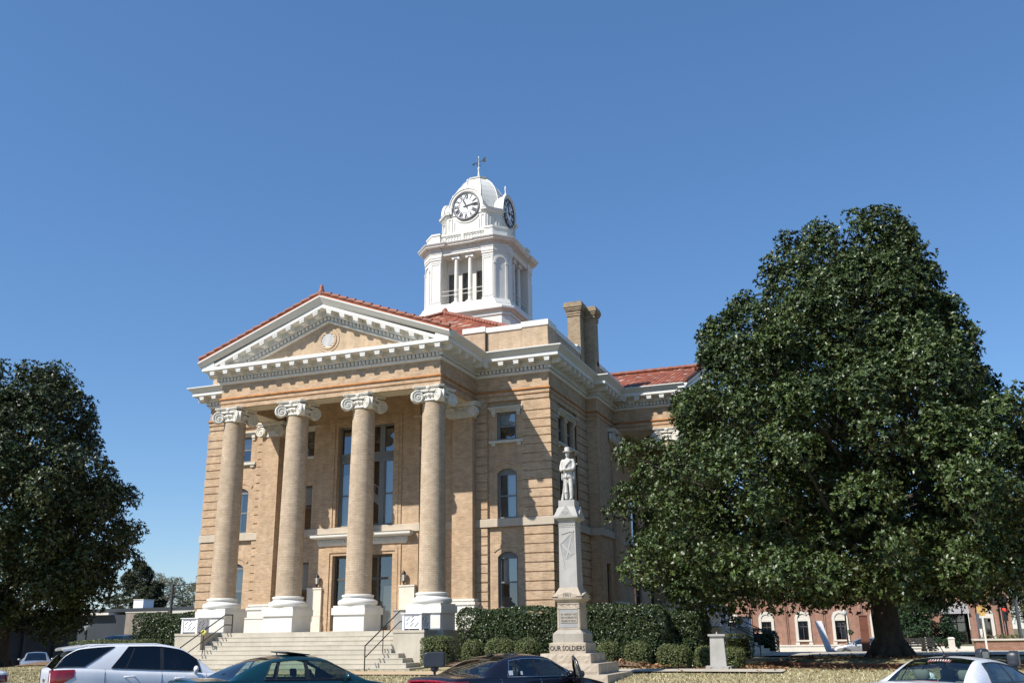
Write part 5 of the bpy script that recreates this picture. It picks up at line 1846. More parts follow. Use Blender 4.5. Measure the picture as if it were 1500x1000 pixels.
h.tube([(0.19, 0.06, 1.40), (0.13, -0.10, 1.35), (-0.02, -0.165, 1.20), (-0.13, -0.14, 1.06)], [0.036, 0.040, 0.040, 0.036], 9)   # blanket roll
h.tube([(0.19, 0.06, 1.40), (0.05, 0.17, 1.25), (-0.12, 0.13, 1.06)], [0.036, 0.040, 0.036], 9)
h.build('blanket_roll', 'statue', st_)
h = MB(TS)
h.rings([[(0.197 * math.cos(t), 0.155 * math.sin(t), z) for t in [2 * math.pi * j / 20 for j in range(20)]] for z in (0.985, 1.03)])
h.box(-0.03, 0.03, -0.165, -0.14, 0.98, 1.035)
h.build('belt', 'statue', st_)
h = MB(TS)
h.rings([[(-0.225 + 0.045 * a * math.cos(t), 0.02 + 0.10 * a * math.sin(t), z) for t in [2 * math.pi * j / 12 for j in range(12)]] for z, a in ((0.72, 0.85), (0.75, 1.05), (0.90, 1.0), (0.96, 0.7))])
h.rings([[(0.225 + 0.04 * a * math.cos(t), 0.03 + 0.08 * a * math.sin(t), z) for t in [2 * math.pi * j / 12 for j in range(12)]] for z, a in ((0.74, 0.85), (0.77, 1.05), (0.95, 1.0), (0.99, 0.7))])
h.tube([(0.225, 0.02, 0.80), (0.215, 0.02, 0.56)], [0.028, 0.018], 8)
h.build('canteen_and_pouch', 'statue', st_)
h = MB(TS)
h.tube([(-0.055, -0.262, 1.16), (-0.085, -0.262, 0.75), (-0.11, -0.25, 0.42)], [0.012, 0.016, 0.021], 8)
h.rings([[(-0.11 - 0.28 * t_ * 0.24 + wx * math.cos(a), -0.25 + 0.02 * math.sin(a), 0.42 - 0.415 * t_) for a in [2 * math.pi * j / 10 for j in range(10)]] for t_, wx in ((0, 0.022), (0.18, 0.030), (0.35, 0.026), (0.6, 0.042), (1.0, 0.052))])
h.build('rifle', 'statue', st_)
h = MB(TS)
h.rings([[(-0.02 + 0.10 * a * math.cos(t), 0.13 + 0.08 * a * math.sin(t), z) for t in [2 * math.pi * j / 12 for j in range(12)]] for z, a in ((0.0, 1.2), (0.12, 1.0), (0.42, 0.85), (0.5, 0.5))])
h.build('stump', 'statue', st_)

# ------------------------------------------------------------------ small stone pedestal on the lawn
px_, py_ = 17.35, -2.75
zb = gz(px_, py_)
P = thing('stone_pedestal', 'tapered white stone pedestal with a flat top standing alone on the lawn by the path', 'pedestal', (px_, py_, zb))
b = MB(Matrix.Translation((px_, py_, zb)) @ Matrix.Rotation(R(6), 4, 'Z'))
b.prism(sq(0.62), -0.1, 0.04); b.build('base_slab', 'granite', P)
b.v = []; b.f = []; b.s = []; b.uv = []; b.mi = []
b.prism([(-0.42, -0.36), (0.42, -0.36), (0.42, 0.36), (-0.42, 0.36)], 0.04, 0.14); b.build('plinth', 'granite', P)
b = MB(Matrix.Translation((px_, py_, zb)) @ Matrix.Rotation(R(6), 4, 'Z'))
b.frus(sq(0.27), 0.14, sq(0.225), 1.10); b.build('shaft', 'granite', P)
b = MB(Matrix.Translation((px_, py_, zb)) @ Matrix.Rotation(R(6), 4, 'Z'))
b.prism(sq(0.285), 1.10, 1.17); b.lathe([(0.03, 1.17), (0.03, 1.21), (0.012, 1.22), (0.012, 1.25)], (0.0, 0), 8); b.build('top_slab', 'granite', P)

# ------------------------------------------------------------------ low brick wall round the tree bed
tw = MB()
K = 26
def arcw(r_, k): 
    a = R(205) + R(150) * k / K
    return (22.8 + r_ * math.cos(a), 3.6 + r_ * math.sin(a))
for k in range(K):
    a, b_, c, d = arcw(4.85, k), arcw(4.85, k + 1), arcw(4.55, k + 1), arcw(4.55, k)
    tw.prism([a, b_, c, d], 0.2, 0.60)
    a, b_, c, d = arcw(4.89, k), arcw(4.89, k + 1), arcw(4.51, k + 1), arcw(4.51, k)
    tw.prism([a, b_, c, d], 0.602, 0.655)
o = tw.build('garden_wall', 'brick_earth'); tag(o, 'low curved red brick wall holding the earth round the big magnolia', 'wall')

# ------------------------------------------------------------------ trees
CAMP = Vector((23.07, -37.14))
def interp(tab, z):
    if z <= tab[0][0]: return tab[0][1]
    for (z0, r0), (z1, r1) in zip(tab, tab[1:]):
        if z <= z1: return r0 + (r1 - r0) * (z - z0) / (z1 - z0)
    return tab[-1][1]

def limb_tree(name, loc, mat, trunk_r, top, arms, parent, rg, hi, lk=1.0):
    t = MB()
    x, y, z = loc
    pr = [(x, y, z - 0.4), (x, y, z + 0.1), (x + 0.02, y, z + 0.6), (x - 0.05, y, z + 1.6), (x, y + 0.05, z + 3), (x + 0.1, y, z + 0.5 * hi), (x, y, z + 0.92 * hi)]
    rr = [trunk_r * 1.5, trunk_r * 1.3, trunk_r * 1.08, trunk_r, trunk_r * 0.9, trunk_r * 0.5, 0.05]
    t.tube(pr, rr, 14)
    for k in range(7):                                       # root flare
        a = 2 * math.pi * k / 7 + rg.uniform(-.3, .3)
        t.tube([(x + trunk_r * 0.7 * math.cos(a), y + trunk_r * 0.7 * math.sin(a), z + 0.7), (x + trunk_r * 1.5 * math.cos(a), y + trunk_r * 1.5 * math.sin(a), z + 0.15), (x + trunk_r * 2.1 * math.cos(a), y + trunk_r * 2.1 * math.sin(a), z - 0.12)], [trunk_r * 0.35, trunk_r * 0.3, 0.05], 8)
    for (ex, ey, ez) in arms:
        z0 = min(z + 0.9 * hi, max(z + min(2.7, 0.4 * hi), ez - 0.45 * math.hypot(ex - x, ey - y)))
        mx_ = ((x + ex) / 2 + rg.uniform(-.4, .4), (y + ey) / 2 + rg.uniform(-.4, .4), (z0 + ez) / 2 - 0.2)
        L = math.dist((x, y, z0), (ex, ey, ez))
        r0 = (0.025 * L + 0.04) * lk
        t.tube([(x, y, z0), mx_, (ex, ey, ez)], [r0, r0 * 0.6, 0.02 * lk], 7)
    return t.build('trunk', mat, parent)

def big_tree(name, label, loc, left, right, depth, zlo, zhi, mat, rg, per, n_shell, apex=0.0, ln=0.25, wd=0.11, k=7, group=None, rcs=(0.75, 1.35), trunk_r=0.5, lift=0.0, extra=()):
    x, y, z = loc
    root = thing(name, label, 'tree', loc, group)
    v = Vector((x, y)) - CAMP; v.normalize()
    rt = np.array([v.y, -v.x, 0.0]); aw = np.array([v.x, v.y, 0.0])
    cl = []; arms = []
    def outline(zz, th):
        c, s = math.cos(th), math.sin(th)
        rl = interp(left, zz) if c < 0 else interp(right, zz)
        rd_ = interp(depth, zz)
        off = apex * sstep(zlo + 0.5 * (zhi - zlo), zhi, zz)
        lump = 1 + 0.05 * math.sin(2.0 * th + 0.9 * zz + 0.6) + 0.06 * math.sin(5.0 * th - 1.3 * zz + 2.0) + 0.05 * math.sin(3.0 * th + 2.1 * zz)
        return off, lump / math.sqrt((c / max(rl, .2)) ** 2 + (s / max(rd_, .2)) ** 2)
    # weights by circumference
    zs = np.linspace(zlo, zhi, 60)
    wts = np.array([interp(left, q) + interp(right, q) + 2 * interp(depth, q) + 0.8 for q in zs]); wts /= wts.sum()
    for i in range(n_shell):
        zz = float(rg.choice(zs, p=wts) + rg.uniform(-.15, .15))
        th = rg.uniform(0, 2 * math.pi)
        off, ro = outline(zz, th)
        rc = rg.uniform(*rcs) * (0.72 if zz > zhi - 3 else 1.0)
        if lift and zz < zlo + lift and math.cos(th) > -0.8: zz += lift * rg.uniform(0.8, 1.3)
        rad = max(0.0, ro - rc * 0.85) * rg.uniform(0.86, 1.04)
        P = np.array([x, y, 0]) + rt * (off + rad * math.cos(th)) + aw * rad * math.sin(th)
        outw = rt * math.cos(th) + aw * math.sin(th) + np.array([0, 0, 0.45])
        cl.append([P[0], P[1], zz, rc, *outw])
        if i % 5 == 0: arms.append((P[0], P[1], zz))
    for (la, de, zz, rc) in extra:
        P = np.array([x, y, 0]) + rt * la + aw * de
        cl.append([P[0], P[1], zz, rc, 0, 0, 0.6])
    for i in range(int(n_shell * 0.45)):                     # inner foliage
        zz = float(rg.choice(zs, p=wts))
        th = rg.uniform(0, 2 * math.pi)
        off, ro = outline(zz, th)
        rad = ro * rg.uniform(0.25, 0.72); zz = max(zz, zlo + lift)
        P = np.array([x, y, 0]) + rt * (off + rad * math.cos(th)) + aw * rad * math.sin(th)
        cl.append([P[0], P[1], zz, rg.uniform(0.9, 1.4), 0, 0, 0.2])
    q, t = crown(cl, per, k, ln, wd, rg)
    limb_tree(name, loc, 'bark', trunk_r, None, arms, root, rg, zhi - loc[2], 0.62)
    quadmesh('crown', q, 4, mat, root, t)
    return root

rg = np.random.default_rng(11)
LZ = [(2.0, 7.0), (2.6, 8.6), (3.9, 9.9), (5.3, 9.9), (6.8, 10.1), (8.4, 10.1), (9.4, 9.5), (10.6, 8.5), (12.3, 7.3), (13.5, 6.3), (14.7, 5.2), (16.2, 4.3), (17.0, 3.7), (17.6, 3.4), (18.3, 3.0), (18.8, 2.0), (19.3, 0.8)]
RZ = [(2.0, 7.0), (3.0, 9.0), (5.0, 10.2), (7.0, 10.3), (8.8, 8.6), (9.8, 6.9), (10.7, 5.9), (11.5, 5.2), (12.2, 4.9), (13.7, 4.3), (15.1, 3.4), (16.0, 2.6), (17.0, 2.1), (18.0, 1.7), (18.8, 1.2), (19.3, 0.5)]
DZ = [(2.0, 6.0), (3.0, 8.5), (5.0, 9.6), (7.0, 9.8), (9.0, 8.8), (11.0, 7.4), (13.0, 6.0), (15.0, 4.6), (17.0, 3.0), (18.3, 1.8), (19.3, 0.6)]
big_tree('magnolia_tree', 'huge glossy dark green magnolia right of the courthouse, crown almost down to the lawn', (22.8, 4.0, 0.70), LZ, RZ, DZ, 2.9, 18.3, 'mag', rg, 165, 450, apex=1.2, ln=0.168, wd=0.078, rcs=(0.65, 1.2), lift=0.4,
         extra=[(-1.9, -3.5, 3.3, 0.9), (-0.4, -4.2, 3.1, 0.9), (1.0, -3.8, 3.2, 0.9), (2.4, -3.2, 3.3, 0.9), (0.4, -2.6, 3.5, 0.9), (-2.1, 0, 18.2, 0.7), (-1.8, 0.3, 17.6, 0.95), (-2.5, -0.3, 17.1, 1.0), (-2.9, 0.2, 16.6, 0.9), (-9.9, 0, 7.4, 0.9), (-10.2, -0.5, 6.6, 0.8), (-9.3, 0.5, 5.4, 1.0), (-8.6, 0, 9.2, 1.0), (-9.0, 0.4, 8.4, 1.0)])
LZ2 = [(2.2, 5.0), (4.0, 7.0), (8.0, 7.6), (12.0, 6.2), (15.0, 4.4), (17.0, 2.6), (18.0, 0.8)]
RZ2 = [(2.2, 3.6), (3.1, 5.0), (4.0, 5.6), (5.2, 5.9), (7.0, 6.5), (8.6, 6.6), (9.6, 6.2), (11.2, 5.3), (12.2, 4.1), (14.0, 3.7), (15.2, 3.2), (16.0, 2.6), (17.0, 1.6), (17.7, 0.9)]
DZ2 = [(2.2, 4.0), (4.0, 6.0), (8.0, 7.2), (12.0, 5.5), (15.0, 3.8), (17.0, 2.2), (18.0, 0.8)]
big_tree('magnolia_tree', 'dark magnolia at the left edge of the photo, its crown cut off by the frame', (-22.8, 4.0, 0.20), LZ2, RZ2, DZ2, 2.1, 17.2, 'mag2', rg, 95, 290, ln=0.20, wd=0.09, rcs=(0.75, 1.3))

def small_tree(name, label, loc, hgt, rad, mat, rg, ln, wd, k, n, per, style, cat='tree', group=None, trunk_r=0.2):
    x, y, z = loc
    root = thing(name, label, cat, loc, group)
    cl = []; arms = []
    for i in range(n):
        u = rg.random()
        if style == 'cone':
            zz = z + 0.4 + (hgt - 0.8) * u ** 1.1; r_ = rad * (1 - 0.8 * u) * rg.uniform(0.7, 1.0)
        elif style == 'pine':
            zz = z + hgt * (0.42 + 0.55 * u); r_ = rad * math.sin(math.pi * min(1, 0.25 + 0.72 * u)) * rg.uniform(0.35, 1.0)
        else:
            zz = z + hgt * (0.30 + 0.66 * u); r_ = rad * math.sqrt(max(0.02, 1 - ((u - 0.45) / 0.58) ** 2)) * rg.uniform(0.3, 1.0)
        th = rg.uniform(0, 2 * math.pi)
        P = (x + r_ * math.cos(th), y + r_ * math.sin(th), zz)
        cl.append([*P, rg.uniform(0.10, 0.17) * rad + 0.15, math.cos(th), math.sin(th), 0.4])
        if i % 2 == 0: arms.append(P)
    q, t = crown(cl, per, k, ln, wd, rg, flat=0.6 if style == 'pine' else 0.85)
    limb_tree(name, loc, 'bark', trunk_r, None, arms, root, rg, hgt, 0.45)
    quadmesh('crown', q, 4, mat, root, t)
    return root
small_tree('pine_tree', 'dark green pine with layered boughs beyond the low roofs on the left', (-55.6, 51.0, -0.4), 10.6, 2.9, 'pine', rg, 0.34, 0.08, 7, 100, 130, 'pine', trunk_r=0.22)
small_tree('budding_tree', 'open bare-branched tree in olive spring bud right behind the utility pole', (-58.5, 58.5, -0.4), 9.6, 3.6, 'bud', rg, 0.17, 0.07, 4, 130, 95, 'round', trunk_r=0.18)
small_tree('budding_tree', 'second hazy olive budding tree, nearest the courthouse corner', (-54.5, 61.5, -0.4), 9.6, 3.6, 'bud', rg, 0.17, 0.07, 4, 130, 95, 'round', trunk_r=0.18)
small_tree('budding_tree', 'low budding tree between the pine and the pole', (-60, 57, -0.4), 7.4, 3.0, 'bud', rg, 0.17, 0.07, 4, 100, 80, 'round', trunk_r=0.15)
small_tree('cedar_bush', 'tall dark green cedar bush behind the bench and magnolia trunk', (24.6, 24.5, 0.3), 5.4, 1.85, 'cedar', rg, 0.15, 0.06, 6, 190, 210, 'cone', 'shrub', trunk_r=0.18)
small_tree('bare_tree', 'brownish bare tree in the far right distance behind the street clock', (39.2, 110, -0.4), 11, 5.5, 'bud', rg, 0.25, 0.09, 4, 140, 70, 'round', trunk_r=0.2)
small_tree('bare_tree', 'low greenish bare tree in the distance beside the pale utility pole', (43.5, 104, -0.4), 8, 4.5, 'bud', rg, 0.25, 0.09, 4, 120, 70, 'round', trunk_r=0.2)

# ------------------------------------------------------------------ hedges and clipped bushes
def hedge(name, label, x0, x1, y0, y1, z0, z1, mat, rg, dens, ln, wd, cat='hedge', group=None, rnd_=0.35, wob=0.08):
    """clipped block: rounded body with leaves all over it"""
    root = thing(name, label, cat, ((x0 + x1) / 2, (y0 + y1) / 2, z0), group)
    c = np.array([(x0 + x1) / 2, (y0 + y1) / 2, (z0 + z1) / 2]); hs = np.array([(x1 - x0) / 2, (y1 - y0) / 2, (z1 - z0) / 2])
    area = 4 * hs[2] * (hs[0] + hs[1]) * 2 + 4 * hs[0] * hs[1]
    n = int(area * dens)
    # points on the box, pulled in to a rounded box
    w3 = np.array([hs[1] * hs[2], hs[1] * hs[2], hs[0] * hs[2], hs[0] * hs[2], hs[0] * hs[1]])
    f = rg.choice(5, size=n, p=w3 / w3.sum())
    p = rg.uniform(-1, 1, (n, 3)) * hs
    p[f == 0, 0] = hs[0]; p[f == 1, 0] = -hs[0]; p[f == 2, 1] = -hs[1]; p[f == 3, 1] = hs[1]; p[f == 4, 2] = hs[2]
    rr = min(rnd_, *hs)
    inner = hs - rr
    core = np.clip(p, -inner, inner); core[:, 2] = np.clip(p[:, 2], -hs[2], inner[2])
    nrm = nz(p - core + 1e-6)
    bumps = wob * (np.sin(p[:, 0] * 2.3 + c[0]) + np.sin(p[:, 1] * 3.1 + p[:, 0]) + np.sin(p[:, 2] * 3.7 + p[:, 0] * 1.7)) / 2
    surf = core + nrm * (rr + bumps[:, None] - rg.uniform(0, 0.09, (n, 1)))
    q, t = rosettes(surf + c, nrm + 0.45 * rg.normal(size=(n, 3)) + np.array([0, 0, .3]), 4, ln, wd, rg, (0.5, 1.4))
    quadmesh('foliage', q, 4, mat, root, t)
    b = MB()
    # twiggy body a little inside the leaves
    K = 26
    rows = []
    for zf, sc_ in ((0.0, 0.86), (0.25, 0.95), (0.6, 0.97), (0.85, 0.90), (0.95, 0.78)):
        ring = []
        for j in range(K):
            a = 2 * math.pi * j / K
            e = 0.35
            cx_ = math.copysign(abs(math.cos(a)) ** e, math.cos(a)); sy_ = math.copysign(abs(math.sin(a)) ** e, math.sin(a))
            ring.append((c[0] + (hs[0] - 0.14) * sc_ * cx_, c[1] + (hs[1] - 0.14) * sc_ * sy_, z0 - 0.1 + (z1 - z0 - 0.02) * zf))
        rows.append(ring)
    b.rings(rows)
    b.build('twigs', 'hedgecore', root)
    return root
zb = 0.70
hedge('tall_hedge', 'tall clipped dark holly hedge along the front wall, behind the monument', 6.75, 15.1, -0.9, 0.7, zb, 2.74, 'holly', rg, 260, 0.078, 0.042)
hedge('tall_hedge', 'darker high hedge mass under the magnolia, at the far end of the front hedge', 15.1, 16.4, -0.2, 2.2, 0.5, 2.55, 'holly', rg, 200, 0.08, 0.044)
hedge('tall_hedge', 'clipped evergreen block beside the side steps, nearest the red brick bank', 14.6, 16.3, 24.9, 26.3, 0.3, 1.80, 'holly', rg, 90, 0.10, 0.05)
hedge('clipped_bush', 'square clipped green bush in front of the right stair wall', 5.98, 7.15, -2.75, -1.75, 0.62, 1.70, 'box', rg, 420, 0.05, 0.028, 'bush', 'clipped bushes along the front', 0.22, 0.03)
LB = [(7.55, 8.38, 'small rounded clipped bush next right of the square one'), (8.50, 9.72, 'wide clipped bush at the middle of the row left of the monument'), (9.84, 10.78, 'clipped bush between the wide one and the one touching the monument'),
      (10.95, 11.85, 'rounded clipped bush nearest the left side of the monument'), (12.7, 13.6, 'clipped bush partly hidden behind the monument steps'), (13.75, 14.75, 'clipped bush just right of the monument base'),
      (14.85, 16.1, 'big round clipped bush, second right of the monument'), (16.2, 17.1, 'lower rounded bush, third right of the monument'), (17.15, 18.0, 'rounded bush just left of the stone pedestal')]
for i, (x0, x1, lab) in enumerate(LB):
    hz = (1.55, 1.60, 1.62, 1.60, 1.45, 1.44, 1.30, 1.27, 1.22)[i]
    if i < 4: y0 = (-2.5, -2.65, -2.9, -2.2)[i]
    elif i < 6: y0 = -2.2
    else: y0 = -1.6
    hedge('clipped_bush', lab, x0, x1, y0 + 0.15 * (i % 2), y0 + 0.95 + 0.15 * (i % 2), 0.55, hz, 'box', rg, 420, 0.05, 0.028, 'bush', 'clipped bushes along the front', 0.45, 0.04)
hedge('clipped_bush', 'dark low bush at the foot of the side steps', 15.2, 16.6, 11.2, 12.6, 0.45, 1.6, 'box', rg, 150, 0.06, 0.03, 'bush', 'clipped bushes along the front', 0.3, 0.05)
hedge('tall_hedge', 'high clipped hedge block left of the front steps', -9.6, -6.5, -0.8, 0.8, 0.6, 2.85, 'holly', rg, 210, 0.085, 0.045)
hedge('low_hedge', 'low flat-topped yellow-green hedge left of the front steps', -11.2, -6.9, -2.9, -1.7, 0.45, 1.72, 'box', rg, 180, 0.06, 0.03, 'hedge', None, 0.18, 0.03)

# fallen magnolia leaves under the bushes and round the tree bed
n = 2600
P = np.concatenate([np.column_stack([rg.uniform(12.5, 19.5, 1100), rg.normal(-2.2, 0.45, 1100)]), np.column_stack([rg.normal(21.0, 4.5, 1500), rg.normal(0.5, 3.0, 1500)])])
P = P[(P[:, 0] < 30) & (P[:, 1] > -4.6)]
base = np.array([[x, y, gz(x, y) + 0.03] for x, y in P])
nr = rg.normal(size=(len(P), 3)) * 0.35 + np.array([0, 0, 1])
q, t = rosettes(base, nr, 1, 0.17, 0.075, rg, (1.2, 1.6))
o = quadmesh('fallen_leaves', q, 4, 'litter', None, t)
o['kind'] = 'stuff'; o['label'] = 'brown fallen leaves scattered under the bushes and the magnolia'; o['category'] = 'fallen leaves'

# ------------------------------------------------------------------ cars
def cat_(pts, x):
    """smooth curve through control points (monotone cubic)"""
    n = len(pts)
    if x <= pts[0][0]: return pts[0][1]
    if x >= pts[-1][0]: return pts[-1][1]
    i = 0
    while x > pts[i + 1][0]: i += 1
    d = [(pts[k + 1][1] - pts[k][1]) / (pts[k + 1][0] - pts[k][0]) for k in range(n - 1)]
    def sl(k):
        if k == 0: return d[0]
        if k == n - 1: return d[-1]
        if d[k - 1] * d[k] <= 0: return 0.0
        return 2 * d[k - 1] * d[k] / (d[k - 1] + d[k])
    x0, y0 = pts[i]; x1, y1 = pts[i + 1]
    h = x1 - x0; t = (x - x0) / h
    return (2 * t**3 - 3 * t**2 + 1) * y0 + (t**3 - 2 * t**2 + t) * h * sl(i) + (-2 * t**3 + 3 * t**2) * y1 + (t**3 - t**2) * h * sl(i + 1)

ROWS = [(0.30, 0.86), (0.34, 0.96), (0.62, 1.0)]
def car(name, label, sp, paint, glass='carglass', cat='car', group=None, seat='seatdark', interior=True, trim='blackplastic'):
    L = sp['L']; W = sp['W'] / 2
    root = thing(name, label, cat, (0, 0, 0), group)
    wcv = sp['plan']; scv = sp['shoulder']; lo = sp.get('lo', 0.24)
    def wx(x): return W * cat_(wcv, x)
    def zs(x): return cat_(scv, x)
    def yz(x, z):
        w_ = wx(x); s = zs(x)
        tab = [(lo, 0.88), (lo + 0.10, 0.965), (lo + 0.36, 1.0), (s - 0.17, 0.995), (s - 0.05, 0.968), (s, 0.925)]
        return w_ * interp(tab, z)
    T0 = Matrix.Translation((-L / 2, 0, 0))
    b = MB(T0)
    xr, xf = sp['st'][0][0], sp['st'][-1][0]
    xs_ = sorted({0.0, 0.03, 0.08, 0.16, 0.28, L - 0.28, L - 0.16, L - 0.08, L - 0.03, L, xr, xf, *[L * i / 30 for i in range(1, 30)]})
    rings_ = []
    for x in xs_:
        s = zs(x); e = 0.0
        l2 = lo + (0.10 * (1 - min(1, x / 0.2)) if x < 0.2 else 0.10 * (1 - min(1, (L - x) / 0.3)) if x > L - 0.3 else 0)
        col = [l2, l2 + 0.10, (l2 + s) * 0.42, (l2 + s) * 0.55, s - 0.22, s - 0.15, s - 0.09, s - 0.045, s - 0.015, s]
        half = [(yz(x, z), z) for z in col]
        cr = sp.get('crown', 0.035)
        deck = [(half[-1][0] * f, s + cr * (1 - f * f)) for f in (0.85, 0.5, 0.0)]
        rings_.append((x, half, deck))
    n_s = len(rings_[0][1])
    for s_ in (-1, 1):
        V = [(x, s_ * y, z) for x, half, deck in rings_ for y, z in half]
        F = [(i * n_s + j, (i + 1) * n_s + j, (i + 1) * n_s + j + 1, i * n_s + j + 1) for i in range(len(rings_) - 1) for j in range(n_s - 1)]
        b.add(V, F, True)
    for i in range(len(rings_) - 1):
        xa, xb = rings_[i][0], rings_[i + 1][0]
        if xa >= xr - 1e-6 and xb <= xf + 1e-6: continue
        def rowp(k):
            x, half, deck = rings_[k]
            d = [half[-1]] + deck
            return [(x, y, z) for y, z in d] + [(x, -y, z) for y, z in d[-2::-1]]
        A, Bq = rowp(i), rowp(i + 1)
        nn = len(A)
        b.add(A + Bq, [(j, j + 1, nn + j + 1, nn + j) for j in range(nn - 1)], True)
    for k in (0, len(rings_) - 1):
        x, half, deck = rings_[k]
        loop = [(x, y, z) for y, z in half] + [(x, y, z) for y, z in deck] + [(x, -y, z) for y, z in deck[-2::-1]] + [(x, -y, z) for y, z in half[::-1]]
        b.add(loop, [tuple(range(len(loop)))])
    # greenhouse
    st = sp['st']; roof = sp['roof']; rw = sp['roofw']
    S = []
    for (a, c) in zip(st, st[1:]):
        K = 4
        for k in range(K):
            t = k / K
            S.append((a[0] + (c[0] - a[0]) * t, a[1] + (c[1] - a[1]) * t, a[2], a[3]))
    S.append((st[-1][0], st[-1][1], 'p', 'p'))
    t3 = sp.get('gtop', 0.88)
    TR = [0.0, 0.07, 0.5, t3, 1.0]
    FR = [1.0, 0.90, 0.5, 0.0, -0.5, -0.90, -1.0]
    gl = MB(T0); pils = {}
    edge = {}
    def side(i, t, s_):
        xb_, xt_, *_ = S[i]
        zb_ = zs(xb_); yb_ = yz(xb_, zb_) + 0.002
        zt_ = max(cat_(roof, xt_), zs(xt_)) ; yt_ = W * cat_(rw, xt_)
        q = t
        return (xb_ + (xt_ - xb_) * t, s_ * (yb_ + (yt_ - yb_) * t + 0.03 * math.sin(math.pi * t)), zb_ + (zt_ - zb_) * q)
    def top(i, f):
        xt_ = S[i][1]
        zt_ = max(cat_(roof, xt_), zs(xt_)); yt_ = W * cat_(rw, xt_)
        return (xt_, yt_ * f, zt_ + sp.get('rcrown', 0.055) * (1 - f * f) * min(1, (zt_ - zs(xt_)) * 3 + 0.25))
    for i in range(len(S) - 1):
        sf, tf = S[i][2], S[i][3]
        for s_ in (-1, 1):
            for k in range(4):
                P = [side(i, TR[k], s_), side(i + 1, TR[k], s_), side(i + 1, TR[k + 1], s_), side(i, TR[k + 1], s_)]
                tgt = gl if (sf == 'g' and k in (1, 2)) else (pils.setdefault((s_, i // 4), MB(T0)) if (sf == 'k' and k in (1, 2)) else b)
                tgt.add(P, [(0, 1, 2, 3)], True)
        for k in range(6):
            P = [top(i, FR[k]), top(i, FR[k + 1]), top(i + 1, FR[k + 1]), top(i + 1, FR[k])]
            tgt = gl if (tf == 'w' and k not in (0, 5)) else b
            tgt.add(P, [(0, 1, 2, 3)], True)
    body = b.build('body', paint, root, fixn=False)
    # weld the shell so shading runs smoothly across it
    for mb_o in (body,):
        bm = bmesh.new(); bm.from_mesh(mb_o.data)
        bmesh.ops.remove_doubles(bm, verts=bm.verts, dist=0.0008)
        bmesh.ops.recalc_face_normals(bm, faces=bm.faces)
        bm.to_mesh(mb_o.data); bm.free()
    go = gl.build('window', glass, root)
    bm = bmesh.new(); bm.from_mesh(go.data); bmesh.ops.remove_doubles(bm, verts=bm.verts, dist=0.0008); bm.to_mesh(go.data); bm.free()
    for pm in pils.values(): pm.build('pillar', 'blackplastic', root)
    # window trim lines
    tr = MB(T0)
    i = 0
    while i < len(S) - 1:
        if S[i][2] in 'gk':
            j = i
            while j < len(S) - 1 and S[j][2] in 'gk': j += 1
            for s_ in (-1, 1):
                off = Vector((0, s_ * 0.006, 0))
                up = [Vector(side(k, t3, s_)) + off for k in range(i, j + 1)]
                dn = [Vector(side(k, 0.07, s_)) + off for k in range(i, j + 1)]
                tr.tube(up, 0.009, 5); tr.tube(dn, 0.011, 5)
                tr.tube([up[0], Vector(side(i, 0.5, s_)) + off, dn[0]], 0.009, 5); tr.tube([up[-1], Vector(side(j, 0.5, s_)) + off, dn[-1]], 0.009, 5)
            i = j
        else: i += 1
    for xp in sp.get('lines', []):
        for s_ in (-1, 1):
            tr.tube([(xp, s_ * (yz(xp, z) + 0.001), z) for z in [zs(xp) - 0.005 - k * 0.06 for k in range(int((zs(xp) - 0.4) / 0.06))]], 0.0045, 4)
    tr.build('window_trim', trim, root)
    # wheels
    for xw in sp['wheels']:
        for s_ in (-1, 1):
            r_ = sp.get('wr', 0.33)
            w_ = wx(xw)
            t = MB(T0 @ Matrix.Translation((xw, s_ * (w_ - 0.10), r_)) @ Matrix.Rotation(math.pi / 2, 4, 'X'))
            t.lathe([(r_ * 0.62, -0.10), (r_ * 0.93, -0.115), (r_, -0.08), (r_, 0.08), (r_ * 0.93, 0.115), (r_ * 0.62, 0.10)], (0, 0), 28)
            to = t.build('wheel', 'tyre', root)
            t = MB(T0 @ Matrix.Translation((xw, s_ * (w_ - 0.10), r_)) @ Matrix.Rotation(math.pi / 2, 4, 'X'))
            for k in range(5):
                a = 2 * math.pi * k / 5
                t.tube([(0.05 * math.cos(a), 0.05 * math.sin(a), -s_ * 0.105), (r_ * 0.6 * math.cos(a), r_ * 0.6 * math.sin(a), -s_ * 0.10)], [0.045, 0.03], 6)
            t.lathe([(r_ * 0.64, -0.112), (r_ * 0.66, -0.12), (r_ * 0.66, 0.12), (r_ * 0.64, 0.112), (r_ * 0.58, 0.06), (r_ * 0.58, -0.06)], (0, 0), 24)
            t.build('rim', 'rim', to)
            t = MB(T0)
            K = 22
            ra = r_ * 1.17
            A = [(xw + ra * math.cos(math.pi * 2 * k / K), r_ + ra * math.sin(math.pi * 2 * k / K)) for k in range(K)]
            A = [(x, max(z, lo - 0.02)) for x, z in A]
            t.add([(x, s_ * (yz(min(max(x, 0.02), L - 0.02), max(z, lo)) + 0.006), z) for x, z in A], [tuple(range(K))])
            t.build('wheel_arch', 'blackplastic', root)
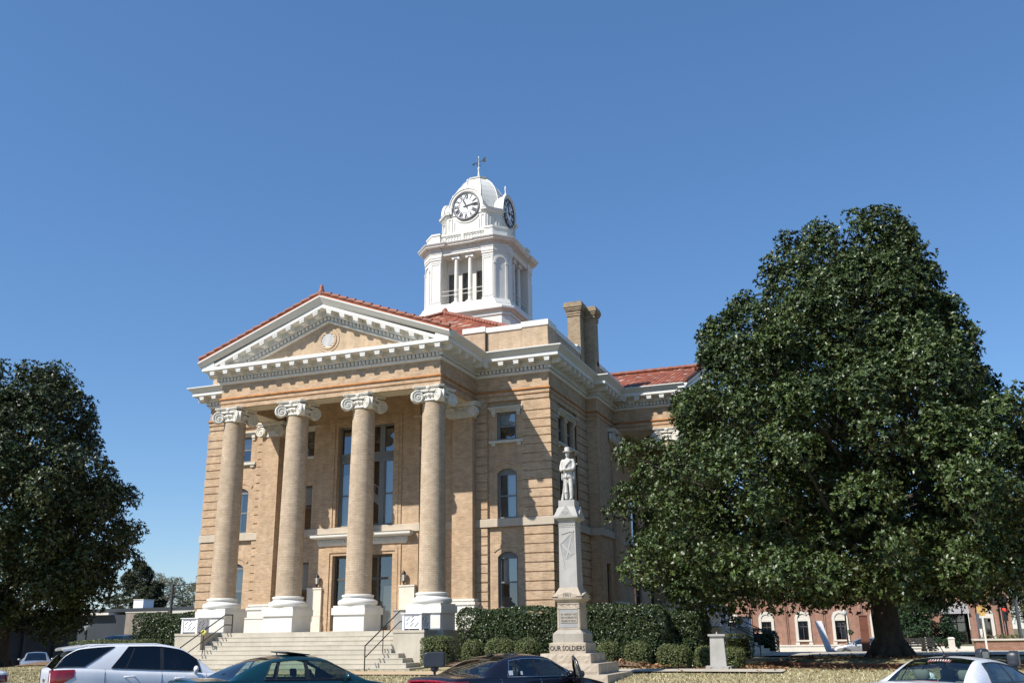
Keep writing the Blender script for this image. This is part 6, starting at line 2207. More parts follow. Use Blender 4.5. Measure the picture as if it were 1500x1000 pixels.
    if interior:
        i_ = MB(T0)
        for x in sp['seats']:
            for y in ((-0.37, 0.37) if x > L * 0.42 else (-0.38, 0.38)):
                zz = zs(x)
                i_.rings([[(x - 0.10 * (z - 0.45) + dx * a, y + dy * a, z) for dx, dy in ((-.07, -.22), (-.07, .22), (.07, .22), (.07, -.22))] for z, a in ((0.4, 1.0), (zz - 0.05, 1.0), (zz + 0.04, 0.75))], smooth=False)
                i_.rings([[(x - 0.10 * (z - 0.45) + 0.055 * a * math.cos(t), y + 0.135 * a * math.sin(t), z) for t in [2 * math.pi * j / 10 for j in range(10)]] for z, a in ((zz + 0.06, 0.7), (zz + 0.09, 1.0), (zz + 0.19, 1.0), (zz + 0.22, 0.7))])
        i_.build('seat', seat, root)
        i_ = MB(T0)
        i_.box(xr + 0.05, xr + 0.45, -W * 0.78, W * 0.78, zs(xr) - 0.10, zs(xr) - 0.03)
        i_.box(xf - 0.55, xf - 0.02, -W * 0.78, W * 0.78, zs(xf) - 0.16, zs(xf) - 0.03)
        i_.box(xr, xf, -W * 0.8, W * 0.8, 0.28, 0.36)
        xw = xf - 0.75
        i_.rings([[(xw + 0.08 * math.cos(a) * 0.3 + rr * math.cos(t) * 0.0 - 0.08 * math.sin(t), 0.37 + (0.17 + rr * math.cos(a)) * math.cos(t), zs(xw) + 0.0 + (0.17 + rr * math.cos(a)) * math.sin(t)) for a in [2 * math.pi * j / 6 for j in range(6)] for rr in (0.016,)] for t in [2 * math.pi * k / 20 for k in range(21)]], cap=False)
        i_.build('interior', 'blackplastic', root)
    # mirrors, handles
    for s_ in (-1, 1):
        xm = sp['mirror']
        m_ = MB(T0)
        ym = yz(xm, zs(xm)) + 0.13
        m_.sphere((xm, s_ * ym, zs(xm) + 0.075), 0.1, 12, 8, 0.55, 1.0, 0.72)
        m_.tube([(xm, s_ * (ym - 0.15), zs(xm) - 0.01), (xm, s_ * (ym - 0.03), zs(xm) + 0.03)], 0.028, 6)
        m_.build('mirror', sp.get('mirrormat', paint), root)
        for xh in sp['handles']:
            h = MB(T0)
            zz = zs(xh) - 0.13
            yh = yz(xh, zz)
            h.tube([(xh - 0.11, s_ * yh, zz), (xh - 0.08, s_ * (yh + 0.035), zz), (xh + 0.08, s_ * (yh + 0.035), zz), (xh + 0.11, s_ * yh, zz)], 0.016, 6)
            h.build('door_handle', paint, root)
    # lamps hugging the corners
    def patch(nm, matn, x0, x1, zlo_, zhi_, parent, off=0.008, lab=None, sl=0.0):
        for s_ in (-1, 1):
            p = MB(T0)
            K, J = 8, 5
            V = []
            for i2 in range(K + 1):
                x = x0 + (x1 - x0) * i2 / K
                for j in range(J + 1):
                    v_ = j / J
                    a0 = zlo_ + sl * (i2 / K); a1 = zhi_
                    z = a0 + (a1 - a0) * v_
                    V.append((x, s_ * (yz(x, min(z, zs(x))) + off), z))
            p.add(V, [(i2 * (J + 1) + j, (i2 + 1) * (J + 1) + j, (i2 + 1) * (J + 1) + j + 1, i2 * (J + 1) + j + 1) for i2 in range(K) for j in range(J)], True)
            if x0 < 0.1:                                     # wrap on to the end of the car
                V2 = []
                ye = yz(x0, (zlo_ + zhi_) / 2)
                e_ = sp.get('tailw', 0.30)
                for j in range(J + 1):
                    z = zlo_ + (zhi_ - zlo_) * j / J
                    V2 += [(x0, s_ * (yz(x0, min(z, zs(x0))) + off), z), (-0.010, s_ * (ye - 0.06), z), (-0.012, s_ * (ye - e_), z)]
                p.add(V2, [(j * 3 + q, j * 3 + q + 1, (j + 1) * 3 + q + 1, (j + 1) * 3 + q) for j in range(J) for q in range(2)], True)
            p.build(nm, matn, parent, lab)
    t0 = sp['tail']
    patch('tail_lamp', 'redlens', t0[0], t0[1], t0[2], t0[3], root, sl=t0[4] if len(t0) > 4 else 0)
    patch('headlamp', 'clearlens', L - 0.45, L - 0.04, zs(L - 0.3) - 0.20, zs(L - 0.3) - 0.07, root)
    bp = MB(T0)
    bp.box(-0.015, 0.03, -0.26, 0.26, sp.get('plate', 0.62), sp.get('plate', 0.62) + 0.15)
    bp.build('number_plate', 'sticker', root)
    return root, T0, yz, zs

SEDAN = dict(L=4.90, W=1.83, lo=0.22, crown=0.045,
    plan=[(0, 0.80), (0.10, 0.90), (0.35, 0.965), (1.0, 1.0), (3.7, 1.0), (4.3, 0.95), (4.7, 0.84), (4.9, 0.70)],
    shoulder=[(0, 0.93), (0.10, 1.00), (0.5, 1.01), (1.2, 0.985), (2.4, 0.95), (3.5, 0.93), (4.2, 0.83), (4.7, 0.70), (4.9, 0.58)],
    st=[(0.72, 0.72, 'p', 'w'), (1.05, 1.08, 'p', 'w'), (1.40, 1.66, 'g', 'p'), (1.62, 1.78, 'k', 'p'), (1.67, 1.82, 'g', 'p'), (2.30, 2.30, 'k', 'p'), (2.40, 2.38, 'g', 'p'), (2.85, 2.72, 'g', 'w'), (3.30, 3.22, 'p', 'w'), (3.72, 3.72, 'p', 'p')],
    roof=[(0.72, 0.99), (1.08, 1.17), (1.66, 1.36), (2.2, 1.405), (2.72, 1.37), (3.22, 1.16), (3.72, 0.925)],
    roofw=[(0.72, 0.80), (1.08, 0.72), (1.66, 0.64), (2.3, 0.63), (2.72, 0.64), (3.22, 0.71), (3.72, 0.80)],
    wheels=[0.98, 3.82], seats=[1.62, 2.62], mirror=3.16, handles=[1.98, 2.95], lines=[1.22, 2.36, 3.42], tail=(0.03, 0.30, 0.74, 0.93), plate=0.66)
SUV = dict(L=4.77, W=1.85, lo=0.30, crown=0.04, gtop=0.93, rcrown=0.035, tailw=0.10, wr=0.37,
    plan=[(0, 0.84), (0.10, 0.915), (0.40, 0.97), (1.0, 1.0), (3.6, 1.0), (4.2, 0.95), (4.6, 0.84), (4.77, 0.70)],
    shoulder=[(0, 1.16), (0.10, 1.205), (0.6, 1.195), (1.4, 1.135), (2.6, 1.065), (3.5, 1.02), (4.2, 0.94), (4.6, 0.82), (4.77, 0.70)],
    st=[(0.03, 0.03, 'k', 'w'), (0.10, 0.30, 'g', 'w'), (0.30, 0.62, 'g', 'p'), (0.62, 1.34, 'p', 'p'), (1.20, 1.62, 'g', 'p'), (1.50, 1.74, 'k', 'p'), (1.535, 1.765, 'g', 'p'), (2.28, 2.28, 'k', 'p'), (2.36, 2.36, 'g', 'p'), (2.78, 2.70, 'g', 'w'), (3.20, 3.12, 'p', 'w'), (3.56, 3.56, 'p', 'p')],
    roof=[(0.03, 1.13), (0.30, 1.46), (0.62, 1.615), (1.4, 1.665), (2.1, 1.665), (2.70, 1.585), (3.12, 1.34), (3.56, 1.02)],
    roofw=[(0.03, 0.82), (0.30, 0.72), (0.62, 0.67), (1.6, 0.66), (2.70, 0.665), (3.12, 0.74), (3.56, 0.83)],
    wheels=[0.98, 3.80], seats=[1.55, 2.62], mirror=3.05, handles=[1.62, 2.72], lines=[1.10, 2.32, 3.32], tail=(0.02, 0.48, 0.77, 1.175, 0.25), plate=0.70)

GRP = 'cars parked at an angle along the near kerb'
HD = R(57)
# white sport utility car
r1, T0, yz, zs = car('parked_car', 'white sport utility car with dark rear glass and a big red tail lamp, nearest the left of the photo', SUV, 'whitecar', 'tintglass', group=GRP, mirrormat='blackplastic', ) if False else car('parked_car', 'white sport utility car with dark rear glass and a big red tail lamp', SUV, 'whitecar', 'tintglass', group=GRP)
b = MB(T0)
b.rings([[(0.30 + dx, y, 1.56 + 0.05 * (1 - (y / 0.66) ** 2) + dz) for dx, dz in ((-0.08, 0.02), (0.34, 0.075), (0.34, 0.03), (-0.06, -0.02))] for y in [-0.60 + 0.12 * k for k in range(11)]], smooth=False)
b.build('spoiler', 'whitecar', r1)
b = MB(T0)
for s in (-1, 1):
    b.tube([(0.75, s * 0.57, 1.645), (0.9, s * 0.57, 1.675), (2.2, s * 0.57, 1.68), (2.4, s * 0.57, 1.64)], 0.016, 6)
b.build('roof_rail', 'whitecar', r1)
b = MB(T0)
b.xz([(0, 0), (0.001, 0)], 0, 0) if False else None
b.box(-0.022, -0.005, -0.115, -0.045, 0.925, 0.965); b.box(-0.022, -0.005, 0.045, 0.115, 0.925, 0.965); b.box(-0.024, -0.005, -0.045, 0.045, 0.91, 0.98)
b.build('badge', 'gold', r1)
b = MB(T0)
for dz in (0.0,):
    b.box(-0.024, -0.005, -0.125, 0.125, 0.918, 0.924); b.box(-0.024, -0.005, -0.125, 0.125, 0.966, 0.972)
b.build('badge_rim', 'chrome', r1)
place(r1, (6.75, -18.0, -0.04), R(53))

# teal saloon
r2, T0, yz, zs = car('parked_car', 'dark teal four-door saloon with its sunroof tilted up', SEDAN, 'tealcar', 'carglass', group=GRP, seat='seatdark')
b = MB(T0)
b.M = T0 @ Matrix.Translation((2.32, 0, 1.475)) @ Matrix.Rotation(R(7), 4, 'Y')
b.box(-0.28, 0.24, -0.40, 0.40, -0.010, 0.012)
b.build('sunroof_panel', 'blackplastic', r2)
b = MB(T0)
for s in (-1, 1):
    b.tube([(2.15, s * 0.3, 1.43), (2.12, s * 0.3, 1.49)], 0.012, 5)
    b.tube([(2.15 + 0.3, s * 0.38, 1.43), (2.15 + 0.32, s * 0.38, 1.455)], 0.012, 5)
b.build('sunroof_arm', 'blackplastic', r2)
place(r2, (11.3, -19.1, -0.05), R(57.5))

# dark saloon with the front door open
DK = dict(SEDAN); DK['tail'] = (0.03, 0.34, 0.86, 0.96); DK['lines'] = [1.22, 2.36]
r3, T0, yz, zs = car('parked_car', 'blackish maroon saloon with its front passenger door standing open', DK, 'darkcar', 'midglass', group=GRP, trim='chrome')
b = MB(T0)
b.tube([(0.0, y, 0.955 - 0.02 * (y / 0.6) ** 2) for y in [-0.58 + 0.116 * k for k in range(11)]], 0.032, 8)
b.build('rear_light_bar', 'redlens', r3)
d = MB(T0 @ Matrix.Translation((3.40, -0.88, 0)) @ Matrix.Rotation(R(52), 4, 'Z'))
d.box(-1.02, 0.0, -0.05, 0.03, 0.30, 0.95)
fr = [(-1.00, 0.95), (-0.98, 1.30), (-0.72, 1.375), (-0.30, 1.19), (0.0, 0.95)]
d.tube([(x, -0.01 + (z - 0.95) * 0.35, z) for x, z in fr], 0.030, 6)
do = d.build('open_door', 'darkcar', r3, 'front passenger door swung open')
d2 = MB(d.M)
d2.add([(x, -0.01 + (z - 0.95) * 0.35, z) for x, z in fr], [tuple(range(len(fr)))])
d2.build('window', 'midglass', do)
d2 = MB(d.M)
d2.sphere((-0.12, -0.14, 1.0), 0.1, 12, 8, 0.9, 0.6, 0.72)
d2.build('mirror', 'blackplastic', do)
b = MB(T0)
x = 1.44
b.add([(x, -(yz(x, zs(x)) + 0.012), zs(x) + 0.06), (x + 0.12, -(yz(x + .12, zs(x + .12)) + 0.012), zs(x) + 0.06), (x + 0.14, -(yz(x, zs(x)) - 0.026), zs(x) + 0.15), (x + 0.02, -(yz(x, zs(x)) - 0.026), zs(x) + 0.15)], [(0, 1, 2, 3)])
b.add([(x + .34, -(yz(x + .3, zs(x)) + 0.012), zs(x) + 0.06), (x + 0.40, -(yz(x + .3, zs(x + .12)) + 0.012), zs(x) + 0.06), (x + 0.41, -(yz(x + .3, zs(x)) - 0.016), zs(x) + 0.13), (x + 0.35, -(yz(x + .3, zs(x)) - 0.016), zs(x) + 0.13)], [(0, 1, 2, 3)])
b.build('parking_tag', 'sticker', r3)
b = MB(T0)
b.tube([(1.74, 0, 1.41), (1.70, 0, 1.47)], 0.02, 6); b.box(1.62, 1.78, -0.05, 0.05, 1.41, 1.435)
b.build('antenna', 'blackplastic', r3)
place(r3, (15.15, -16.3, -0.10), R(64))

# white saloon at the right
WH = dict(SEDAN)
WH['roof'] = [(0.72, 0.99), (1.08, 1.16), (1.66, 1.34), (2.0, 1.355), (2.72, 1.28), (3.22, 1.10), (3.72, 0.925)]
r4, T0, yz, zs = car('parked_car', 'white saloon seen from behind, short roof antenna and red decal on its rear window', WH, 'whitecar', 'carglass', group=GRP, seat='seat')
b = MB(T0)
b.sphere((1.72, 0, 1.42), 0.055, 10, 6, 1.4, 0.9, 0.6)
b.tube([(1.72, 0, 1.43), (1.50, 0.02, 1.66)], [0.009, 0.006], 5)
b.build('antenna', 'blackplastic', r4)
b = MB(T0)
for k in range(9):
    y = 0.09 - 0.045 * k + 0.09
    xk = 1.50 - 0.012 * abs(k - 4)
    zk = cat_(WH['roof'], xk) + 0.058
    b.add([(xk, y, zk), (xk, y - 0.034, zk), (xk - 0.085, y - 0.038, zk - 0.034), (xk - 0.085, y - 0.006, zk - 0.034)], [(0, 1, 2, 3)])
b.build('window_decal', 'redprint', r4)
b = MB(T0)
for k in range(8):
    y = 0.07 - 0.045 * k + 0.09
    xk = 1.475
    zk = cat_(WH['roof'], xk) + 0.060
    b.add([(xk, y, zk), (xk, y - 0.012, zk), (xk - 0.06, y - 0.02, zk - 0.025), (xk - 0.06, y - 0.005, zk - 0.025)], [(0, 1, 2, 3)])
b.build('decal_lettering', 'sticker', r4)
b = MB(T0)
b.box(0.78, 0.90, -0.22, 0.18, 1.02, 1.05)
b.build('brake_light', 'redlens', r4)
place(r4, (24.15, -17.45, -0.12), R(64))

def plaincar(lab, paint, loc, hd, sp=SEDAN, group=None, name='parked_car', cat='car'):
    r_, *_ = car(name, lab, sp, paint, 'midglass', cat, group)
    return place(r_, loc, hd)
plaincar('white car whose rear corner alone shows at the bottom left', 'whitecar', (-1.35, -18.2, -0.05), R(237))
vn = plaincar('large black van on the side street, only its roof above the white sport utility car', 'blackcar', (-30.6, 23.3, -0.42), R(100), SUV)
vn.scale = (1.45, 1.3, 1.48)
GL = 'cars parked along the left side street'
plaincar('silver car parked square-on beyond the left lawn', 'silvercar', (-29.6, 13.1, -0.42), R(-44), SEDAN, GL)
plaincar('maroon car cut by the left edge of the photo beyond the lawn', 'maroon', (-31.8, 10.4, -0.42), R(-50), SUV, GL)
plaincar('dark blue car just right of the silver one, half behind the white sport utility car', 'bluecar', (-28.6, 16.6, -0.42), R(-44), SEDAN, GL)
plaincar('silvery white car on the back street below the street lamp', 'silvercar', (20.9, 41.0, -0.22), R(180), SEDAN)
GF = 'cars far off at the right'
plaincar('distant white van-like car right of the pale pole', 'whitecar', (43, 62, -0.3), R(-100), SUV, GF)
plaincar('distant white car just left of the pale pole', 'whitecar', (37.5, 64, -0.3), R(-95), SEDAN, GF)

# ------------------------------------------------------------------ parking meters
def meter(label, x, y, w_, h_, zc, rot, shiny):
    z0 = 0.03
    t = thing('parking_meter', label, 'parking meter', (x, y, z0), 'parking meters along the kerb')
    T = Matrix.Translation((x, y, z0)) @ Matrix.Rotation(rot, 4, 'Z')
    p = MB(T)
    p.lathe([(0.032, 0), (0.032, zc - h_ * 0.5 - z0 - 0.02)], (0, 0), 10)
    p.lathe([(0.06, 0), (0.06, 0.02)], (0, 0), 10)
    p.lathe([(0.045, zc - h_ * 0.5 - z0 - 0.10), (0.10 if w_ > .3 else .05, zc - h_ * 0.5 - z0 - 0.06), (0.10 if w_ > .3 else .05, zc - h_ * 0.5 - z0)], (0, 0), 10)
    p.build('post', 'meter', t)
    c = MB(T)
    zc -= z0
    rs = []
    for y_, a in ((-0.10, 0.86), (-0.085, 0.97), (-0.02, 1.0), (0.05, 0.98), (0.10, 0.84)):
        ring = []
        for j in range(32):
            an = 2 * math.pi * j / 32
            e = 0.32 if w_ > 0.3 else 0.75
            ring.append((w_ / 2 * a * math.copysign(abs(math.cos(an)) ** e, math.cos(an)), y_, zc + h_ / 2 * a * math.copysign(abs(math.sin(an)) ** e, math.sin(an))))
        rs.append(ring)
    c.rings(rs)
    co = c.build('meter_head', 'meter', t)
    if shiny:
        g_ = MB(T)
        g_.box(-w_ * 0.30, w_ * 0.30, -0.108, -0.10, zc - h_ * 0.22, zc + h_ * 0.25)
        g_.build('meter_window', 'chrome', co)
meter('wide dark double parking meter in front of the square bush', 12.64, -15.2, 0.54, 0.36, 1.19, R(15), False)
meter('small parking meter with a shining window, left of the pair at the right', 24.62, -15.2, 0.22, 0.26, 1.24, R(30), True)
meter('small dark parking meter at the far right edge of the photo', 25.17, -15.2, 0.26, 0.30, 1.17, R(75), False)

# ------------------------------------------------------------------ white lattice planters on the stair walls
def planter(label, T, w_=0.84, d_=0.80, h_=0.64):
    loc = T.to_translation()
    t = thing('lattice_planter', label, 'planter', loc, 'white lattice planter boxes')
    b = MB(T)
    for x in (-1, 1):
        for y in (-1, 1):
            b.box(x * w_ / 2 - (0.09 if x > 0 else 0), x * w_ / 2 + (0.09 if x < 0 else 0), y * d_ / 2 - (0.09 if y > 0 else 0), y * d_ / 2 + (0.09 if y < 0 else 0), 0, h_ - 0.03)
    b.box(-w_ / 2 - 0.045, w_ / 2 + 0.045, -d_ / 2 - 0.045, d_ / 2 + 0.045, h_ - 0.032, h_)
    b.build('frame', 'lattice', t)
    p = MB(T)
    p.box(-w_ / 2 + 0.05, w_ / 2 - 0.05, -d_ / 2 + 0.03, d_ / 2 - 0.03, 0.05, h_ - 0.04)
    p.box(-w_ / 2 + 0.03, w_ / 2 - 0.03, -d_ / 2 + 0.05, d_ / 2 - 0.05, 0.05, h_ - 0.04)
    p.build('panel', 'lattice', t)
    s = MB(T)
    for k in range(4):
        s.M = T @ Matrix.Rotation(k * math.pi / 2, 4, 'Z')
        half = (d_ if k % 2 == 0 else w_) / 2
        for (cx_, cz_, L) in ((-0.18, 0.42, 0.20), (0.02, 0.36, 0.22), (-0.02, 0.20, 0.20), (0.20, 0.20, 0.24), (0.02, 0.50, 0.10), (-0.22, 0.24, 0.08)):
            q = s.M
            s.M = q @ Matrix.Translation((cx_, -half + 0.026, cz_)) @ Matrix.Rotation(R(-43), 4, 'Y')
            s.box(-L / 2, L / 2, -0.003, 0.006, -0.010, 0.010)
            s.M = q
        for x in (-0.27, 0.0, 0.27):
            s.M = T @ Matrix.Rotation(k * math.pi / 2, 4, 'Z')
            s.box(x - 0.10, x + 0.10, -half + 0.028, -half + 0.04, 0.0, 0.045)
    s.build('slots', 'blackplastic', t)
planter('white lattice planter box on the left stair wall of the front steps', Matrix.Translation((-5.28, -1.68, 1.957)))
planter('white lattice planter box on the right stair wall, beside the column base', Matrix.Translation((5.38, -1.66, 1.957)))
planter('nearer white lattice planter box beside the side steps, half under the magnolia', ET @ Matrix.Translation((-5.28, -1.68, 1.957)))
planter('farther white lattice planter box beyond the side handrail', ET @ Matrix.Translation((5.38, -1.66, 1.957)))

# yellow ribbon on the left handrail
b = MB(Matrix.Translation((-4.28, -2.33, 1.98)))
for k in range(9):
    a = 2 * math.pi * k / 9
    b.sphere((0.075 * math.cos(a), -0.03 + 0.045 * math.sin(a * 2), 0.06 * math.sin(a)), 0.055, 8, 6, 1, 0.8, 0.9)
b.sphere((0, -0.05, 0.0), 0.05, 8, 6)
tag(b.build('ribbon_bow', 'ribbon'), 'yellow ribbon bow tied to the left handrail of the front steps', 'ribbon')
# utility cabinet by the door
t = thing('utility_cabinet', 'pinkish grey utility cabinet standing right of the front doors', 'cabinet', (2.5, 2.8, 1.955))
b = MB(Matrix.Translation((2.5, 2.75, 1.955)))
b.box(-0.36, 0.36, -0.26, 0.26, 0.03, 0.86); b.build('body', 'granite', t)
b.v, b.f, b.s, b.uv, b.mi = [], [], [], [], []
b.box(-0.39, 0.39, -0.29, 0.29, 0.86, 0.90); b.build('lid', 'panelgrey', t)
b.v, b.f, b.s, b.uv, b.mi = [], [], [], [], []
b.box(-0.30, 0.30, -0.275, -0.262, 0.10, 0.80); b.build('door', 'panelgrey', t)

# ------------------------------------------------------------------ bench
bx, by = 23.95, 20.3
bz = 0.30
t = thing('park_bench', 'dark slatted park bench right of the magnolia trunk', 'bench', (bx, by, bz))
T = Matrix.Translation((bx, by, bz)) @ Matrix.Rotation(R(4), 4, 'Z')
b = MB(T)
for k in range(4): b.box(-1.0, 1.0, -0.22 + 0.12 * k, -0.13 + 0.12 * k, 0.42, 0.46)
b.build('seat', 'benchwood', t)
b = MB(T)
for k in range(4): b.box(-1.0, 1.0, 0.25 + 0.025 * k, 0.28 + 0.025 * k, 0.54 + 0.12 * k, 0.63 + 0.12 * k)
b.build('backrest', 'benchwood', t)
for x in (-0.6, 0.55):
    b = MB(T)
    b.box(x, x + 0.07, -0.24, -0.17, -0.1, 0.42); b.box(x, x + 0.07, 0.20, 0.27, -0.1, 0.42)
    b.add([(x, 0.22, 0.40), (x + 0.07, 0.22, 0.40), (x + 0.07, 0.35, 1.02), (x, 0.35, 1.02), (x, 0.27, 0.40), (x + 0.07, 0.27, 0.40), (x + 0.07, 0.40, 1.02), (x, 0.40, 1.02)], [(0, 1, 2, 3), (5, 4, 7, 6), (0, 4, 5, 1), (3, 2, 6, 7), (0, 3, 7, 4), (1, 5, 6, 2)])
    b.build('leg', 'concrete', t)
# pale bollard post beside the bench
b = MB(Matrix.Translation((25.85, 22.5, 0.2)))
b.box(-0.16, 0.16, -0.16, 0.16, 0, 1.0); b.frus(sq(0.19), 1.0, sq(0.12), 1.1)
tag(b.build('stone_post', 'limestone'), 'short pale stone post at the right end of the bench', 'post')

# ------------------------------------------------------------------ red brick bank behind the courthouse
BK = thing('brick_bank', 'low red brick building with white-surrounded arched windows behind the courthouse lawn', 'building', (21, 60, 0))
Y0 = 56.0
wb = MB()
WX = [9.0, 12.15, 15.35, 18.55, 21.75, 24.9]
hs = [(x - 0.55, x + 0.55, 0.95, 3.30) for x in WX] + [(30.25 - 0.5, 30.25 + 0.5, 0.95, 3.30)]
wall(wb, 7.0, 26.9, -0.3, 7.2, Y0, hs[:-1], 0.3)
wall(wb, 26.9, 29.1, 3.9, 7.2, Y0, [], 0.3)
wall(wb, 29.1, 32.3, -0.3, 7.2, Y0, hs[-1:], 0.3)
for x in (10.55, 13.72, 16.95, 20.15, 23.3):
    wb.box(x - 0.22, x + 0.22, Y0 - 0.14, Y0 + 0.02, 0.42, 7.2)
    wb.box(x - 0.36, x + 0.36, Y0 - 0.07, Y0 + 0.02, 0.42, 7.2)
wb.box(26.55, 26.95, Y0 - 0.5, Y0 + 0.02, -0.3, 7.2); wb.box(29.05, 29.55, Y0 - 0.5, Y0 + 0.02, -0.3, 7.2); wb.box(31.35, 31.6, Y0 - 0.15, Y0 + 0.02, -0.3, 7.2)
wb.quad((32.3, Y0, -0.3), (32.3, Y0 + 14, -0.3), (32.3, Y0 + 14, 7.2), (32.3, Y0, 7.2))
wb.quad((7, Y0, -0.3), (7, Y0 + 14, -0.3), (7, Y0 + 14, 7.2), (7, Y0, 7.2))
wb.box(7, 32.3, Y0 + 0.3, Y0 + 14, 7.0, 7.15)
wb.build('wall', 'brick_red', BK)
st = MB()
st.box(6.95, 26.5, Y0 - 0.18, Y0 + 0.01, -0.3, 0.40); st.box(6.95, 26.5, Y0 - 0.24, Y0 + 0.01, 0.40, 0.52)
for k in range(3): st.box(26.0, 30.2, Y0 - 1.9 + 0.35 * k, Y0 - 0.3, -0.3 + 0.2 * k, -0.05 + 0.18 * k)
st.box(29.7, 29.9, Y0 - 0.52, Y0 - 0.4, 0.9, 1.7); st.box(26.6, 26.9, Y0 - 0.52, Y0 - 0.4, 0.9, 1.7)
st.build('stone_plinth', 'limestone', BK)
for x in WX + [30.25]:
    s = MB()
    K = 14
    for i in range(K):
        a0, a1 = math.pi * i / K, math.pi * (i + 1) / K
        s.xz([(x + 0.44 * math.cos(a0), 2.74 + 0.44 * math.sin(a0)), (x + 0.68 * math.cos(a0), 2.74 + 0.68 * math.sin(a0)), (x + 0.68 * math.cos(a1), 2.74 + 0.68 * math.sin(a1)), (x + 0.44 * math.cos(a1), 2.74 + 0.44 * math.sin(a1))], Y0 - 0.10, Y0 + 0.02)
    s.xz([(x + 0.44 * math.cos(math.pi * i / K), 2.74 + 0.44 * math.sin(math.pi * i / K)) for i in range(K + 1)], Y0 - 0.03, Y0 + 0.08)
    for q in (-1, 1):
        a, b_ = sorted((x + q * 0.44, x + q * 0.68)); s.box(a, b_, Y0 - 0.10, Y0 + 0.02, 0.53, 2.74)
        a, b_ = sorted((x + q * 0.40, x + q * 0.74)); s.box(a, b_, Y0 - 0.13, Y0 + 0.02, 0.53, 0.72)
    s.box(x - 0.44, x + 0.44, Y0 - 0.06, Y0 + 0.1, 2.55, 2.74)
    s.box(x - 0.70, x + 0.70, Y0 - 0.16, Y0 + 0.02, 0.80, 0.93)
    wo = s.build('window', 'limestone', BK)
    f = MB()
    for (a, b_, c, d) in ((-0.44, -0.39, 0.93, 2.55), (0.39, 0.44, 0.93, 2.55), (-0.02, 0.02, 0.93, 2.55), (-0.39, 0.39, 2.05, 2.10), (-0.39, 0.39, 2.5, 2.55)):
        f.box(x + a, x + b_, Y0 + 0.12, Y0 + 0.17, c, d)
    f.build('frame', 'darkframe', wo)
    f = MB(); f.quad((x - 0.44, Y0 + 0.15, 0.93), (x + 0.44, Y0 + 0.15, 0.93), (x + 0.44, Y0 + 0.15, 2.55), (x - 0.44, Y0 + 0.15, 2.55)); f.build('pane', 'glass', wo)
    f = MB(); f.box(x - 0.6, x + 0.6, Y0 + 0.5, Y0 + 0.52, 0.8, 2.8)
    f.build('dark_interior', 'interior', wo)
    f = MB()
    for q in (-1, 1):
        for k in range(4):
            f.tube([(x + q * (0.22 + 0.06 * k), Y0 + 0.30, 0.93), (x + q * (0.19 + 0.065 * k), Y0 + 0.30, 2.55)], 0.035, 6)
    f.build('curtain', 'curtain', wo)
d = MB()
d.box(26.95, 29.05, Y0 + 0.9, Y0 + 0.95, 0.45, 3.9)
d.build('dark_entrance', 'interior', BK)
d = MB()
for (a, b_, c, e) in ((27.2, 27.28, 0.46, 2.9), (28.0, 28.1, 0.46, 2.9), (28.7, 28.78, 0.46, 2.9), (27.28, 28.7, 2.2, 2.28), (27.28, 28.7, 2.84, 2.9)):
    d.box(a, b_, Y0 + 0.5, Y0 + 0.58, c, e)
do = d.build('door', 'bronze', BK)
d = MB(); d.quad((27.28, Y0 + 0.54, 0.5), (28.7, Y0 + 0.54, 0.5), (28.7, Y0 + 0.54, 2.84), (27.28, Y0 + 0.54, 2.84)); d.build('pane', 'glass', do)
a_ = MB()
a_.add([(26.9, Y0 + 0.0, 3.95), (29.1, Y0 + 0.0, 3.95), (29.1, Y0 - 0.75, 2.95), (26.9, Y0 - 0.75, 2.95), (26.9, Y0 + 0.0, 2.95), (29.1, Y0 + 0.0, 2.95)], [(3, 2, 1, 0), (3, 0, 4), (1, 2, 5), (0, 1, 5, 4)])
a_.build('awning', 'awning', BK)

# brick flower bed, ochre marker, street clock, signal and pole at the right
t = thing('brick_planter', 'low red brick flower bed with a pale coping right of the ochre marker', 'planter', (30.2, 31, 0))
b = MB(); b.box(27.55, 33.5, 30.0, 32.0, -0.1, 1.02); b.build('wall', 'brick_red', t)
b = MB(); b.box(27.45, 33.6, 29.9, 30.2, 1.022, 1.12); b.box(27.45, 27.75, 30.2, 32, 1.022, 1.12); b.build('coping', 'limestone', t)
cl = [[rg.uniform(28, 33.3), rg.uniform(30.4, 31.6), 1.15, 0.22, 0, 0, 1] for _ in range(34)]
q, tt = crown(cl, 320, 5, 0.10, 0.05, rg)
quadmesh('plants', q, 4, 'bud', t, tt)
t = thing('marker_sign', 'ochre yellow box-shaped marker sign on a white post', 'sign', (27.75, 25, 0.2))
b = MB(Matrix.Translation((27.75, 25, 0.2)))
b.box(-0.05, 0.05, -0.05, 0.05, 0, 2.22); b.build('post', 'white', t)
b = MB(Matrix.Translation((27.77, 25, 0.2)))
b.box(-0.26, 0.26, -0.05, 0.05, 2.36, 2.72); b.frus([(-0.14, -0.06), (0.14, -0.06), (0.14, 0.06), (-0.14, 0.06)], 2.22, [(-0.14, -0.06), (0.14, -0.06), (0.14, 0.06), (-0.14, 0.06)], 2.36); b.box(-0.14, 0.14, -0.05, 0.05, 2.72, 2.78)
b.build('panel', 'yellow', t)
b = MB(Matrix.Translation((27.77, 25, 0.2)))
b.box(-0.29, 0.29, -0.055, 0.055, 2.34, 2.37); b.box(-0.29, 0.29, -0.055, 0.055, 2.71, 2.74); b.build('rim', 'ledge', t)
t = thing('street_clock', 'dark double-faced street clock on a post near the bank corner', 'clock', (30.45, 45, -0.1))
b = MB(Matrix.Translation((30.45, 45, -0.1)))
b.lathe([(0.16, 0), (0.16, 0.5), (0.08, 0.6), (0.07, 3.3), (0.12, 3.4)], (0, 0), 10)
b.build('post', 'iron', t)
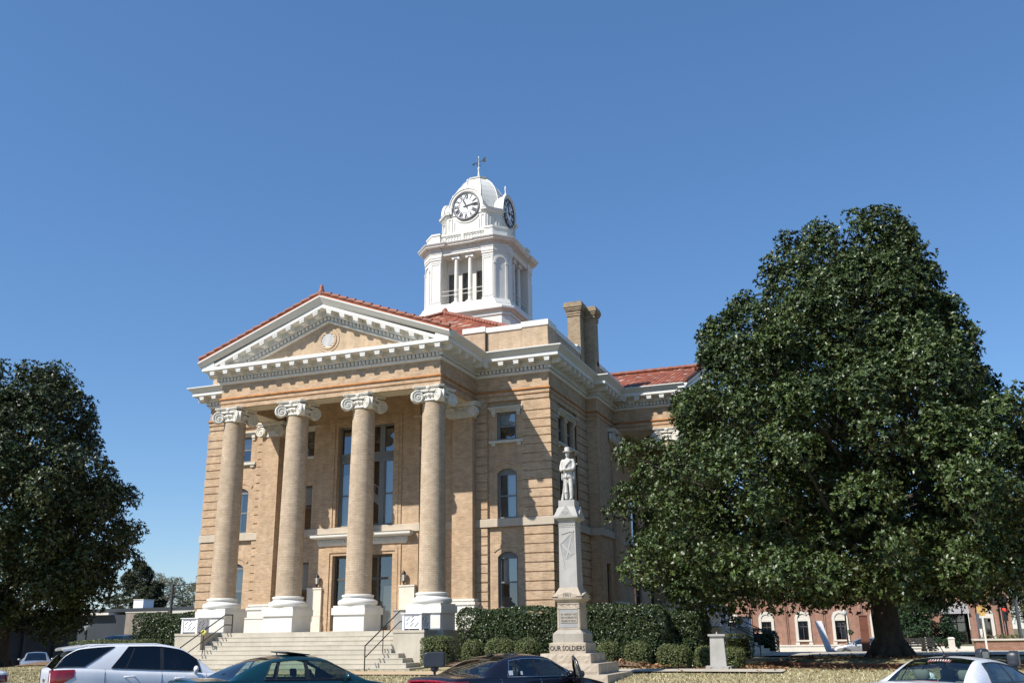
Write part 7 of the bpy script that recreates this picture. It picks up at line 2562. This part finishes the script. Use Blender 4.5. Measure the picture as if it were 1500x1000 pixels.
for k, (ox, rz) in enumerate(((-0.28, -35), (0.28, 25))):
    b = MB(Matrix.Translation((30.45 + ox, 45, 3.78)) @ Matrix.Rotation(R(rz), 4, 'Z') @ Matrix.Rotation(R(90), 4, 'X'))
    b.lathe([(0.36, -0.1), (0.42, -0.1), (0.42, 0.1), (0.36, 0.1)], (0, 0), 24); ho = b.build('clock_case', 'bronze', t)
    b = MB(Matrix.Translation((30.45 + ox, 45, 3.78)) @ Matrix.Rotation(R(rz), 4, 'Z') @ Matrix.Rotation(R(90), 4, 'X'))
    b.lathe([(0.36, 0.07), (0.36, 0.085)], (0, 0), 24); b.build('dial', 'dial', ho)
    b = MB(Matrix.Translation((30.45 + ox, 45, 3.78)) @ Matrix.Rotation(R(rz), 4, 'Z') @ Matrix.Rotation(R(90), 4, 'X'))
    for i in range(12):
        a = math.pi * i / 6
        b.box(0.30 * math.cos(a) - 0.014, 0.30 * math.cos(a) + 0.014, 0.30 * math.sin(a) - 0.014, 0.30 * math.sin(a) + 0.014, 0.086, 0.092)
    b.box(-0.012, 0.012, 0, 0.26, 0.086, 0.094); b.box(0, 0.18, -0.014, 0.014, 0.086, 0.094)
    b.build('clock_hands', 'black', ho)
t = thing('traffic_signal', 'dark traffic signal with its red lamp lit below the street clock', 'traffic light', (31.2, 49, -0.1))
b = MB(Matrix.Translation((31.2, 49, -0.1)))
b.lathe([(0.07, 0), (0.06, 3.6)], (0.0, 0.25), 8); b.box(-0.16, 0.16, -0.14, 0.16, 2.35, 3.42)
b.build('housing', 'blackplastic', t)
b = MB(Matrix.Translation((31.2, 48.85, 3.12)) @ Matrix.Rotation(R(90), 4, 'X'))
b.lathe([(0.13, 0.0), (0.13, 0.02), (0.0, 0.06)], (0, 0), 16); b.build('red_lamp', 'redsignal', t)
t = thing('utility_pole', 'pale grey utility pole at the far right edge', 'pole', (33.0, 58, -0.2))
b = MB(); b.lathe([(0.16, -0.2), (0.13, 9)], (33.0, 58), 10); b.build('shaft', 'concrete', t)
b = MB(); b.box(32.2, 33.8, 57.9, 58.0, 8.2, 8.32); b.build('crossarm', 'pole', t)

# leaning white slab, brown panel, street lamp in front of the bank
t = thing('leaning_slab', 'white slab leaning to one side in front of the bank windows', 'slab', (18.2, 40.8, -0.15))
b = MB()
b.add([(x, y, z) for y in (40.8, 40.94) for x, z in ((18.20, -0.15), (18.66, -0.15), (17.98, 2.42), (17.46, 2.42))], [(0, 1, 2, 3), (7, 6, 5, 4), (0, 4, 5, 1), (1, 5, 6, 2), (2, 6, 7, 3), (3, 7, 4, 0)])
b.build('board', 'lattice', t)
b = MB()
for (x, z) in ((17.85, 1.95), (17.98, 1.5), (18.08, 1.15), (18.25, 0.5)):
    b.sphere((x, 40.795, z), 0.03, 8, 6)
b.build('bolt', 'panelgrey', t)
b = MB(Matrix.Translation((21.05, 36.5, 0.2)))
b.box(-0.28, 0.28, -0.1, 0.1, 0.0, 2.45); b.box(-0.32, 0.32, -0.14, 0.14, 2.45, 2.52); b.box(-0.24, 0.24, -0.115, -0.09, 1.5, 1.52); b.box(-0.32, 0.32, -0.16, 0.16, 0.0, 0.1)
tag(b.build('brown_panel', 'brown'), 'tall brown panel sign beside the magnolia trunk', 'sign')
t = thing('street_lamp', 'dark street lamp with a globe and a hanging basket in front of the bank', 'street lamp', (19.6, 43, -0.2))
T = Matrix.Translation((19.6, 43, -0.2))
b = MB(T); b.lathe([(0.14, 0), (0.14, 0.3), (0.06, 0.4), (0.05, 2.95), (0.10, 3.0)], (0, 0), 10); b.tube([(0, 0, 1.85), (0.25, 0, 1.95)], 0.02, 6); b.build('post', 'iron', t)
b = MB(T); b.lathe([(0.08, 3.0), (0.17, 3.12), (0.18, 3.25), (0.10, 3.42), (0.0, 3.5)], (0, 0), 12); b.build('globe', 'lampglass', t)
q, tt = crown([[19.85, 43, 1.55, 0.22, 0, 0, 0.2]], 1500, 5, 0.09, 0.05, rg)
quadmesh('flower_basket', q, 4, 'cedar', t, tt)

# ------------------------------------------------------------------ left background
t = thing('shop_row', 'long low slate-blue shop building with a pale roof edge, left background', 'building', (-55, 50, -0.3))
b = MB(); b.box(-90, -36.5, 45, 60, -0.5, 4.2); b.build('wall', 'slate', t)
b = MB(); b.box(-90, -53.2, 44.3, 60, 4.202, 4.42); b.box(-45.5, -36.4, 44.3, 60, 4.202, 4.46); b.build('roof_edge', 'trim', t)
b = MB(); b.box(-89.5, -36.8, 45.4, 60, 4.48, 4.85); b.build('roof', 'slate', t)
t = thing('shopfront_building', 'dark shopfront with a white shop sign in the shade of the left magnolia', 'building', (-49, 20, -0.3))
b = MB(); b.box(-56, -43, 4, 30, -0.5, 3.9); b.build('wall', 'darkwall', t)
b = MB()
for k in range(8): b.box(-42.98, -42.8, 5 + 3.2 * k, 5.2 + 3.2 * k, -0.4, 3.1)
b.box(-43, -41.4, 4, 30, 3.102, 3.4)
b.build('shopfront', 'pole', t)
b = MB(); b.box(-42.98, -42.85, 18.2, 20.6, 3.42, 3.8); b.box(-42.98, -42.85, 21.0, 22.4, 3.55, 3.85); b.build('shop_sign', 'sticker', t)
t = thing('mural_wall', 'weathered tan wall with patches of old red paint, left of the hedge', 'wall', (-44.5, 40, -0.3))
b = MB(); b.box(-47.0, -42.0, 40.0, 40.35, -0.5, 4.2); b.build('wall', 'mural', t)
b = MB()
for (x0, x1, z0, z1) in ((-46.4, -44.6, 1.3, 2.2), (-46.9, -45.9, -0.3, 0.9), (-44.4, -42.9, 0.6, 1.4), (-43.6, -42.2, -0.3, 0.5), (-45.4, -44.9, 0.2, 0.9)):
    b.box(x0, x1, 39.985, 40.0, z0, z1)
b.build('faded_paint_patch', 'brown', t)
b = MB(); b.box(-47.05, -41.95, 39.95, 40.4, 4.2, 4.30); b.build('coping', 'concrete', t)
t = thing('rooftop_unit', 'white boxy ventilation unit on the low roof, left background', 'ventilator', (-51.8, 47.5, 4.8))
b = MB(); b.box(-52.5, -51.2, 47, 48.6, 4.85, 5.75); b.build('casing', 'lattice', t)
b = MB(); b.box(-52.55, -51.15, 46.95, 48.65, 5.752, 5.82); b.build('lid', 'trim', t)
t = thing('light_pole', 'dark utility pole with a long lamp arm left of the courthouse', 'street lamp', (-28.3, 24.1, -0.4))
b = MB(); b.lathe([(0.15, -0.5), (0.11, 5.75)], (-28.3, 24.1), 10); b.tube([(-28.3, 24.1, 5.62), (-27.2, 25.3, 5.84), (-25.9, 26.2, 5.86)], 0.03, 6); b.build('post', 'pole', t)
b = MB(Matrix.Translation((-26.0, 26.2, 5.84)) @ Matrix.Rotation(R(40), 4, 'Z')); b.box(-0.35, 0.35, -0.12, 0.12, -0.05, 0.07); b.build('lamp_head', 'pole', t)
t = thing('street_lamp', 'small lantern-topped street lamp under the left magnolia', 'street lamp', (-32.6, 20.3, -0.4))
T = Matrix.Translation((-32.6, 20.3, -0.4))
b = MB(T); b.lathe([(0.14, 0), (0.14, 0.3), (0.06, 0.4), (0.05, 2.75), (0.10, 2.8)], (0, 0), 10); b.build('post', 'iron', t)
b = MB(T); b.lathe([(0.10, 2.8), (0.20, 2.95), (0.20, 3.12), (0.11, 3.32), (0.03, 3.5)], (0, 0), 8); b.build('globe', 'lampglass', t)
